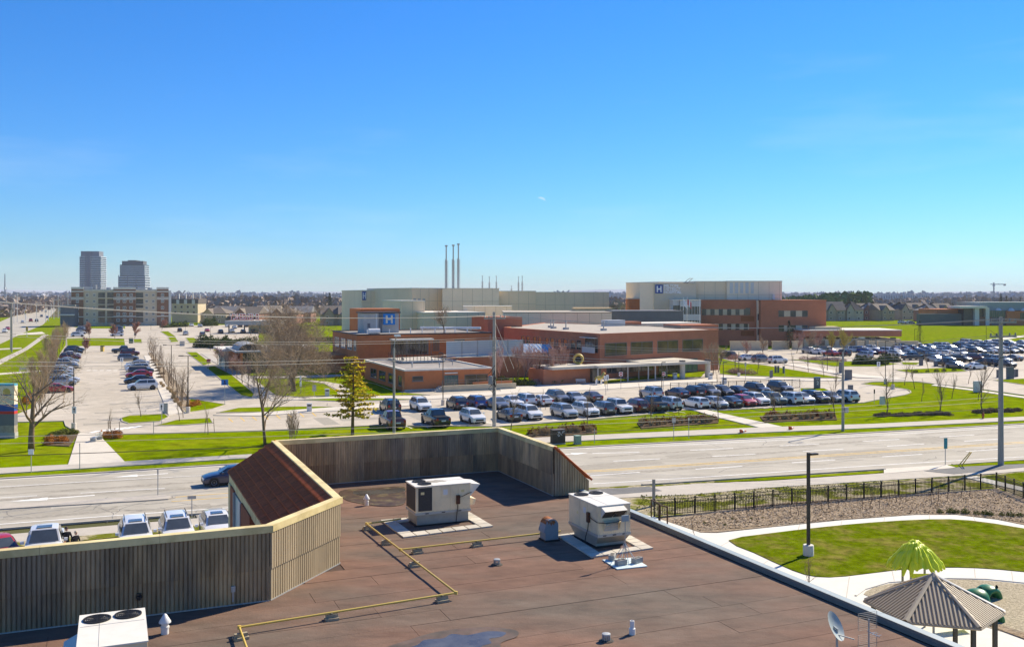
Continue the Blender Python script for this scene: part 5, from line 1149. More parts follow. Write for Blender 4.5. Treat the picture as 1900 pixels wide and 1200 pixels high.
def car_parts(kind):
    L_, W_, H_, zf, zc, zd, (bf, tf, tr, br), wr, gc = KIND[kind]; h = W_/2; xs = []
    f, r = L_/2, -L_/2
    # stations: x, half width, bottom, shoulder z
    st = [(r, h*.80, gc+.16, zd-.16), (r+.07, h*.90, gc+.05, zd-.04), (r+.35, h*.985, gc, zd), (br, h, gc, zd+.01), ((br+bf)/2, h, gc, (zd+zc)/2), (bf, h, gc, zc), (bf+(f-bf)*.45, h*.995, gc, zf+(zc-zf)*.62), (f-.32, h*.96, gc, zf+.04), (f-.08, h*.86, gc+.05, zf-.06), (f, h*.74, gc+.16, zf-.18)]
    rings = []
    for x, w_, zb, zt in st:
        half = [(w_*.80, zb), (w_*.97, zb+.10), (w_, zb+(zt-zb)*.45), (w_*.985, zt-.12), (w_*.93, zt-.02), (w_*.55, zt+.03)]
        rings.append([(x, y, z) for y, z in half]+[(x, -y, z) for y, z in half[::-1]])
    body = loft(rings)
    if kind == 'pickup':                             # open load bed
        body.box(br-.02, br+.02, -h*.9, h*.9, .8, zd+.05)
        bed = MB().box(r+.12, br-.1, -h*.78, h*.78, zd+.0, zd+.045)
    else: bed = None
    # greenhouse
    hr = h*.70; hb = h*.925; zt = H_
    gs = [(bf+.02, hb*.97, zc-.03, zc-.02, hb*.94), (tf, hb, zc-.03, zt-.05, hr), ((tf+tr)/2, hb, zd-.03, zt, hr), (tr, hb*.98, zd-.03, zt-.06, hr*.96), (br-.02, hb*.92, zd-.03, zd-.01, hb*.9)]
    gr = []
    for x, wb, zb, zt_, wt in gs:
        half = [(wb, zb), (wb*.5+wt*.5, zb+(zt_-zb)*.55), (wt, zt_-.03 if zt_-zb > .1 else zt_), (wt*.6, zt_+.015)]
        gr.append([(x, y, z) for y, z in half]+[(x, -y, z) for y, z in half[::-1]])
    g = loft(gr); k = len(body.v); body.v += g.v; body.f += [[i+k for i in q] for q in g.f]; body.m += g.m
    if bed is None: pass
    # glass, set a little proud of the greenhouse
    def pane(q, out):
        c = sum((V(p) for p in q), V())/4; q = [c+(V(p)-c)*.87 for p in q]; return MB().add([p+V(out) for p in q], [(0,1,2,3)])
    ws = pane([(bf,-hb*.93,zc),(bf,hb*.93,zc),(tf,hr,zt-.06),(tf,-hr,zt-.06)], (.035,0,.03))
    rw = pane([(br,hb*.88,zd+.01),(br,-hb*.88,zd+.01),(tr,-hr*.94,zt-.08),(tr,hr*.94,zt-.08)], (-.035,0,.03))
    sides = []
    for s in (1,-1):
        b = MB(); mid = (tf+tr)/2+.05
        def sq(x0,x1,y):
            return y
        # front and rear door glass
        zb = zc+.0
        for a0, a1, t0, t1 in ((bf-.22, mid+.04, tf-.08, mid+.04), (mid-.04, br+.30, mid-.04, tr+.10)):
            q = [(a0,s*(hb*.97),zb+.04),(a1,s*(hb*.97),zb+.04),(t1,s*(hr+.03),zt-.12),(t0,s*(hr+.03),zt-.12)]
            if s > 0: q = q[::-1]
            b.add([V(p)+V((0,s*.03,.02)) for p in q], [(0,1,2,3)])
        sides.append(b)
    wx = (f-.86 if kind != 'pickup' else f-1.0, r+.86 if kind != 'pickup' else r+1.15)
    tyre = MB().lathe([(wr*.62,-.10),(wr*.96,-.10),(wr,-.06),(wr,.06),(wr*.96,.10),(wr*.62,.10)], (0,0,0), 16, axis='y')
    rim = MB().lathe([(wr*.64,.0),(wr*.62,.11),(wr*.5,.085),(wr*.12,.10)], (0,0,0), 12, axis='y'); 
    under = MB().box(r+.15, f-.15, -h*.86, h*.86, gc-.03, gc+.12)
    for x in wx:
        for s in (1,-1): under.lathe([(wr+.075, -.004),(wr+.075,.004)], (x, s*(h*.992+.002), wr+.01), 18, axis='y')
    under.box(f-.06, f+.012, -h*.52, h*.52, zf-.42, zf-.22).box(r-.012, r+.1, -h*.6, h*.6, gc+.14, gc+.30)
    if kind in ('suv','jeep','van'): 
        for s in (1,-1): under.box(tr+.1, tf-.1, s*hr*.9-.02, s*hr*.9+.02, H_+.005, H_+.05)
    lights = {}
    lights['headlight'] = [MB().box(f-.24, f-.015, s*h*.66-.17, s*h*.66+.17, zf-.22, zf-.07) for s in (1,-1)]
    lights['tail_light'] = [MB().box(r-.006, r+.2, s*h*.74-.13, s*h*.74+.13, zd-.36, zd-.10) for s in (1,-1)]
    mir = [MB().box(bf-.30, bf-.15, s*(h+.01), s*(h+.19), zc+.02, zc+.16) if s > 0 else MB().box(bf-.30, bf-.15, -(h+.19), -(h+.01), zc+.02, zc+.16) for s in (1,-1)]
    roofg = MB().box(tf-.75, tf-.12, -hr*.55, hr*.55, H_-.02, H_+.022)
    return dict(body=body, ws=ws, rw=rw, sides=sides, tyre=tyre, rim=rim, under=under, lights=lights, mir=mir, wx=wx, wy=h-.10, wr=wr, bed=bed, plate=MB().box(r-.02, r-.008, -.26, .26, gc+.42, gc+.56), sun=roofg, L=L_)
CP = {k: car_parts(k) for k in KIND}
CM = {}
def cm(kind, key, build):
    if (kind, key) not in CM: CM[(kind, key)] = build()
    return CM[(kind, key)]
def car(kind, col, loc, rz, label, group, detail=2, sunroof=False, name=None):
    p = CP[kind]; pm = paint(col); loc = V(loc); loc.z = .022
    nm = name or {'pickup':'pickup_truck','van':'minivan','suv':'parked_suv','jeep':'parked_suv'}.get(kind, 'parked_car')
    cat = 'pickup truck' if kind == 'pickup' else ('van' if kind == 'van' else 'car')
    if detail == 1:                                  # distant: one mesh with all materials
        def far():
            b = MB()
            def put_(q, mi, off=(0,0,0), flip=1):
                k = len(b.v); b.v += [(v_[0]+off[0], v_[1]*flip+off[1], v_[2]+off[2]) for v_ in q.v]; b.f += [[i+k for i in f_] for f_ in q.f]; b.m += [mi]*len(q.f)
            put_(p['body'],0); put_(p['ws'],1); put_(p['rw'],1); put_(p['sides'][0],1); put_(p['sides'][1],1); put_(p['under'],2)
            for x in p['wx']:
                for s in (1,-1): put_(p['tyre'],2,(x,s*p['wy'],p['wr'])); put_(p['rim'],3,(x,s*p['wy'],p['wr']),s)
            for q in p['lights']['headlight']: put_(q,4)
            for q in p['lights']['tail_light']: put_(q,5)
            return b.mesh('car_'+kind, [pm, M_cglass, M_tyre, M_rim, M_head, M_tail], 35)
        o = put(nm, cm(kind, ('far', col), far), None, loc, rz); return tag(o, label, cat, group)
    t = thing(nm, label, cat, loc, rz, group)
    put('body', cm(kind, ('body', col), lambda: p['body'].mesh('body', pm, 32)), t)
    put('windshield', cm(kind, 'ws', lambda: p['ws'].mesh('windshield', M_cglass)), t); put('rear_window', cm(kind, 'rw', lambda: p['rw'].mesh('rear_window', M_cglass)), t)
    for i in (0,1):
        put('side_window', cm(kind, 'sd%d'%i, lambda: p['sides'][i].mesh('side_window', M_cglass)), t)
        put('headlight', cm(kind, 'hl%d'%i, lambda: p['lights']['headlight'][i].mesh('headlight', M_head)), t); put('tail_light', cm(kind, 'tl%d'%i, lambda: p['lights']['tail_light'][i].mesh('tail_light', M_tail)), t)
        put('mirror', cm(kind, ('mr%d'%i, col), lambda: p['mir'][i].mesh('mirror', pm)), t)
    put('underbody', cm(kind, 'un', lambda: p['under'].mesh('underbody', M_trim)), t); put('number_plate', cm(kind, 'pl', lambda: p['plate'].mesh('number_plate', M_plate)), t)
    if p['bed']: put('bed_cover', cm(kind, 'bed', lambda: p['bed'].mesh('bed_cover', M_trim)), t)
    if sunroof: put('sunroof', cm(kind, 'sun', lambda: p['sun'].mesh('sunroof', M_cglass)), t)
    for x in p['wx']:
        for s in (1,-1):
            w_ = put('wheel', cm(kind, 'ty', lambda: p['tyre'].mesh('wheel', M_tyre, 40)), t, (x, s*p['wy'], p['wr'])); rr = put('rim', cm(kind, 'ri', lambda: p['rim'].mesh('rim', M_rim, 50)), w_)
            if s < 0: rr.rotation_euler = (0,0,math.pi)
    return t
HEAD = dict(F=TH-math.pi/2, R=TH+math.pi/2, L=TH+math.pi, D=TH)
WORD = dict(sedan='sedan', suv='SUV', hatch='hatchback', wagon='estate car', jeep='boxy SUV', pickup='pickup truck', van='minivan')
FACE = dict(F='nose towards the road', R='tail towards the road', L='nose to the left', D='nose to the right')
rcar = random.Random(21)
def row(cars, where, group, detail=2, jig=.03):
    cars = sorted(cars, key=lambda c: c[2]) if cars[0][4] in 'FR' else sorted(cars, key=lambda c: -c[3])
    for i, (k, c, px, py, hd) in enumerate(cars):
        off = {'F':1.95,'R':1.95,'L':.95,'D':.95}[hd]; loc = P(px, py)+A*off
        nth = (ORD[i]+' from the left') if cars[0][4] in 'FR' else (ORD[i]+' from the near end')
        car(k, c, loc, HEAD[hd]+rcar.uniform(-jig,jig), '%s %s, %s in %s' % (c, WORD[k], nth, where), group, detail)
row([('pickup','maroon',736,796,'R'),('pickup','black',818,792,'R'),('suv','white',888,788,'F'),('sedan','charcoal',956,783,'R'),('suv','white',995,780,'F'),('suv','silver',1060,777,'F'),('suv','white',1100,774,'F'),('suv','grey',1131,771,'R'),('jeep','white',1163,769,'F'),('suv','maroon',1194,766,'R'),('pickup','charcoal',1225,764,'R'),('suv','white',1256,761,'R'),
     ('wagon','white',1306,759,'R'),('hatch','silver',1343,759,'F'),('sedan','charcoal',1368,757,'R'),('hatch','red',1396,755,'F'),('suv','white',1419,753,'F'),('suv','green',1451,752,'F'),('suv','white',1480,751,'R'),('hatch','silver',1504,750,'F'),('suv','black',1530,749,'F'),('sedan','grey',1557,747.5,'F'),('suv','white',1585,747,'R')],
    'the front row of the hospital lot', 'cars in the front row of the hospital lot')
row([('suv','black',731,766,'R'),('suv','white',789,764,'F'),('suv','navy',857,761,'R'),('suv','blue',891,759,'R'),('sedan','grey',934,760,'F'),('sedan','white',962,756,'F'),('suv','white',984,754,'R'),('sedan','white',1016,754,'R'),('suv','grey',1046,748,'F'),('sedan','silver',1078,749,'F'),('sedan','brown',1108,747,'R'),('jeep','silver',1221,741,'R'),('sedan','navy',1270,739,'R'),('suv','black',1300,737.5,'R'),('suv','grey',1328,736,'F'),('hatch','black',1354,735.5,'F'),('sedan','black',1380,735,'R'),('suv','black',1420,732,'F'),('suv','charcoal',1463,729,'F')],
    'the second row of the hospital lot', 'cars in the second row of the hospital lot')
row([('suv','white',265,724,'L'),('sedan','black',257,712,'L'),('sedan','red',258,701,'L'),('suv','charcoal',262,694,'D'),('suv','white',256,690.5,'L'),('suv','white',253,685,'L'),('sedan','silver',256,680,'L'),('suv','grey',238,670,'D'),('suv','maroon',241,660,'D'),('pickup','charcoal',229,655,'L')],
    'the right row of the left-hand lot', 'cars in the right row of the left-hand lot')
row([('sedan','red',106,729,'D'),('suv','silver',114,717,'D'),('sedan','white',121,711,'D'),('suv','beige',112,704,'D'),('suv','silver',111,697.5,'D'),('hatch','white',117,691,'D'),('suv','grey',123,685,'D'),('suv','white',122,680,'D'),('sedan','silver',126,675,'D'),('suv','maroon',130,668,'D'),('sedan','white',132,662.5,'D'),('suv','black',136,657.5,'D'),('suv','charcoal',139,653,'D')],
    'the left row of the left-hand lot', 'cars in the left row of the left-hand lot')
row([('suv','white',144,625,'D'),('sedan','white',149,620,'D'),('suv','grey',152,615.5,'D'),('suv','white',154,612,'D')], 'the lot before the apartments, left side', 'cars before the apartment block', 1)
row([('sedan','white',217,624,'L'),('suv','silver',218,618.5,'L'),('suv','charcoal',217,613.5,'L'),('sedan','silver',219,610,'L')], 'the lot before the apartments, right side', 'cars before the apartment block', 1)
row([('suv','black',334,616,'R'),('suv','white',345,622,'R'),('sedan','red',385,616,'F'),('suv','grey',376,624,'R'),('suv','charcoal',410,619,'R'),('sedan','silver',432,617,'F'),('suv','black',452,619,'R'),('sedan','grey',470,617,'R')], 'the lot beyond the clipped hedge', 'cars beyond the clipped hedge', 1)
row([('suv','white',423,607,'F'),('suv','black',446,607.5,'R'),('suv','black',458,607,'R'),('sedan','silver',436,610,'F'),('suv','white',356,606,'F'),('suv','silver',372,607,'F')], 'the row under the emergency canopy', 'cars near the emergency canopy', 1)
row([('suv','charcoal',1360,665,'R'),('sedan','white',1392,669,'D'),('suv','grey',1418,672,'D'),('suv','white',1448,674,'D')], 'the short row beside the new wing', 'cars beside the new wing', 1)
row([('suv','silver',1512,656,'F'),('sedan','white',1527,658,'R'),('suv','green',1546,655,'F'),('sedan','red',1552,661,'R'),('suv','charcoal',1574,661,'R'),('suv','white',1586,654,'D'),('suv','blue',1611,655,'F'),('sedan','blue',1622,658,'F'),('suv','silver',1615,665,'R'),('sedan','maroon',1635,658,'R'),('suv','white',1630,652,'F')], 'the row along the tan garden walls', 'cars along the tan garden walls', 1)
pal = ['white','grey','black','silver','white','charcoal','green','maroon','white','navy','silver','black']; kinds = ['suv','sedan','suv','hatch','suv','sedan','van']
def autorow(x0, x1, y0, y1, n, where, group, hd='FR'):
    cs = []
    for i in range(n):
        t = i/(n-1); cs.append((rcar.choice(kinds), rcar.choice(pal), x0+(x1-x0)*t+rcar.uniform(-2,2), y0+(y1-y0)*t, rcar.choice(hd)))
    row(cs, where, group, 1)
autorow(1655, 1905, 657, 656, 14, 'the middle row of the right-hand lot', 'cars in the right-hand lot')
autorow(1662, 1905, 648, 645, 15, 'the far row of the right-hand lot', 'cars in the far row of the right-hand lot')
autorow(1668, 1905, 652.5, 650.5, 14, 'the second far row of the right-hand lot', 'cars in the second far row')
autorow(1672, 1790, 661.5, 661, 6, 'the island row of the right-hand lot', 'cars by the right island')
autorow(1800, 1905, 640, 640, 6, 'the row below the grass hill', 'cars below the grass hill')
row([('pickup','black',1700,668,'D'),('suv','charcoal',1735,668,'R'),('sedan','silver',1750,672,'F'),('suv','silver',1768,672,'F'),('suv','black',1798,672,'F'),('van','maroon',1826,670,'F'),('suv','green',1850,671,'F'),('suv','silver',1873,674,'F'),('sedan','grey',1893,670,'R')], 'the near middle row of the right-hand lot', 'cars in the near middle row', 1)
row([('pickup','black',1771,681,'R'),('sedan','grey',1790,685,'F'),('sedan','white',1818,686,'D'),('suv','black',1845,679,'R'),('suv','charcoal',1880,682,'F')], 'the nearest row of the right-hand lot', 'cars in the nearest right-hand row', 1)
row([('suv','white',1676,600.5,'D'),('sedan','silver',1684,600.8,'D'),('suv','white',1692,601,'D')], 'the lane behind the grass hill', 'cars behind the grass hill', 1)
# shop forecourt and street traffic
def solo(k, c, px, py, rz, label, off=1.9, sun=False, name=None, detail=2): return car(k, c, P(px, py)+V((math.cos(rz),math.sin(rz),0))*off, rz, label, 'cars near the shop' if detail == 2 else 'traffic on the side street', detail, sun, name)
for k, c, px, py, lb, sun in (('pickup','white',81,1047,'white pickup truck with big sunroof beside two people behind the parapet',True),('suv','white',252,1025,'white crossover second from the left behind the shop parapet',True),('suv','white',330,1015,'white SUV with black roof rails behind the shop parapet',True),('hatch','white',405,1002,'white hatchback with dark glass roof nearest the tiled slope',True)):
    p_ = P(px, py); car(k, c, p_+A*.9, HEAD['F']+.02, lb, 'cars parked before the shop', 2, sun)
car('sedan','red', P(-6,1050)+A*.9, HEAD['F']+.3, 'red car cut off at the left edge below the parapet', 'cars parked before the shop', 2)
car('sedan','navy', P(378,905)+B*2.25+A*.95, HEAD['L'], 'dark blue sedan driving on the main road behind the tiled slope', 'moving cars', 2, name='moving_car')
for i, (k, c, px, py, hd, lb) in enumerate((('suv','white',9,617,-1,'white SUV waiting at the left edge of the side street'),('sedan','red',14,612,-1,'red car just behind the white SUV on the side street'),('sedan','white',42,599,1,'white sedan crossing the side street junction'),('pickup','red',57,597,1,'red truck at the side street junction'),('suv','black',68,597,-1,'black SUV right of the red truck at the junction'),('suv','charcoal',77,588,-1,'dark SUV in the middle distance of the side street'),('sedan','white',61,578.5,-1,'white car far up the side street'),('suv','white',78,578,1,'pale SUV far up the side street'),('sedan','grey',85,579,1,'grey car far up the side street'),('sedan','blue',88,590,1,'blue car right of the dark SUV up the street'))):
    car(k, c, P(px, py), math.atan2(P(90,560).y-P(40,605).y, P(90,560).x-P(40,605).x)*(1)+(0 if hd > 0 else math.pi), lb, 'traffic on the side street', 1, name='moving_car')
# stall lines
sm = MB()
def stall(px, py, ln, d, m=0):
    p = P(px, py); q = p+d*ln; n_ = V((-d.y, d.x, 0))*.05; sm.add([(p-n_)+V((0,0,.027)), (p+n_)+V((0,0,.027)), (q+n_)+V((0,0,.027)), (q-n_)+V((0,0,.027))], [(0,3,2,1)])
for i in range(30): stall(735+i*29.8, 797-i*1.72, 5, A)
for i in range(14): stall(230+i*.9, 768-i*4.6, 5.2, B)
struct(sm.build('stall_line', M_paint, lot), 'stuff')
for i in range(8): struct(MB().prism(ribbon([P(432+i*22,783-i*1.6), P(424+i*22,776-i*1.6)], .07, .07), 0, .03).build('stall_line', M_yellow, lot))
for i in range(5): struct(MB().prism(ribbon([P(160+i*12.5,687.3), P(167.5+i*12.5,687.3)], .45, .45), 0, .03).build('stop_dash', M_paint, lot))
for i in range(7): struct(MB().prism(ribbon([P(168+i*13,803-i*1.5), P(183+i*13,799-i*1.5)], .25, .25), 0, .03).build('crossing_bar', M_paint, lot))
# ================================================================== trees, shrubs, ground cover
M_bark = mat('grey_bark', (.17,.125,.085), .95, .3, 3, .3, 20, spec=.05)
M_bark2 = mat('brown_bark', (.21,.15,.095), .95, .3, 3, .3, 20, spec=.05)
M_twig = mat('twig', (.36,.265,.175), .95, .25, 2, spec=.03)
M_twigr = mat('reddish_twig', (.42,.27,.22), .95, .25, 2, spec=.03)
M_twigd = mat('dark_twig', (.25,.19,.13), .95, .25, 2, spec=.03)
M_twigy = mat('yellow_bud', (.42,.36,.10), .95, .3, 2, spec=.03)
M_orange_l = mat('orange_leaf', (.46,.19,.04), .9, .4, 3, rnd=.1, spec=.05)
M_rust_l = mat('russet_leaf', (.24,.085,.035), .9, .4, 3, rnd=.1, spec=.05)
M_tangrass = mat('straw_grass', (.47,.34,.18), .95, .3, 4, rnd=.12, spec=.05)
M_hedge = mat('evergreen_leaf', (.09,.12,.03), .9, .5, 3, rnd=.1, spec=.1)
M_hedge2 = mat('yew_leaf', (.14,.15,.03), .9, .5, 3, spec=.1)
M_pineg = mat('pine_needle', (.60,.52,.03), .9, .3, 2, col2=(.66,.46,.03), c2scale=.5, spec=.05)
M_spruce = mat('spruce_needle', (.030,.055,.022), .9, .4, 2, spec=.05)
def rot_about(v, ax, an): return Matrix.Rotation(an, 3, ax) @ v
def grow(rng, h, r, levels, spread=.7, first=.3, kids=(5,5,5,4), up=.25, segs=4, lenf=(.62,.6,.6,.6), minr=.012, droop=0., clear=None):
    trunk, crown = MB(), MB()
    def branch(p, d, ln, r0, lev):
        n = segs if lev < 3 else 2; pts = [p]; rs = [r0]; dd = d.copy(); c = p.copy(); dirs = []
        for i in range(n):
            dd = (dd+V((rng.gauss(0,.10), rng.gauss(0,.10), rng.gauss(0,.06)+(up if lev else .02)*.25-droop*.1*lev))).normalized()
            c = c+dd*(ln/n); pts.append(c.copy()); rs.append(max(minr*.6, r0*(1-.75*(i+1)/n) if lev else r0*(1-.62*(i+1)/n))); dirs.append(dd.copy())
        (trunk if lev <= 1 else crown).tube(pts, rs, (8,6,4,3,3)[min(lev,4)], cap=lev == 0)
        if lev >= levels: return
        k = kids[min(lev, len(kids)-1)]
        for j in range(k):
            t = (first if lev == 0 else .18)+(1-(first if lev == 0 else .18))*(j+rng.random()*.8)/k; t = min(.98, t)
            i = min(n-1, int(t*n)); q = pts[i].lerp(pts[i+1], t*n-i); base = dirs[i]
            ax = base.cross(V((rng.gauss(0,1), rng.gauss(0,1), rng.gauss(0,1)))); 
            if ax.length < 1e-3: continue
            nd = rot_about(base, ax.normalized(), spread*rng.uniform(.65,1.25)); nd = rot_about(nd, base, rng.uniform(0,6.28))
            nd.z += up*(1 if lev else .6); nd.normalize()
            branch(q, nd, ln*lenf[min(lev,3)]*rng.uniform(.75,1.2)*(1-.35*t if lev == 0 else 1), max(minr, (r0*(1-.6*t))*.58), lev+1)
    branch(V((0,0,-.1)), V((rng.gauss(0,.03), rng.gauss(0,.03), 1)).normalized(), h*.62, r, 0)
    return trunk, crown
def bare_tree(label, px, py, h, r, seedv, levels=4, tw=None, bk=None, name='bare_tree', group=None, rz=0., pos=None, **k):
    t = thing(name, label, 'tree', pos if pos is not None else P(px, py), rz, group); a_, b_ = grow(random.Random(seedv), h, r, levels, **k)
    a_.build('trunk', bk or M_bark, t, smooth=180); b_.build('crown', tw or M_twig, t); return t
# the big spreading tree and its neighbours on the clinic lawn
bare_tree('huge spreading bare tree on the lawn left of the clinic wing', 545, 727, 12.6, .40, 3, 5, M_twig, kids=(13,7,6,5,4), first=.16, spread=1.0, up=.14, lenf=(.92,.64,.58,.5), minr=.019)
bare_tree('second bare trunk close behind the huge spreading tree', 537, 716, 12.2, .36, 8, 5, M_twig, kids=(12,7,6,5,4), first=.2, spread=1.0, up=.14, lenf=(.88,.64,.58,.5), minr=.019)
bare_tree('forked bare tree on the near lawn beside the brown tiled slope', 492, 826, 11.4, .17, 12, 5, M_twig, M_bark2, kids=(8,6,5,5,3), first=.20, spread=.85, up=.24, lenf=(.86,.62,.58,.5), minr=.010)
bare_tree('thick leaning bare tree beside the hospital monument sign', 58, 836, 9.8, .33, 27, 4, M_twig, M_bark2, kids=(7,5,5,4), first=.34, spread=.9, up=.2, lenf=(.95,.6,.55,.5), minr=.011)
bare_tree('dark bare tree rising in front of the cream hospital volumes', 824, 640, 6.0, .12, 33, 4, M_twig, pos=V((PX(824,186),186,7.5)), kids=(9,6,5,4), first=.2, spread=.8, minr=.012)
# round pinkish trees in front of the brick yard
for i, (px, py, h) in enumerate(((925,716,7.2),(972,714,7.4),(1000,712,6.6),(1030,712,6.4),(1045,708,7.2),(960,709,7.0))):
    bare_tree('pinkish bare tree before the brick plant yard, %s from the left' % ORD[[0,2,3,4,5,1][i]], px, py, h, .12, 50+i, 4, M_twigr, kids=(9,6,5,4), first=.18, spread=.6, up=.3, minr=.014, group='pinkish trees before the plant yard')
# rows of slim trees: prototypes, then copies
def proto(seedv, h, r, lv=3, tw=None, **k):
    a_, b_ = grow(random.Random(seedv), h, r, lv, **k); return a_.mesh('trunk', M_bark, 180), b_.mesh('crown', tw or M_twig)
PRO = [proto(71,6.4,.07,3,kids=(12,4,3),first=.2,spread=.8,up=.22,lenf=(.46,.5,.5),minr=.008), proto(72,6.8,.075,3,kids=(13,4,3),first=.18,spread=.75,up=.25,lenf=(.44,.5,.5),minr=.008), proto(73,4.6,.05,3,kids=(10,4,3),first=.3,spread=.6,up=.3,lenf=(.45,.5,.5),minr=.008), proto(74,4.2,.045,2,kids=(9,4),first=.35,spread=.5,up=.4,lenf=(.4,.5),minr=.008), proto(75,5.0,.06,4,M_twigr,kids=(10,5,4,3),first=.22,spread=.65,up=.25,lenf=(.55,.55,.5,.5),minr=.011)]
rt = random.Random(6)
def slim(i, label, group, px, py, s=1., name='slim_tree'):
    t = thing(name, label, 'tree', P(px, py), rt.uniform(0,6.28), group); t.scale = (s,)*3
    put('trunk', PRO[i][0], t); put('crown', PRO[i][1], t); return t
for i, (px, py) in enumerate(((346,758),(336,752),(340,748),(329,742),(321,731),(313,720),(317,712),(305,708),(298,697),(294,688),(289,679),(285,671),(281,664),(279,659))):
    slim(i%2, 'slim bare tree in the entrance drive planting strip, %s from the near end' % ORD[i], 'slim trees in the drive planting strip', px, py, .95+.2*rt.random())
for i, (px, py) in enumerate(((471,726),(461,718),(450,711),(440,703),(430,697),(420,690),(410,683),(403,676))):
    slim(4, 'reddish small bare tree right of the entrance drive, %s from the near end' % ORD[i], 'reddish trees right of the drive', px, py, .9+.3*rt.random())
for i, (px, py, k, s) in enumerate(((262,774,2,1.),(333,782,3,1.),(209,815,3,1.05),(386,805,3,1.),(340,775,3,.9),(746,735,3,.8))):
    slim(k, 'small staked bare sapling on the left-hand lawns, %s from the left' % ORD[[1,3,0,4,2,5][i]] if False else 'small bare sapling, %s along the left-hand lawns' % ORD[i], 'saplings on the left-hand lawns', px, py, s)
for i, (px, py) in enumerate(((947,803),(1089,797),(1208,788),(1333,781),(1440,779),(1550,776),(1644,771),(1743,768),(1824,766))):
    slim(i%2 if i > 5 else 2, 'thin bare street tree, %s from the left on the roadside lawn' % ORD[i], 'street trees on the roadside lawn', px, py, 1.05+.2*rt.random())
for i, (px, py) in enumerate(((1678,714),(1710,744),(1766,739),(1744,728),(1824,725),(1815,742),(1697,721),(1797,712),(1548,735),(1552,692),(1500,690),(1473,686),(1529,700),(1405,694),(1363,690),(1830,690),(1723,690),(1752,693))):
    slim(2+(i%2), 'bare lawn sapling, %s among those on the right-hand lawns' % ORD[i], 'saplings on the right-hand lawns', px, py, 1.+.25*rt.random())
for i, (px, py) in enumerate(((1003,760),(1095,752),(1190,748),(1450,757),(1260,770),(1330,720))):
    slim(3, 'bare sapling between the parked cars, %s from the left' % ORD[i] if i < 3 else 'bare sapling standing among parked cars, number %s rightwards' % ORD[i], 'saplings among the parked cars', px, py, .9)
for i, (px, py) in enumerate(((1482,957),(1538,944),(1614,945),(1664,932),(1741,930),(1783,922),(1399,953))):
    t = slim(3, 'thin staked sapling in the mulch bed, %s' % ('leftmost of the row' if i == 6 else ORD[i+1]+' from the left'), 'staked saplings in the mulch bed', px, py, .55)
    for k, dx in enumerate((-.55,.6)): tag(MB().tube([(0,0,0),(dx*.1,0,.85)], .02, 5).build('tree_stake', M_bark, None, loc=P(px,py)+V((dx,-.1,0))), 'thin wooden stake, %s of the %s mulch bed sapling' % (('left','right')[k], ORD[0 if i == 6 else i+1]), 'stake', 'tree stakes in the mulch bed')
slim(3, 'tiny bare sapling on the pale plaza beside the roof edge', 'plaza saplings', 1289, 1000, .45); slim(2, 'leafless shrub sapling above the long roof edge', 'plaza saplings', 1499, 1106, .55); 
# stakes of the near lawn saplings
for i, (px, py) in enumerate(((200,808),(223,810),(380,804),(398,803),(1000,760),(1012,760))):
    tag(MB().tube([(0,0,0),(.1*(-1)**i,0,1.6)], .03, 5).build('tree_stake', M_bark, None, loc=P(px,py)), 'short sapling stake on the far lawns, %s from the left' % ORD[i], 'stake', 'tree stakes on the far lawns')
# leafy generator: clumps of small leaf faces
def leaves(rng, n, shape, size, flat=0.):
    b = MB(); 
    for _ in range(n):
        p = shape(rng); u_ = V((rng.gauss(0,1), rng.gauss(0,1), rng.gauss(0,1)*(1-flat))); 
        if u_.length < .1: continue
        u_.normalize(); v_ = u_.cross(V((rng.gauss(0,1), rng.gauss(0,1), rng.gauss(0,1)))).normalized(); s = size*rng.uniform(.6,1.3)
        b.add([p-u_*s-v_*s*.5, p+u_*s-v_*s*.4, p+u_*s*.7+v_*s*.5, p-u_*s*.7+v_*s*.6], [(0,1,2,3)])
    return b
def dome(rx, ry, rz_, lump=.25, ph=0.):
    def f(rng):
        while True:
            d = V((rng.gauss(0,1), rng.gauss(0,1), abs(rng.gauss(0,1))*.9+.02)).normalized(); q = rng.random()**.33
            k = 1+lump*mnoise.noise(d*2.3+V((ph,ph,0))); return V((d.x*rx*q*k, d.y*ry*q*k, d.z*rz_*q*k))
    return f
# yellow-green pine beside the light pole
pt = thing('pine_tree', 'yellow green layered pine beside the grey light pole', 'tree', P(654,806)); rp = random.Random(14)
tk = MB().tube([(0,0,0),(.05,0,3),(.1,.05,6),(.05,0,8.6)], [.19,.15,.09,.03], 8)
nd = MB(); Hh = 8.7
for lay in range(13):
    z = 2.0+lay*.51; rad = 3.0*(1-(z-1.7)/(Hh-1.4))**.75+.25
    if z < 3.2: rad *= .8
    nb = 6 if z < 6 else 5
    for j in range(nb):
        an = j*6.28/nb+lay*.9+rp.uniform(-.3,.3); L_ = rad*rp.uniform(.45,1.12); d = V((math.cos(an), math.sin(an), rp.uniform(-.02,.14)))
        tk.tube([(0,0,z), tuple(V((0,0,z))+d*L_)], [.04,.012], 4, cap=False)
        for c in range(int(6+L_*9)):
            t = rp.uniform(.25,1.05); p0 = V((0,0,z))+d*L_*t+V((rp.gauss(0,.14),rp.gauss(0,.14),rp.gauss(.05,.06)))
            for q in range(5):
                u_ = V((rp.gauss(0,1), rp.gauss(0,1), rp.gauss(.35,.5))).normalized()*rp.uniform(.12,.26); w_ = u_.cross(V((0,0,1))).normalized()*.055; nd.add([p0-w_, p0+w_, p0+u_+w_*1.6, p0+u_-w_*1.6], [(0,1,2,3)])
tk.build('trunk', M_bark, pt, smooth=180); nd.build('crown', M_pineg, pt)
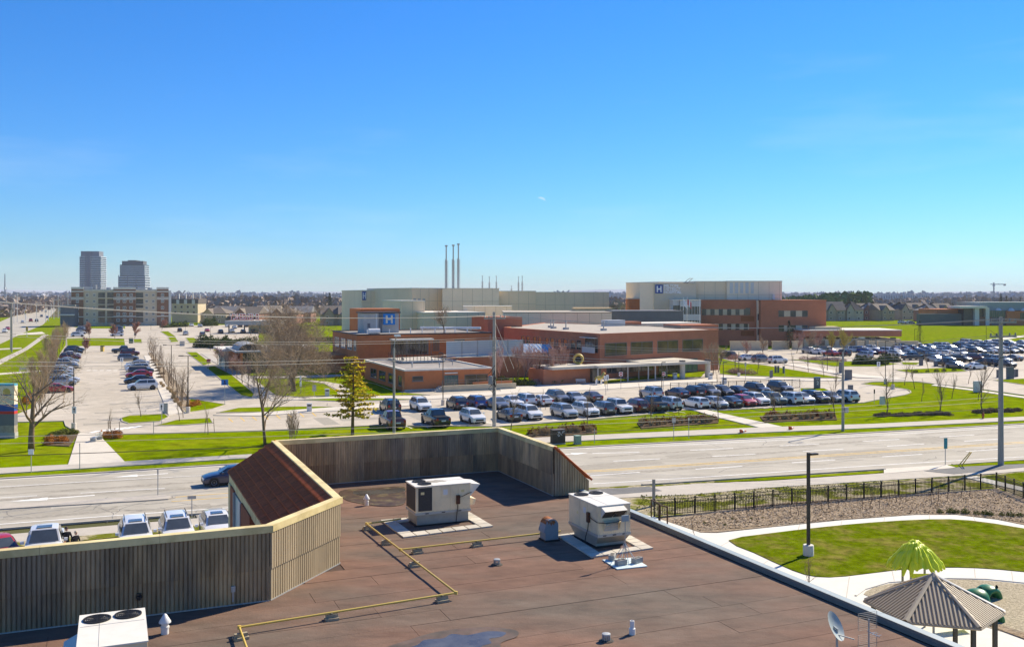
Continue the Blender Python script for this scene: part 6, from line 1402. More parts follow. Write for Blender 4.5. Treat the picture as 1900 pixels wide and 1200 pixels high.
# spruces
def spruce(label, px, py, h, group=None, pos=None, name='spruce_tree', seedv=1, dens=1.):
    t = thing(name, label, 'tree', pos if pos is not None else P(px,py), 0, group); rg = random.Random(seedv); b = MB(); k = MB().tube([(0,0,0),(0,0,h)], [h*.02,.02], 6)
    n = int(60*h*dens)
    for i in range(n):
        z = h*(.04+.95*rg.random()**1.1); r_ = h*.25*(1-z/h)+.05; an = rg.uniform(0,6.28); q = rg.random()**.5
        p0 = V((math.cos(an)*r_*q, math.sin(an)*r_*q, z)); d = V((math.cos(an), math.sin(an), -.35)).normalized()*rg.uniform(.3,.6)*h*.08; w_ = V((-math.sin(an), math.cos(an), 0))*h*.022
        b.add([p0-w_, p0+w_, p0+d+w_*.4, p0+d-w_*.4], [(0,1,2,3)])
    k.build('trunk', M_bark, t); b.build('crown', M_spruce, t)
spruce('dark conical spruce against the grass hill', 1707, 634, 7.2, pos=P(1707,637)); spruce('dark spruce before the hospital brick wing', 1464, 648, 8.2, pos=P(1464,648), seedv=2)
for i, (px, Y, h) in enumerate(((1857,900,17),(1868,880,15),(1876,920,14),(1893,860,13),(1768,700,10),(1779,720,9),(612,640,17))): spruce(('far dark conifer on the skyline, %s from the left' % ORD[i]) if i < 4 else 'mid distance dark conifer near the far houses, %s' % ORD[i-4], 0, 0, h, 'far conifers', V((PX(px,Y),Y,0)), seedv=20+i, dens=.7)
# budding yellow tree before the low brick wing
for i, (px, py, h) in enumerate(((1566,662,7.5),(1543,660,6.5))): bare_tree('yellow budding tree before the low brick wing, %s' % ('the larger right one' if i == 0 else 'the smaller left one'), px, py, h, .12, 90+i, 4, M_twigy, kids=(9,6,5,5), first=.25, spread=.55, minr=.022, group='budding trees')
for i, (px, py, h) in enumerate(((1323,696,7),(1478,655,6),(1415,660,5),(1385,668,5),(1500,654,6),(1515,652,5),(1333,690,5.5))): bare_tree('bare tree near the hospital brick wings, %s' % ORD[i], px, py, h, .09, 100+i, 4, M_twigr if i%2 else M_twig, kids=(8,5,5,4), first=.25, spread=.6, minr=.016, group='bare trees near the brick wings')
for i, (px, py, h) in enumerate(((250,628,6.5),(166,627,5.5),(213,627,5),(158,655,4.5),(300,612,5))): bare_tree('pink budding tree near the apartment car park, %s' % ORD[i], px, py, h, .10, 120+i, 4, mat('pink_bud', (.38,.20,.15), .95, .3, 2, spec=.03), kids=(9,7,6,5), first=.2, spread=.55, minr=.03, group='pink budding trees')
# bare thicket along the left-hand lot
for i, (px, py, h) in enumerate(((72,770,5.5),(66,752,5),(84,740,6),(78,728,5.5),(90,716,6),(93,704,6.5),(98,693,6.5),(95,680,7),(103,672,6.5),(106,662,7),(110,652,7),(100,655,6),(115,645,7),(118,638,6),(60,715,5),(75,700,5.5),(85,668,6),(96,645,6),(121,632,6.5))): bare_tree('straw coloured shrub tree in the thicket along the left lot, %s from near' % ORD[i], px, py, h, .06, 140+i, 4, M_twig if i%3 else mat('straw_twig', (.40,.29,.16), .95, .3, 2, spec=.03), kids=(8,6,5,4), first=.08, spread=.5, up=.35, minr=.013, group='shrub trees in the left thicket', name='thicket_tree')
for i, (px, py, h) in enumerate(((20,700,5),(30,690,5))): pass
bare_tree('leafless multi stem shrub beside the forked tree', 546, 828, 3.9, .03, 160, 4, M_twigd, kids=(9,5,4,3), first=.02, spread=.45, up=.5, minr=.008); bare_tree('leafless multi stem shrub left of the parapet ridge', 537, 826, 3.4, .03, 161, 4, M_twigd, kids=(9,5,4,3), first=.02, spread=.5, up=.5, minr=.008)
# shrubs and grasses: copied prototypes
SH = {}
def shrub(kind, label, group, loc, s=1., name='shrub'):
    if kind not in SH:
        rg = random.Random(len(SH)+200)
        if kind == 'straw':
            b = MB()
            for i in range(70):
                an = rg.uniform(0,6.28); q = rg.random()**.5; h = rg.uniform(.5,.95); p0 = V((math.cos(an)*.12*q, math.sin(an)*.12*q, 0)); d = V((math.cos(an)*.32*q, math.sin(an)*.32*q, h)); w_ = V((-math.sin(an), math.cos(an), 0))*.022; b.add([p0-w_, p0+w_, p0+d*.7+w_*1.5, p0+d-V((0,0,.1)), p0+d*.7-w_*1.5], [(0,1,2,3,4)])
            SH[kind] = b.mesh('clump', M_tangrass)
        else:
            m, n, sz, sh = dict(orange=(M_orange_l,420,.06,dome(.55,.55,.85)), russet=(M_rust_l,420,.06,dome(.6,.55,.7)), green=(M_hedge,900,.10,dome(1.3,1.2,1.5,.35)), yew=(M_hedge2,900,.09,dome(1.5,1.2,1.0,.35)), twiggy=(M_twigr,600,.07,dome(1.6,1.1,1.0,.4)), small=(M_hedge2,250,.05,dome(.4,.4,.5)), dry=(mat('dry_stem',(.24,.17,.10),.95,.4,3,spec=.03),420,.09,dome(.9,.8,.5,.4)))[kind]
            SH[kind] = leaves(rg, n, sh, sz).mesh('clump', m)
    o = put(name, SH[kind], None, loc, rt.uniform(0,6.28), s); return tag(o, label, 'shrub', group)
def bedline(p0, p1, n, kind, label, group, s=1., jit=.3, name='shrub'):
    a_, b_ = P(*p0), P(*p1)
    ps_ = sorted((a_.lerp(b_, (i+.5)/n)+V((rt.uniform(-jit,jit), rt.uniform(-jit,jit), 0)) for i in range(n)), key=lambda p: p.x/p.y)
    for i, p in enumerate(ps_): shrub(kind, label+', %s from left' % ORD[i], group, p, s*rt.uniform(.8,1.2), name)
for k, (x0, y0, x1, y1, where) in enumerate(((985,809,1100,801,'behind the utility cabinet'),(1190,791,1325,782,'left of the crossing path'),(1418,779,1545,776,'right of the crossing path'))):
    slab('planting_bed', W(((x0-8,y0-6),(x1+6,y1-6),(x1+8,y1+3),(x0,y0+4))), .06, M_bedsoil)
    bedline((x0,y0-4), (x1,y1-4), 12, 'russet', 'russet shrub in the roadside bed '+where, 'russet shrubs '+where, 1.1); bedline((x0,y0), (x1,y1), 13, 'straw', 'straw coloured grass clump in the roadside bed '+where, 'grass clumps '+where, 1.05, name='grass_clump')
bedline((1418,775),(1440,774),3,'orange','orange shrub at the left end of the right-hand bed','orange roadside shrubs')
slab('planting_bed', W(((85,826),(100,812),(140,801),(145,806),(128,828))), .06, M_bedsoil)
bedline((89,824),(124,821),6,'orange','orange leaved shrub in the bed beside the pale plaza','orange shrubs beside the plaza',.9); bedline((103,813),(136,804),6,'yew','low dark green shrub in the bed beside the pale plaza','green shrubs beside the plaza',.62); bedline((190,812),(222,813),5,'orange','orange leaved shrub behind the metal bench','orange shrubs behind the bench',.85); bedline((200,806),(222,806),3,'russet','russet shrub behind the metal bench','russet shrubs behind the bench',.9)
bedline((355,756),(366,752),3,'orange','orange clump on the corner lawn of the drive','orange clumps at the drive corner',1.); bedline((300,712),(338,758),8,'straw','straw grass clump under the slim drive trees','grass clumps under the drive trees',1.1,name='grass_clump'); bedline((283,668),(300,705),7,'dry','dry brown shrub under the slim drive trees','dry shrubs under the drive trees',.8); bedline((318,738),(330,748),2,'orange','orange shrub under the slim drive trees','orange shrubs under the drive trees',.8)
bedline((372,644),(470,648),16,'green','clipped dark hedge plant left of the pavilion','hedge plants left of the pavilion',1.9,.6,'hedge_plant'); bedline((370,638),(440,640),8,'yew','dark hedge plant behind the clipped hedge','rear hedge plants',1.7,.6,'hedge_plant')
bedline((1590,676),(1640,677),6,'green','dark shrub in the island before the blue cars','dark shrubs in the right island',1.15,.4); bedline((1636,670),(1664,672),5,'green','dark shrub at the tip of the right island','dark shrubs at the island tip',1.1,.4); bedline((1490,667),(1570,671),9,'twiggy','brown twiggy shrub along the right-hand drive','twiggy shrubs along the drive',.9,.4)
bedline((920,716),(945,716),3,'green','green shrub below the utility pole transformers','green shrubs by the clinic',1.,.3); bedline((950,715),(985,715),4,'yew','dark low shrub below the pinkish trees','low shrubs below the pinkish trees',1.1,.3); bedline((985,714),(1010,713),3,'twiggy','twiggy low shrub below the pinkish trees','twiggy shrubs below the pinkish trees',1.,.3); bedline((1012,713),(1040,711),3,'green','round green shrub right of the pinkish trees','round shrubs right of the pinkish trees',1.,.3)
bedline((1352,692),(1388,695),5,'twiggy','brown twiggy shrub on the lawn right of the entrance','twiggy shrubs right of the entrance',1.,.5); bedline((1350,667),(1420,662),7,'twiggy','reddish shrub before the brick wing balconies','reddish shrubs before the brick wing',1.,.5)
bedline((1625,772),(1760,769),22,'dry','dry low shrub in the long right-hand roadside bed','dry shrubs in the right roadside bed',.8,.4); bedline((1810,765),(1900,762),12,'dry','dry low shrub in the far right roadside bed','dry shrubs in the far right bed',.85,.4)
bedline((1735,950),(1900,960),10,'small','small tufted plant in the mulch bed by the curved path','tufts in the mulch bed',.7,.2); bedline((1300,975),(1420,960),6,'small','tiny tuft in the near corner of the mulch bed','tiny mulch tufts',.35,.5)
bedline((140,652),(120,650),3,'russet','russet hedge at the far end of the left lot','russet hedge plants',1.4,.3,'hedge_plant'); bedline((45,752),(52,735),4,'orange','orange shrub in the left thicket','orange thicket shrubs',1.2,.5); bedline((190,603),(212,603),3,'green','dark shrub at the apartment wall','shrubs at the apartment wall',1.6,.5); bedline((305,608),(345,606),4,'green','dark shrub right of the apartment building','shrubs right of the apartments',1.6,1.); bedline((380,605),(398,604),4,'green','round green bush beyond the hedge','bushes beyond the hedge',2.4,1.)
bedline((1690,692),(1780,688),5,'small','green tuft on the right car park island','tufts on the right island',1.2,.4)
# near grass and mulch relief: blades and chips as ground cover
rg = random.Random(77)
def inpoly(p, pl):
    c = False; j = len(pl)-1
    for i in range(len(pl)):
        if ((pl[i].y > p.y) != (pl[j].y > p.y)) and (p.x < (pl[j].x-pl[i].x)*(p.y-pl[i].y)/(pl[j].y-pl[i].y+1e-9)+pl[i].x): c = not c
        j = i
    return c
def cover(name, poly, n, m, parent_label, cat, kind):
    xs = [p.x for p in poly]; ys = [p.y for p in poly]; b = MB(); k = 0
    while k < n:
        p = V((rg.uniform(min(xs),max(xs)), rg.uniform(min(ys),max(ys)), 0))
        if not inpoly(p, poly): continue
        k += 1; an = rg.uniform(0,6.28); c, s = math.cos(an), math.sin(an)
        if kind == 'blade':
            h = rg.uniform(.04,.13); w_ = rg.uniform(.03,.06); b.add([(p.x-c*w_,p.y-s*w_,.05),(p.x+c*w_,p.y+s*w_,.05),(p.x+rg.gauss(0,.05),p.y+rg.gauss(0,.05),.05+h)], [(0,1,2)])
        else:
            l, w_ = rg.uniform(.035,.09), rg.uniform(.02,.04); tl = rg.uniform(-.03,.04); b.add([(p.x-c*l-s*w_,p.y-s*l+c*w_,.03),(p.x+c*l-s*w_,p.y+s*l+c*w_,.05+tl),(p.x+c*l+s*w_,p.y+s*l-c*w_,.06+tl),(p.x-c*l+s*w_,p.y-s*l-c*w_,.035)], [(0,1,2,3)])
    o = b.build(name, m, None); o['kind'] = 'stuff'; tag(o, parent_label, cat)
cover('lawn_blades', pl, 26000, mat('grass_blade', (.19,.24,.006), .9, .5, 1.2, col2=(.34,.29,.08), c2scale=1.5, spec=.03), 'short worn grass on the playground lawn', 'grass', 'blade')
cover('mulch_chips', W(((1240,966),(1420,936),(1849,908),(1900,930),(1900,970),(1774,952),(1698,952),(1420,976),(1300,985))), 22000, mat('mulch_chip', (.46,.355,.24), .95, .5, 2.5, spec=.03), 'brown wood chips covering the fenced bed', 'mulch', 'chip')
cover('verge_tufts', W(((1180,945),(1190,920),(1290,918),(1420,906),(1640,893),(1640,917),(1420,931),(1220,955))), 2600, mat('verge_blade', (.20,.21,.03), .95, .5, 2, col2=(.33,.28,.15), c2scale=.8, spec=.03), 'patchy dry grass outside the black fence', 'grass', 'blade')
# far woodland and hills: one mass each
def woods(name, label, pts, n, hmin, hmax, size, m, seedv):
    rg = random.Random(seedv); b = MB()
    for i in range(n):
        t = rg.random()*(len(pts)-1); k = int(t); (xa, ya, da), (xb, yb, db) = pts[k], pts[min(k+1, len(pts)-1)]; f = t-k
        Y = (ya+(yb-ya)*f)+rg.random()*(da+(db-da)*f); px = xa+(xb-xa)*f; x = PX(px, Y); h = rg.uniform(hmin,hmax)*(.8+.4*mnoise.noise(V((x*.01,Y*.01,seedv)))); s = size*rg.uniform(.6,1.3)*(Y/900)**.3
        for q in range(9):
            an = rg.uniform(0,6.28); z = h*rg.uniform(.25,1.); r_ = s*(1.1-.6*z/h)*rg.uniform(.5,1); c = V((x+math.cos(an)*r_, Y+math.sin(an)*r_, z)); e = s*rg.uniform(.25,.55)
            u_ = V((rg.gauss(0,1),rg.gauss(0,.6),rg.gauss(0,1))).normalized()*e; w_ = V((rg.gauss(0,1),rg.gauss(0,.6),rg.gauss(0,1))).normalized()*e; b.add([c-u_, c+w_, c+u_*1.1, c-w_*.9], [(0,1,2,3)])
        b.add([(x-.25,Y,0),(x+.25,Y,0),(x+.12,Y,h*.8)], [(0,1,2)])
    o = b.build(name, m, None); o['kind'] = 'stuff'; tag(o, label, 'woodland')
M_fw1 = mat('bare_wood', (.32,.255,.205), .95, .3, .03, spec=.02); M_fw2 = mat('hazed_wood', (.36,.36,.38), .95, .2, .02, spec=.02); M_fw3 = mat('evergreen_wood', (.11,.16,.06), .95, .35, .05, spec=.02)  # skyline wood is blue-grey: distance haze is put into its colour
woods('far_woodland', 'bare brown woodland band across the left horizon', [(-40,900,900),(200,1000,900),(420,800,700),(680,760,800)], 2600, 9, 15, 6, M_fw1, 1)
woods('far_woodland', 'bare brown woodland between the hospital and right horizon', [(1120,620,500),(1200,640,600),(1460,700,600),(1930,1000,900)], 1700, 9, 14, 6, M_fw1, 2)
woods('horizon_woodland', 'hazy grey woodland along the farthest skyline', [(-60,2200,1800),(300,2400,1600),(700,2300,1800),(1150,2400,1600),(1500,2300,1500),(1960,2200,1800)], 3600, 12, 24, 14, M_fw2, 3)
woods('pine_wood', 'dark green pine wood behind the suburban houses', [(1450,690,60),(1520,700,60),(1580,720,60),(1612,740,60)], 420, 12, 18, 5, M_fw3, 4)
woods('near_left_woodland', 'brown trees lining the left side of the side street', [(-40,620,200),(20,640,260),(60,800,300),(75,1000,300)], 700, 8, 15, 5, M_fw1, 5)
hl = MB()
rr = random.Random(9); N_ = 60
for i in range(N_+1):
    x = -6500+13000*i/N_; z = 42+34*mnoise.noise(V((i*.13,2,0)))+14*mnoise.noise(V((i*.5,7,0))); hl.v += [(x,6200,-5),(x,6600,max(20,z)),(x,9000,max(20,z)-5)]
for i in range(N_): hl.f += [[3*i,3*i+3,3*i+4,3*i+1],[3*i+1,3*i+4,3*i+5,3*i+2]]; hl.m += [0,0]
struct(hl.build('hills', mat('hazed_hill', (.34,.38,.44), .95, .2, .002, spec=.02)))  # bluish tone puts the haze of distance into the hills
# ================================================================== street furniture, playground, people
M_pole = mat('weathered_pole', (.40,.36,.29), .9, .15, 2, stretch=(3,3,.3)); M_cpole = mat('concrete_pole', (.33,.31,.27), .9, .12, 2, stretch=(3,3,.4)); M_dpole = mat('bronze_pole', (.055,.045,.036), .5, .1, 2)
M_wire = mat('pale_cable', (.46,.42,.34), .6, .05, 1); M_dwire = mat('dark_cable', (.035,.033,.03), .7, .05, 1); M_ins = mat('insulator', (.22,.22,.21), .4, .1, 2)  # pale cable tone has the sunlight on the upper wires painted in
M_bfence = mat('black_fence', (.022,.017,.014), .5, .1, 3); M_lime = mat('lime_plastic', (.72,.80,.02), .45, .06, 1, spec=.4); M_gplay = mat('green_plastic', (.022,.17,.055), .4, .08, 1, spec=.5)
M_gz = mat('taupe_metal', (.44,.355,.235), .55, .06, 1, spec=.4); M_gzl = mat('pale_metal', (.62,.60,.54), .5, .05, 1); M_gzp = mat('dark_post', (.07,.068,.055), .6, .1, 1)
def at(px, Y, z): return V((PX(px,Y), Y, z))
# ---- utility poles
def pole_thing(name, label, base, h, r0, r1, m, group=None, n=10, cat='pole'):
    t = thing(name, label, cat, base, TH, group); MB().tube([(0,0,-.1),(0,0,h)], [r0,r1], n).build('shaft', m, t, smooth=50); return t
u1b, u2b = at(917,91,0), at(1857,83.3,0)
u1 = pole_thing('utility_pole', 'tall wooden utility pole with crossarm behind the parapet corner', u1b, 13.4, .20, .14, M_pole, 'utility poles')
MB().box(-1.1,1.1,-.20,-.10,12.72,12.84).build('crossarm', M_pole, u1)
ins = MB()
for x in (-1.05,-.6,.6,1.05): ins.lathe([(.05,12.84),(.09,12.92),(.04,12.98),(.08,13.03),(.03,13.1)], (x,-.16,0), 8)
ins.build('insulator', M_ins, u1)
MB().tube([(.1,-.2,9.6),(.1,-.2,9.8)], .05, 6).tube([(-.5,-.2,10.0),(.5,-.2,10.0)], .04, 5).tube([(-.5,-.2,10.0),(-.5,-.2,11.2)], .02, 4).build('standoff_bracket', M_galv, u1)
cl = MB(); rw_ = random.Random(3)
for i in range(7):
    x0, z0 = rw_.uniform(-1.0,.1), rw_.uniform(5.6,7.6); cl.tube([(0,-.2,z0+1.0),(x0*.6,-.3,z0+.3),(x0,-.3,z0),(x0*.4,-.3,z0-.35),(0,-.2,z0-.1)], .03, 5)
cl.build('cable_loops', M_dwire, u1); MB().lathe([(.22,0),(.22,.75),(.1,.8)], (-.5,-.3,6.5), 12).build('splice_can', M_ins, u1)
gw_ = MB().tube([(.1,0,12.4),(1.9,-.4,7.9)], .018, 4).tube([(.1,0,11.2),(1.3,-.3,7.6)], .018, 4); gw_.build('guy_wire', M_wire, u1)
u2 = pole_thing('utility_pole', 'thick concrete utility pole with two crossarms at the right edge', u2b, 13.1, .25, .15, M_cpole, 'utility poles')
for z in (12.55,11.3): MB().box(-1.6,1.6,-.30,-.18,z,z+.16).build('crossarm', M_pole, u2)
ins = MB()
for z in (12.71,11.46):
    for x in (-1.5,-.8,.8,1.5): ins.lathe([(.05,z),(.09,z+.06),(.04,z+.12),(.08,z+.17),(.03,z+.24)], (x,-.24,0), 8)
ins.build('insulator', M_ins, u2); MB().box(-.5,-.25,-.5,-.3,9.5,9.7).build('cable_bracket', M_ins, u2)
MB().tube([(-.1,-.3,9.9),(-3.6,-1.1,7.1)], .025, 4).tube([(-.1,-.3,11.1),(-2.4,-.9,12.0)], .02, 4).build('guy_wire', M_dwire, u2)
for i, (x0, x1, y0, y1) in enumerate(((1778,1800,864,838),(1784,1803,864,838))):
    g_ = P(x0,y0); MB().tube([g_, at(x1, 82.5, PZ(y1,82.5))], .045, 6).build('guy_guard', M_gas, None); o = bpy.context.scene.objects[-1] if False else None
for o in [o for o in bpy.data.objects if o.name.startswith('guy_guard')]: tag(o, 'yellow guy wire guard leaning by the concrete pole, %s one' % ('left' if '.' not in o.name else 'right'), 'guy guard', 'guy wire guards')
u3 = pole_thing('street_light', 'grey concrete street light with curved arm beside the far footway', P(1564,799), 8.7, .17, .11, M_cpole, 'road street lights', cat='street light')
MB().tube([(0,0,8.6),(.5,-.05,9.4),(1.4,-.1,10.1),(2.3,-.15,10.25)], [.06,.055,.05,.04], 7).build('arm', M_cpole, u3); MB().box(2.2,2.9,-.28,-.02,10.17,10.32).build('luminaire', M_galv, u3); MB().box(.15,.62,-.2,.2,2.0,2.6).build('banner_box', M_mgrey, u3)
u4 = pole_thing('street_light', 'grey concrete street light behind the parapet beside the yellow green pine', P(731,805), 9.3, .16, .11, M_cpole, 'road street lights', cat='street light')
MB().tube([(0,0,9.2),(.1,-.1,10.1),(.25,-.3,10.6)], .05, 7).build('arm', M_cpole, u4); MB().box(-.05,.55,-.75,-.2,10.55,10.75).build('luminaire', M_wm, u4)
# ---- overhead wires
def wire(a_, b_, sag, m, label, r=.015, n=18):
    a_, b_ = V(a_), V(b_); pts = []
    for i in range(n+1):
        t = i/n; p = a_.lerp(b_, t); p.z -= sag*4*t*(1-t); pts.append(p-a_)
    o = MB().tube(pts, r, 4, cap=False).build('overhead_wire', m, None, loc=a_); tag(o, label, 'wire', 'overhead wires')
for k, (dz, dx) in enumerate(((13.05,-1.05),(13.05,.6),(13.05,1.05))):
    n_ = ('first','second','third')[k]
    wire(at(-300,60,15.5)+A*dx*.4, u1b+B*dx+V((0,0,dz)), .9, M_wire, '%s of the three top wires left of the wooden pole' % n_); wire(u1b+B*dx+V((0,0,dz)), u2b+B*dx+V((0,0,12.95)), 1.0, M_wire, '%s of the three top wires between the two utility poles' % n_); wire(u2b+B*dx+V((0,0,12.95)), at(2400,80,12.9), .4, M_wire, '%s of the three top wires at the right edge' % n_)
for k, z in enumerate((10.95,10.75)):
    n_ = ('upper','lower')[k]; wire(at(-300,62,13.2-k*.2), u1b+V((0,-.25,z)), .8, M_wire, '%s middle wire left of the wooden pole' % n_); wire(u1b+V((0,-.25,z)), u2b+V((0,-.3,11.6-k*.2)), 1.25, M_wire, '%s middle wire between the two utility poles' % n_); wire(u2b+V((0,-.3,11.6-k*.2)), at(2400,80,11), .4, M_wire, '%s middle wire at the right edge' % n_)
for k, z in enumerate((9.5,9.25)):
    n_ = ('upper','lower')[k]; wire(at(-300,62,10.9-k*.3), u1b+V((0,-.25,z)), .6, M_wire, '%s low wire left of the wooden pole' % n_, .018); wire(u1b+V((0,-.25,z)), u2b+V((-.2,-.3,10.35-k*.25)), 1.0, M_wire, '%s low wire between the two utility poles' % n_, .018)
for k, (za, zb) in enumerate(((6.35,5.1),(7.05,5.7),(7.45,6.1))):
    wire(at(-150,50,za), u2b+V((-.25,-.3,zb)), .35+.1*k, M_dwire if k == 0 else M_wire, 'thin cable crossing low over the main road, %s one' % ('lowest','middle','upper')[k], .02 if k == 0 else .014, 24)
# ---- car-park lights
def lamp(label, px, py, pyt, heads, base=True, m=None, group='car park lights', r=.07):
    b0 = P(px,py); h = PZ(pyt, b0.y); t = thing('car_park_light', label, 'street light', b0, 0, group); hb_ = .75 if base else 0
    if base: MB().lathe([(.26,0),(.26,.75),(.24,.78)], (0,0,0), 14).build('concrete_base', M_conc, t)
    MB().tube([(0,0,hb_),(0,0,h)], [r,r*.75], 8).build('shaft', m or M_dpole, t)
    for s in heads: MB().box(min(0,s),max(0,s),-.05,.05,h-.06,h).box(s-.28,s+.28,-.16,.16,h-.05,h+.06).build('luminaire', m or M_dpole, t)
for i, a_ in enumerate(((137,797,682,(.5,)),(822,752,655,(-.3,)),(1017,713,657,(-.8,)),(318,716,640,(-1.1,1.1)),(349,766,660,(-.9,.9)),(299,683,641,(-.9,)),(284,662,628,(-.9,.9)),(1228,726,672,(.3,)),(1342,726,672,(.3,)),(1371,699,652,(.6,)),(1643,712,632,(.3,)),(1657,722,640,(.3,)),(1535,688,645,(.3,)),(1830,644,604,(.3,)),(1852,641,604,(.3,)),(1697,636,610,(.4,)),(280,612,602,(.5,)),(390,650,607,(.5,)),(344,622,603,(.5,)),(1875,697,640,(.4,)),(1782,664,628,(.4,)))):
    lamp('slim dark car park light, %s of those around the hospital' % ORD[i], a_[0], a_[1], a_[2], a_[3], i in (0,1,4,9,10,11,2))
lt_ = thing('path_light', 'tall dark path light on a white concrete drum by the playground lawn', 'street light', P(1500,1031), TH)
MB().lathe([(.30,0),(.30,.62),(.28,.65)], (0,0,0), 20).build('concrete_base', M_white_c, lt_, smooth=40); MB().box(-.075,.075,-.075,.075,.65,5.95).build('shaft', M_dpole, lt_); MB().box(.0,.25,-.04,.04,5.78,5.86).box(.15,.62,-.13,.13,5.80,5.90).build('luminaire', M_dpole, lt_)
# ---- black picket fence
f0, f1, f2 = P(1214,958), P(1849,904.5), P(1935,938)
fe = thing('picket_fence', 'black metal picket fence along the mulch bed', 'fence', f0, 0)
FH = 1.12; pk = MB().box(-.014,.014,-.014,.014,.04,FH-.12).mesh('picket', M_bfence); fp = MB().box(-.04,.04,-.04,.04,0,FH+.06).box(-.05,.05,-.05,.05,FH+.06,FH+.09).mesh('post', M_bfence)
for a_, b_, nseg in ((f0,f1,19),(f1,f2,5)):
    d = b_-a_; L_ = d.length; ang = math.atan2(d.y,d.x)
    for i in range(nseg+1): put('post', fp, fe, a_-f0+d*(i/nseg), ang)
    npk = int(L_/.127)
    for i in range(1, npk): put('picket', pk, fe, a_-f0+d*(i/npk), ang)
    for z in (.10, FH-.26, FH-.03):
        o = MB().box(0,L_,-.018,.018,z-.02,z+.02).build('rail', M_bfence, fe, loc=a_-f0, rz=ang)
gt = thing('open_gate', 'open brown gate frames at the near end of the picket fence', 'gate', P(1211,962), 0)
M_brg = mat('brown_gate', (.10,.045,.022), .6, .15, 3)
def frame(p0, p1, h, nm, par, base):
    b = MB(); d = (p1-p0); L_ = d.length; ang = math.atan2(d.y,d.x)
    b.box(0,.07,-.035,.035,0,h).box(L_-.07,L_,-.035,.035,0,h).box(.07,L_-.07,-.03,.03,h-.07,h).box(.07,L_-.07,-.03,.03,.12,.18); return b.build(nm, M_brg, par, loc=p0-base, rz=ang)
gb = P(1211,962); frame(P(1208,966), P(1223,974), 1.45, 'leaf', gt, gb); frame(P(1223.5,974), P(1239,978), 1.35, 'leaf', gt, gb)
tag(MB().box(-.10,.10,-.10,.10,0,1.9).build('timber_post', M_pole, None, loc=P(1213,938)), 'square grey timber post behind the open gate', 'post')
# ---- gazebo
gc_ = V((16.95,37.95,0)); gz = thing('gazebo', 'hexagonal playground shelter with ribbed taupe metal roof', 'gazebo', gc_)
R6, ze, za = 2.62, 2.5, 3.72; cor = [V((math.cos(math.radians(164+60*k))*R6, math.sin(math.radians(164+60*k))*R6, ze)) for k in range(6)]; ap = V((0,0,za))
for k in range(6):
    c0, c1 = cor[k], cor[(k+1)%6]; b = MB().add([ap, c0, c1], [(0,1,2)]); e = (c1-c0); mid = (c0+c1)/2; up_ = (ap-mid); nrm_ = e.cross(up_).normalized(); 
    if nrm_.z < 0: nrm_ = -nrm_
    ne = 17
    for i in range(1, ne):
        s = i/ne; q = c0.lerp(c1, s); f = 1-abs(2*s-1); tip = q+up_*f*.97; w_ = e.normalized()*.028
        if (tip-q).length < .12: continue
        b.add([q-w_*1.6, q+w_*1.6, tip+w_*1.6, tip-w_*1.6, q-w_+nrm_*.05, q+w_+nrm_*.05, tip+w_+nrm_*.05, tip-w_+nrm_*.05], [(4,5,6,7),(0,4,7,3),(1,2,6,5),(0,1,5,4)])
    b.build('roof_panel', M_gz, gz); MB().tube([c0+V((0,0,-.03)), c1+V((0,0,-.03))], .05, 6).build('eave_trim', M_gz, gz)
    h_ = MB(); d = (ap-c0).normalized(); sd_ = d.cross(V((0,0,1))).normalized()
    h_.add([c0-sd_*.12+V((0,0,.05)), c0+sd_*.12+V((0,0,.05)), ap+sd_*.07+V((0,0,.08)), ap-sd_*.07+V((0,0,.08)), c0+V((0,0,.10)), ap+V((0,0,.13))], [(0,4,5,3),(4,1,2,5)]); h_.build('hip_cap', M_gzl if k == 3 else M_gz, gz)
    pp = c0*.86; MB().box(-.075,.075,-.075,.075,0,ze+.12).build('post', M_gzp, gz, loc=(pp.x,pp.y,0))
MB().lathe([(.34,za-.12),(.2,za+.02),(.02,za+.16)], (0,0,0), 6).build('apex_cap', M_gz, gz)
# ---- lime leaf canopy tower
lc = at(1702,42.2,0); ps = thing('play_tower', 'lime green leaf roofed play tower behind the gazebo', 'play tower', lc)
def frond(zt, zb, r0, r1, ph, nr=18):
    b = MB(); nt_, ns = nr*4, 7
    for i in range(ns+1):
        t = i/ns
        for j in range(nt_):
            an = 2*math.pi*j/nt_; rid = .5+.5*math.cos(nr*an+ph); r = r0+(r1-r0)*t*(1+.06*math.cos(nr*an+ph)+.05*math.sin(3*an)); z = zt-(zt-zb)*(t**1.6)+.10*rid*t-(.06*math.sin(5*an) if t > .9 else 0); b.v.append((r*math.cos(an)*1.1, r*math.sin(an)*.95, z))
    for i in range(ns):
        for j in range(nt_): j2 = (j+1)%nt_; b.f.append([i*nt_+j, (i+1)*nt_+j, (i+1)*nt_+j2, i*nt_+j2]); b.m.append(0)
    return b
rf_ = random.Random(5)
for (nf, r0, r1, zt, zb, tr_) in ((30,.25,1.08,3.62,2.80,.095),(24,.15,.86,3.80,3.12,.09),(16,.0,.58,3.98,3.48,.085)):
    b = MB()
    for j in range(nf):
        an = 2*math.pi*(j+rf_.uniform(-.25,.25))/nf; ln = rf_.uniform(.72,1.12)*(1.12 if math.cos(an-.6) > .3 else .95); lift = rf_.uniform(-.09,.09); pts = []; rr_ = []
        for i in range(7):
            t = i/6; r = r0+(r1*ln-r0)*t; pts.append((r*math.cos(an)*1.08-.10, r*math.sin(an)*.95, zt-(zt-zb)*t**1.7*ln+lift*t+.05*math.sin(t*9+j))); rr_.append(tr_*(.75+.5*t) if i < 6 else tr_*.55)
        b.tube(pts, rr_, 7)
    b.build('leaf_tier', M_lime, ps, smooth=70)
frond(3.93, 2.95, .05, .98, 0).build('leaf_dome', M_lime, ps, smooth=60)
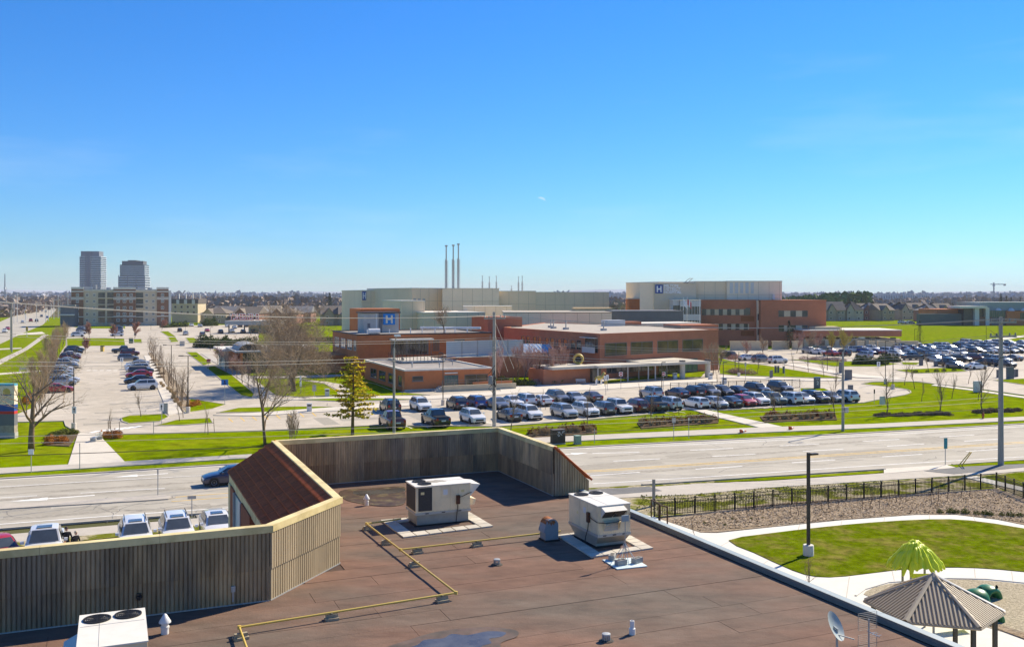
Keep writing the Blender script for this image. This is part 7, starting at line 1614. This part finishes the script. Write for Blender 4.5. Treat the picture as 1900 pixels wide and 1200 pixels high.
for x, y in ((-.45,-.4),(.55,-.4),(.55,.5),(-.45,.5)): MB().tube([(x,y,0),(x,y,3.2)], .055, 8).build('post', M_galv, ps)
b = MB(); b.box(-.45,.55,-.42,-.38,2.1,2.68).build('arched_panel', M_lime, ps); MB().box(-.45,.55,-.4,.5,1.0,1.08).build('deck', M_gzp, ps); MB().add([(.55,-.3,1.05),(.55,.3,1.05),(2.3,.3,.15),(2.3,-.3,.15)], [(0,1,2,3)]).build('slide', M_lime, ps)
# ---- green crawl arches
def arch(label, c, rz, R_, r_, holes):
    t = thing('crawl_arch', label, 'play arch', c, rz, 'green crawl arches'); b = MB(); n1, n2 = 14, 14
    for i in range(n1+1):
        an = math.pi*i/n1
        for j in range(n2):
            q = 2*math.pi*j/n2; rr = R_+r_*math.cos(q)*.55; b.v.append((rr*math.cos(an), r_*1.25*math.sin(q), rr*math.sin(an)))
    for i in range(n1):
        for j in range(n2): j2 = (j+1)%n2; b.f.append([i*n2+j, i*n2+j2, (i+1)*n2+j2, (i+1)*n2+j]); b.m.append(0)
    b.build('shell', M_gplay, t, smooth=180)
    hb = MB()
    for an, sy in holes:
        rr = R_+r_*.56; hb.lathe([(.06,0),(.09,.012)], (rr*math.cos(an), sy, rr*math.sin(an)), 10, axis='x')
    hb.build('grip_hole', M_black, t)
arch('green crawl arch farther from the gazebo', at(1833,46.8,0), .4, .46, .36, ((.5,.3),(1.2,-.3))); arch('green crawl arch standing upright nearest the curved kerb', at(1813,46.2,0), 1.5, .46, .36, ((.6,.2),(1.0,-.3))); arch('green crawl arch half hidden behind the gazebo roof', at(1834,43.6,0), .1, .46, .38, ((.7,.1),))
# ---- signs
def sign(label, px, py, pyt, w_, h_, m, face=None, name='road_sign', pm=None, group='small signs', rz=0., z0=None):
    b0 = P(px,py); zt = PZ(pyt, b0.y); t = thing(name, label, 'sign', b0, rz, group); MB().tube([(0,0,0),(0,0,zt)], .035, 6).build('post', pm or M_galv, t)
    pl_ = MB().box(-w_/2,w_/2,-.06,-.035,zt-h_,zt).build('plate', m, t)
    if face: face(pl_, zt-h_/2, w_, h_)
    return t
M_sb = mat('sign_blue', (.03,.16,.50), .5, .05); M_sk = mat('sign_black', (.02,.02,.02), .5, .05); M_teal = mat('sign_teal', (.05,.28,.30), .5, .05)
def noentry(p, z, w_, h_):
    d_ = MB().lathe([(w_*.42,0),(w_*.42,.01)], (0,-.072,z), 18, axis='y'); d_.build('red_disc', M_red, p); MB().box(-w_*.3,w_*.3,-.09,-.075,z-.05*h_*2,z+.05*h_*2).build('white_bar', M_signw, p)
def ped(p, z, w_, h_):
    MB().lathe([(w_*.1,0),(w_*.1,.01)], (0,-.07,z+h_*.27), 10, axis='y').box(-w_*.07,w_*.09,-.07,-.062,z-h_*.12,z+h_*.18).box(-w_*.16,-w_*.04,-.07,-.062,z-h_*.36,z-h_*.1).box(w_*.04,w_*.16,-.07,-.062,z-h_*.36,z-h_*.1).build('pictogram', M_sk, p)
def stop(p, z, w_, h_): letters('lettering', 'STOP', h_*.32, M_signw, p, (0,-.075,z), depth=.006)
def arrow_s(p, z, w_, h_): MB().box(-w_*.08,w_*.08,-.07,-.062,z-h_*.35,z+h_*.1).add([(-w_*.26,-.07,z+h_*.05),(w_*.26,-.07,z+h_*.05),(0,-.07,z+h_*.38)], [(0,1,2)]).build('arrow', M_sk, p)
for px, py, pyt, w_, h_, m, f, lb in ((1152,722,690,.62,.62,M_signw,noentry,'white no entry sign with red disc left of the entrance post'),(1231,724,690,.62,.62,M_signw,noentry,'white no entry sign with red disc right of the entrance posts'),(417,752,704,.9,.75,M_sb,ped,'blue pedestrian crossing sign at the entrance drive'),(226,684,663,.62,.9,M_signw,arrow_s,'white sign with dark arrow before the grey SUV'),(300,788,748,.45,.9,M_signw,arrow_s,'white sign with dark arrow at the near drive kerb'),(387,690,666,.75,.75,M_red,stop,'red stop sign on the strip right of the drive'),(138,800,754,.5,.75,M_signw,arrow_s,'white arrow sign on the dark light pole by the plaza'),(58,876,833,.45,.45,M_signw,None,'small white plate on a leaning post by the left kerb'),(148,871,822,.06,.3,M_galv,None,'bare thin post at the end of the pale plaza'),(285,806,781,.06,.3,M_galv,None,'bare thin post on the near lawn strip'),(293,918,869,.1,.4,M_galv,None,'thin bare post on the road median'),(356,962,919,.55,.22,M_mgrey,None,'small street plate on a post before the tiled slope'),(1250,816,775,.4,.5,M_mgrey,None,'grey back of a kerbside sign left of the path'),(1278,813,775,.1,.25,M_signw,None,'thin white tipped post right of the kerbside sign'),(1754,863,812,.35,.95,M_teal,None,'teal bus stop flag on a thin post by the near kerb'),(1103,822,795,.05,.3,M_galv,None,'bare thin post right of the green utility box'),(1630,682,671,.7,.9,M_signw,arrow_s,'white arrow sign before the dark island shrubs'),(1127,724,695,.4,.9,M_signw,ped,'white pictogram sign beside the yellow sculpture'),(1122,718,697,.3,.9,M_signw,ped,'narrow white sign right of the yellow sculpture'),(1124,733,706,.5,.5,M_gas,None,'yellow diamond sign back near the entrance crossing'),(583,738,714,.55,.9,M_mgrey,None,'grey sign panel on the clinic lawn'),(558,732,697,.3,1.6,M_signw,None,'white banner post on the clinic lawn'),(1383,707,672,.35,.6,M_mgrey,None,'grey sign back on the lawn right of the entrance'),(1456,700,667,.7,.3,M_mgrey,None,'flat topped sign post on the right-hand lawn'),(1622,748,722,.2,.6,M_sk,None,'dark post sign at the car park exit'),(1637,752,735,.9,1.1,M_lgrey,None,'grey sign board on the lawn by the car park exit'),(251,625,617,.8,1.1,M_dgrey,None,'dark sign board on the small lawn square'),(243,640,627,1.2,1.6,mat('sign_dgreen',(.03,.10,.07),.6,.1),None,'dark green sign at the end of the left lot'),(338,642,633,1.4,1.4,M_mgrey,None,'grey square sign at the drive junction')):
    sign(lb, px, py, pyt, w_, h_, m, f, rz=TH*.6 if m is not M_signw else 0.)
def slabsign(label, px, py, w_, h_, txt=None, m=None):
    t = thing('lot_sign', label, 'sign', P(px,py), 0, 'dark slab signs'); MB().box(-w_/2,w_/2,-.15,.15,0,h_).build('slab', m or M_dgrey, t)
    if txt:
        letters('lettering', txt[0], h_*.18, M_signw, t, (0,-.16,h_*.84), depth=.01); letters('lettering', txt[1], h_*.42, M_signw, t, (.06,-.16,h_*.48), depth=.01); MB().box(-w_/2,w_/2,-.158,-.15,h_*.93,h_).build('blue_band', M_blue, t)
slabsign('dark slab sign reading Lot 2 by the car park', 1516, 721, 1.0, 1.9, ('Lot','2')); slabsign('dark slab sign right of the street light on the lawn', 1574, 705, 1.25, 1.85); slabsign('narrow dark slab sign behind the street light', 1561, 693, .9, 2.2); slabsign('pay machine slab at the car park exit', 1578, 727, .75, 1.1); slabsign('dark slab sign at the far right drive', 1874, 703, 1.3, 2.2); slabsign('dark kiosk left of the right-hand trees', 1709, 678, .8, 1.5); slabsign('second dark kiosk by the right car park entry', 1736, 680, .7, 1.2); slabsign('grey notice board slab on the right-hand path', 1814, 727, 1.3, 1.7, m=M_lgrey); slabsign('dark panel sign left of the drive trees', 307, 768, .7, 1.4, m=M_mgrey)
# monument sign at the left edge
ms = thing('monument_sign', 'tall hospital monument sign with stone base cut by the left edge', 'sign', P(-2,812), .0)
for z0, z1, m, nm in ((0,.6,M_mgrey,'footing'),(.6,1.35,mat('rough_stone',(.36,.30,.23),.95,.3,3),'stone_base'),(1.35,2.55,M_dgrey,'dark_panel'),(2.55,2.85,M_red,'red_band'),(2.85,3.55,M_navy,'navy_panel'),(3.55,5.5,M_cream2,'pale_panel'),(5.5,5.72,mat('cyan_band',(.10,.38,.5),.5,.05),'cyan_top')): MB().box(-2.0 if nm != 'footing' else -2.05,1.8 if nm != 'footing' else 1.85,-.35,.35,z0,z1).build(nm, m, ms)
MB().lathe([(.42,0),(.42,.03)], (1.0,-.37,4.85), 8, axis='y').build('yellow_emblem', M_gas, ms); MB().box(.4,1.5,-.375,-.35,4.5,4.6).build('blue_swoosh', M_navy, ms)
for i in range(3): MB().box(-.5,1.45,-.362,-.35,4.25-.22*i,4.33-.22*i).build('text_line', M_mgrey, ms)
# junction sign far left
for px, py, w_, h_, lb in ((122,604,5,5,'pale roadside pylon sign left of the apartment block'),(125,575,8,2,'white shop sign far left of the apartment block')):
    t = thing('pylon_sign', lb, 'sign', P(px,max(py,604)), 0, 'far pylon signs'); zc2 = PZ(py-6, P(px,604).y); MB().box(-w_/2,w_/2,-.3,.3,max(1,zc2-h_),zc2).build('panel', M_cream2, t); MB().box(-.4,.4,-.2,.2,0,max(1,zc2-h_)).build('stem', M_mgrey, t)
bk_ = Bld('roadside_shop', 'dark low shop left of the apartment block', 'building', P(112,606), .0); bk_.box('wall', 0, 7, 0, 14, 0, 10, M_dgrey); bk_.box('roof', -.3, 7.3, -.3, 14.3, 10, 10.4, M_mgrey); bk_.box('awning', 0, 7, -1.2, 0, 5.4, 6, M_wcoping)
# ---- side-street poles
for i, (px, py, pyt, m) in enumerate(((22,653,562,M_cpole),(20,649,575,M_pole),(26,600,548,M_wm),(32,598,545,M_wm),(12,586,533,M_wm),(48,592,566,M_wm),(68,600,562,M_wm),(85,598,561,M_wm),(90,596,575,M_wm),(95,590,562,M_wm),(100,592,556,M_wm),(108,590,548,M_wm),(112,600,558,M_cpole),(115,604,560,M_cpole),(126,600,545,M_wm),(45,588,574,M_wm))):
    b0 = P(px,py); t = pole_thing('street_pole', 'pale pole along the side street, %s' % ORD[i], b0, PZ(pyt,b0.y), .2, .13, m, 'poles along the side street', 6)
    if i%2 == 0: hz = PZ(pyt,b0.y); MB().tube([(0,0,hz-.3),(2.2 if i%4 else -2.2,0,hz+.2)], .09, 5).build('arm', m, t)
for i, (px, py, pyt) in enumerate(((47,600,576),(50,625,606))):
    b0 = P(px,py); t = pole_thing('traffic_signal', 'yellow traffic signal at the side street junction, the %s one' % ('farther','nearer')[i], b0, PZ(pyt,b0.y), .12, .1, M_wm, 'traffic signals', 6, 'traffic signal'); hz = PZ(pyt,b0.y); MB().box(-.35,.35,-.3,.1,hz-1.6,hz).build('housing', M_gas, t)
    for j, mm in enumerate((M_red, M_gas, M_green)): MB().lathe([(.17,0),(.17,.05)], (0,-.36,hz-.3-.48*j), 10, axis='y').build('lens', mm, t)
# ---- utility boxes, bins, benches, cones, hydrant
cab = thing('utility_cabinet', 'dark brown utility cabinet with white graffiti on the verge', 'cabinet', P(1035,823), TH); MB().box(-.68,.68,-.35,.35,.08,1.42).build('housing', mat('brown_cabinet',(.075,.055,.042),.7,.2,3), cab); MB().box(-.72,.72,-.4,.4,0,.08).build('plinth', M_conc, cab); MB().box(-.7,.7,-.37,.37,1.42,1.47).build('lid', mat('brown_lid',(.13,.105,.085),.6,.1), cab)
gf = MB(); rg2 = random.Random(2)
for i in range(9):
    x, z = rg2.uniform(-.5,.4), rg2.uniform(.85,1.3); gf.tube([(x,-.36,z),(x+rg2.uniform(-.05,.25),-.36,z+rg2.uniform(-.2,.2)),(x+rg2.uniform(.05,.3),-.36,z+rg2.uniform(-.15,.1))], .016, 4)
gf.build('graffiti', M_signw, cab)
g_ = thing('transformer_box', 'small pale green transformer box on the verge', 'cabinet', P(1071.5,823), TH); MB().box(-.3,.3,-.28,.28,.06,.8).build('housing', mat('pale_green_box',(.27,.36,.27),.6,.08), g_); MB().box(-.34,.34,-.32,.32,0,.06).build('plinth', M_conc, g_); MB().box(-.31,.31,-.3,.3,.8,.85).build('lid', mat('pale_green_lid',(.32,.42,.33),.6,.08), g_)
for i, (px, py, lb) in enumerate(((574,764,'grey litter bin with black top on the drive kerb'),(607,735,'grey litter bin with black top by the curved path'),(1252,703,'grey litter bin at the entrance doors'),(1318,704,'white ash bin beside the entrance column'),(1344,712,'low grey bollard box by the lawn corner'))):
    t = thing('litter_bin', lb, 'litter bin', P(px,py), TH*.5, 'litter bins'); MB().box(-.32,.32,-.3,.3,0,1.0).build('body', M_lgrey if i < 3 else M_wm, t); MB().box(-.34,.34,-.32,.32,1.0,1.12).build('top', M_lgrey, t); MB().box(-.24,.24,-.335,-.3,.78,.95).build('opening', M_black, t)
def bench(label, p, rz):
    t = thing('metal_bench', label, 'bench', p, rz, 'benches')
    for i in range(4): MB().box(-.85,.85,-.25+i*.13,-.15+i*.13,.43,.46).build('seat_slat', M_lgrey, t)
    for i in range(3): MB().box(-.85,.85,.28+i*.03,.31+i*.03,.55+i*.13,.64+i*.13).build('back_slat', M_lgrey, t)
    for x in (-.75,.75): MB().box(x-.03,x+.03,-.25,.32,0,.43).build('leg', M_galv, t)
bench('silver slatted bench on the pale plaza facing left', P(178,818), TH-math.pi/2-.4); bench('white slatted bench below the entrance canopy', P(1078,713), .1); bench('white slatted bench on the far left path', P(44,690), .2)
M_cone = mat('cone_orange', (.62,.10,.03), .6, .05)
for i, (px, py) in enumerate(((1379,803),(1469,797))):
    t = thing('traffic_cone', 'fallen orange and white cone on the footway, %s one' % ('left','right')[i], 'traffic cone', P(px,py)+V((0,0,.2)), TH+.3*i, 'fallen cones'); MB().lathe([(.17,-.3),(.15,-.12),(.10,.18),(.04,.42)], (0,0,0), 12, axis='x').build('cone', M_cone, t); MB().lathe([(.158,-.1),(.12,.1)], (0,0,0), 12, axis='x', capb=False, capt=False).build('reflective_band', M_signw, t); MB().box(-.34,-.30,-.2,.2,-.2,.2).build('base', M_cone, t)
hy = thing('fire_hydrant', 'reddish fire hydrant under the right-hand street tree', 'hydrant', P(1824,777)); MB().lathe([(.16,0),(.16,.06),(.11,.08),(.11,.55),(.15,.57),(.15,.62),(.10,.74),(.03,.8)], (0,0,0), 12).build('barrel', mat('hydrant_red',(.30,.07,.03),.6,.1), hy, smooth=40); MB().lathe([(.06,-.2),(.06,.2)], (0,0,.45), 10, axis='x').build('nozzle', mat('hydrant_red',(.30,.07,.03)), hy)
by = thing('barrier_gate', 'yellow ticket barrier at the far end of the left lot', 'barrier', P(190,652)); MB().box(-.4,.4,-.35,.35,0,1.3).build('housing', M_gas, by); MB().box(-.42,.42,-.37,.37,1.3,1.5).build('cap', M_black, by); MB().box(-.36,-.2,-.37,-.3,.6,1.1).build('ticket_slot', M_black, by)
for i, (px, py) in enumerate(((1430,702),(1432,701),(1439,692),(1444,692),(1454,693),(1854,700),(1851,700),(1884,699),(1887,699))):
    tag(MB().box(-.18,.18,-.12,.12,0,1.35).box(-.2,.2,-.14,.14,1.35,1.42).build('dark_bollard', M_dgrey, None, loc=P(px,py)), 'dark slim post on the right-hand paths, %s from the left' % ORD[i], 'bollard', 'dark posts on the paths')
# staff lot chain-link fence
cf0, cf1 = P(1244,727), P(1484,719.5); cf = thing('chain_fence', 'low black chain link fence behind the second row of cars', 'fence', cf0); d = cf1-cf0; L_ = d.length; ang = math.atan2(d.y,d.x)
for i in range(17): MB().tube([(0,0,0),(0,0,1.45)], .05, 5).build('post', M_bfence, cf, loc=d*(i/16))
for z in (1.38,.1): MB().box(0,L_,-.025,.025,z-.03,z+.03).build('rail', M_bfence, cf, rz=ang)
b = MB()
for i in range(int(L_/.28)):
    x = i*.28; b.tube([(x,0,.1),(x+1.28,0,1.38)], .009, 3, cap=False); b.tube([(x+1.28,0,.1),(x,0,1.38)], .009, 3, cap=False)
b.build('mesh_wire', M_bfence, cf, rz=ang)
# black rail above the parapet corner
# ---- yellow sculpture, yellow roof fan
sc_ = thing('animal_sculpture', 'yellow and white animal sculpture beside the entrance canopy', 'sculpture', P(1112,714), .3)
b = MB(); b.tube([(-.7,0,1.05),(-.2,0,1.15),(.35,0,1.2),(.65,0,1.5),(.75,0,1.95)], [.26,.36,.34,.24,.18], 10); b.tube([(.7,0,2.0),(1.1,0,1.85)], [.2,.11], 8); b.build('body', M_gas, sc_, smooth=180)
for x, y in ((-.55,-.18),(-.55,.18),(.35,-.18),(.35,.18)): MB().tube([(x,y,0),(x,y,.5),(x,y,1.1)], [.07,.09,.13], 7).build('leg', M_signw, sc_)
yf = MB()
for i in range(24):
    an = 2*math.pi*i/24
    for j in range(6): q = 2*math.pi*j/6; rr = .75+.22*math.cos(q); yf.v.append((rr*math.cos(an), .5*math.sin(q), rr*math.sin(an)))
for i in range(24):
    for j in range(6): yf.f.append([i*6+j, i*6+(j+1)%6, ((i+1)%24)*6+(j+1)%6, ((i+1)%24)*6+j]); yf.m.append(0)
o = yf.build('fan_ring', M_gas, None, loc=at(1073,164,3.95), smooth=180); tag(o, 'yellow ring shaped fan housing on the canopy roof', 'fan'); MB().lathe([(.55,0),(.55,.05)], (0,.05,0), 16, axis='y').build('dark_core', M_black, o)
# ---- flags
M_flag = mat('white_flag', (.75,.75,.74), .8, .05, 2)
for i, (px, pyt, fl_) in enumerate(((1268,553,0),(1275,552,1),(1298,556,-1))):
    b0 = at(px,262,0); h = PZ(pyt,262); t = thing('flagpole', 'white flagpole before the hospital, %s' % ('left one with white flag','middle one with red and white flag','right one without flag')[i], 'flagpole', b0, 0, 'flagpoles'); MB().tube([(0,0,0),(0,0,h)], [.12,.07], 8).build('shaft', M_wm, t); MB().lathe([(.02,0),(.14,.12),(.02,.24)], (0,0,h), 8).build('finial', M_wm, t)
    if fl_ >= 0:
        b = MB(); nx = 9
        for k in range(nx+1): x = .1+k*.17; y = .18*math.sin(k*.9); b.v += [(x*.75,y,h-.3-k*.13),(x*.75,y,h-1.9-k*.16)]
        for k in range(nx): b.f.append([2*k,2*k+1,2*k+3,2*k+2]); b.m.append(1 if fl_ == 1 and (k < 3 or k > 5) else 0)
        b.build('flag', [M_flag, M_red], t)
# ---- tower crane on the right skyline
cr = at(1844,1700,0); ct = thing('tower_crane', 'thin tower crane on the right skyline', 'crane', cr); hz = PZ(527,1700); MB().box(-.8,.8,-.8,.8,0,hz+3).build('mast', M_mgrey, ct); MB().box(-6,22,-.7,.7,hz-1,hz+.3).build('jib', M_mgrey, ct); MB().box(18,21,-1.2,1.2,hz-3,hz-1).build('counterweight', M_mgrey, ct); MB().box(-1.6,1.6,-1.4,1.4,hz-4,hz-1).build('cab', M_wm, ct)
mst = thing('radio_mast', 'thin lattice radio mast on the left skyline', 'mast', at(9,1200,0)); hz = PZ(508,1200); MB().tube([(0,0,0),(0,0,hz)], [1.1,.5], 4).build('lattice', M_mgrey, mst); MB().box(-.9,.9,-.9,.9,hz*.55,hz*.6).build('antenna_ring', M_wm, mst)
# ---- the faint day moon, its sunlit part put in as a glowing sheet
mn = MB().add([V((math.cos(a_)*26, 0, math.sin(a_)*18)) for a_ in [math.pi*i/12 for i in range(13)]]+[V((math.cos(a_)*26, 0, math.sin(a_)*4)) for a_ in [math.pi*(1-i/12) for i in range(1,12)]], [list(range(24))])
mm = bpy.data.materials.new('moon_glow'); mm.use_nodes = True; n_ = mm.node_tree.nodes; n_.clear(); o1 = n_.new('ShaderNodeOutputMaterial'); mx = n_.new('ShaderNodeMixShader'); t1_ = n_.new('ShaderNodeBsdfTransparent'); e1 = n_.new('ShaderNodeEmission'); e1.inputs[0].default_value = (.72,.86,1,1); e1.inputs[1].default_value = .45; mx.inputs[0].default_value = .45
for a_, b_ in ((t1_.outputs[0],mx.inputs[1]),(e1.outputs[0],mx.inputs[2]),(mx.outputs[0],o1.inputs[0])): mm.node_tree.links.new(a_, b_)
mo_ = mn.build('moon', mm, None, loc=at(1005,6000,PZ(371,6000))); tag(mo_, 'faint pale half moon in the blue sky', 'moon'); mo_.rotation_euler = (0,math.radians(20),0); mo_.visible_shadow = True
# ================================================================== people
M_skin = mat('skin', (.55,.34,.24), .6, .05, 3); M_cloth = mat('black_cloth', (.018,.018,.022), .9, .2, 4); M_hairb = mat('blond_hair', (.48,.40,.28), .8, .2, 8); M_cap = mat('dark_cap', (.06,.04,.03), .8, .1)
def person(label, p, rz, h, hair, cap, top, bend=0.):
    t = thing('person', label, 'person', p, rz, 'people beside the pickup'); s = h/1.78
    J = dict(pel=(0,0,.95), wa=(0,-.01-bend*.2,1.12), ch=(0,.0-bend,1.36), ne=(0,-.01-bend*1.2,1.50), he=(0,-.03-bend*1.4,1.56))
    vs_, es, rs_ = [], [], []
    def vtx(c, r): vs_.append(V(c)*s); rs_.append(r*s); return len(vs_)-1
    p0 = vtx((0,0,.96),.15); w0 = vtx((0,-bend*.3,1.14),.145); c0 = vtx((0,-bend,1.36),.165); n0 = vtx((0,-bend*1.2,1.50),.06); es += [(p0,w0),(w0,c0),(c0,n0)]
    for sx in (-1,1):
        hp = vtx((sx*.10,0,.88),.105); kn = vtx((sx*.12,-.03,.50),.075); an = vtx((sx*.13,.02,.10),.05); to = vtx((sx*.15,-.14,.05),.045); es += [(p0,hp),(hp,kn),(kn,an),(an,to)]
        sh = vtx((sx*.20,-bend,1.42),.075); el = vtx((sx*.29,-.02-bend*.6,1.14),.052); wr_ = vtx((sx*.19,-.24-bend*.8,1.02),.038); es += [(c0,sh),(sh,el),(el,wr_)]
        hd = MB(); wp = vs_[wr_]; hd.obox(wp+V((-sx*.03,-.05,-.01))*s, V((.04,0,0))*s, V((0,.045,0))*s, V((0,0,.014))*s)
        for f in range(4): q = wp+V((-sx*.03+(.032-.021*f),-.09,-.01))*s; hd.tube([q, q+V((-sx*.005,-.045+.006*abs(f-1),-.01))*s, q+V((-sx*.01,-.065+.008*abs(f-1),-.035))*s], .009*s, 5)
        q = wp+V((-sx*.07,-.03,0))*s; hd.tube([q, q+V((-sx*.03,-.03,0))*s, q+V((-sx*.035,-.055,-.01))*s], .010*s, 5); hd.build('hand', M_skin, t)
    me = bpy.data.meshes.new('body'); me.from_pydata(vs_, es, []); o = put('body', me, t); me.materials.append(top)
    o.modifiers.new('skin','SKIN'); o.modifiers.new('sub','SUBSURF').levels = 1; o.modifiers['sub'].render_levels = 1
    for i, r in enumerate(rs_): me.skin_vertices[0].data[i].radius = (r, r*.85)
    me.skin_vertices[0].data[0].use_root = True
    hc = V((0,-.03-bend*1.4,1.665))*s; hd = MB().lathe([(.03,-.125),(.062,-.10),(.078,-.03),(.082,.03),(.07,.09),(.02,.12)], (0,0,0), 14); hd.v = [(x*s+hc.x, y*1.18*s+hc.y, z*s+hc.z) for x, y, z in hd.v]
    ho = hd.build('head', M_skin, t, smooth=180); MB().obox(hc+V((0,-.105,-.01))*s, (.012*s,0,0), (0,.016*s,0), (0,0,.022*s)).build('nose', M_skin, ho)
    for sx in (-1,1): MB().obox(hc+V((sx*.032,-.093,.012))*s, (.013*s,0,0), (0,.004*s,0), (0,0,.007*s)).build('eye', M_black, ho); MB().obox(hc+V((sx*.083,.0,-.005))*s, (.008*s,0,0), (0,.018*s,0), (0,0,.028*s)).build('ear', M_skin, ho)
    MB().obox(hc+V((0,-.092,-.06))*s, (.022*s,0,0), (0,.004*s,0), (0,0,.005*s)).build('mouth', M_red, ho)
    hh = MB().lathe([(.086,.0),(.090,.04),(.078,.095),(.02,.13)], (0,0,0), 14); hh.v = [(x*s+hc.x, y*1.2*s+hc.y+.012*s, z*s+hc.z) for x, y, z in hh.v]
    if cap: hh.obox(hc+V((0,-.12,.045))*s, (.06*s,0,0), (0,.05*s,0), (0,0,.006*s)); hh.build('cap', M_cap, t, smooth=60)
    else: hh.build('hair', hair, t, smooth=180)
person('person in a black jacket and cap standing beside the white pickup', P(123,1035), TH+.3, 1.80, None, True, M_cloth)
person('person with blond hair in dark clothes right of the capped person', P(139,1037), TH+.6, 1.62, M_hairb, False, M_cloth, .05)

# ------------------------------------------------------------------ air: haze volume added to lift far shade and soften the skyline
hz = MB().box(-7000,7000,-60,9600,-6,100).build('haze', [], None); hz['kind'] = 'stuff'; tag(hz, 'thin pale haze added over the whole place', 'haze')
hm = bpy.data.materials.new('haze'); hm.use_nodes = True; n_ = hm.node_tree.nodes; n_.clear(); ho = n_.new('ShaderNodeOutputMaterial'); pv = n_.new('ShaderNodeVolumePrincipled'); pv.inputs['Color'].default_value = (.94,.96,1,1); pv.inputs['Density'].default_value = .000085; pv.inputs['Anisotropy'].default_value = 0
hm.node_tree.links.new(pv.outputs[0], ho.inputs['Volume']); hz.data.materials.append(hm)
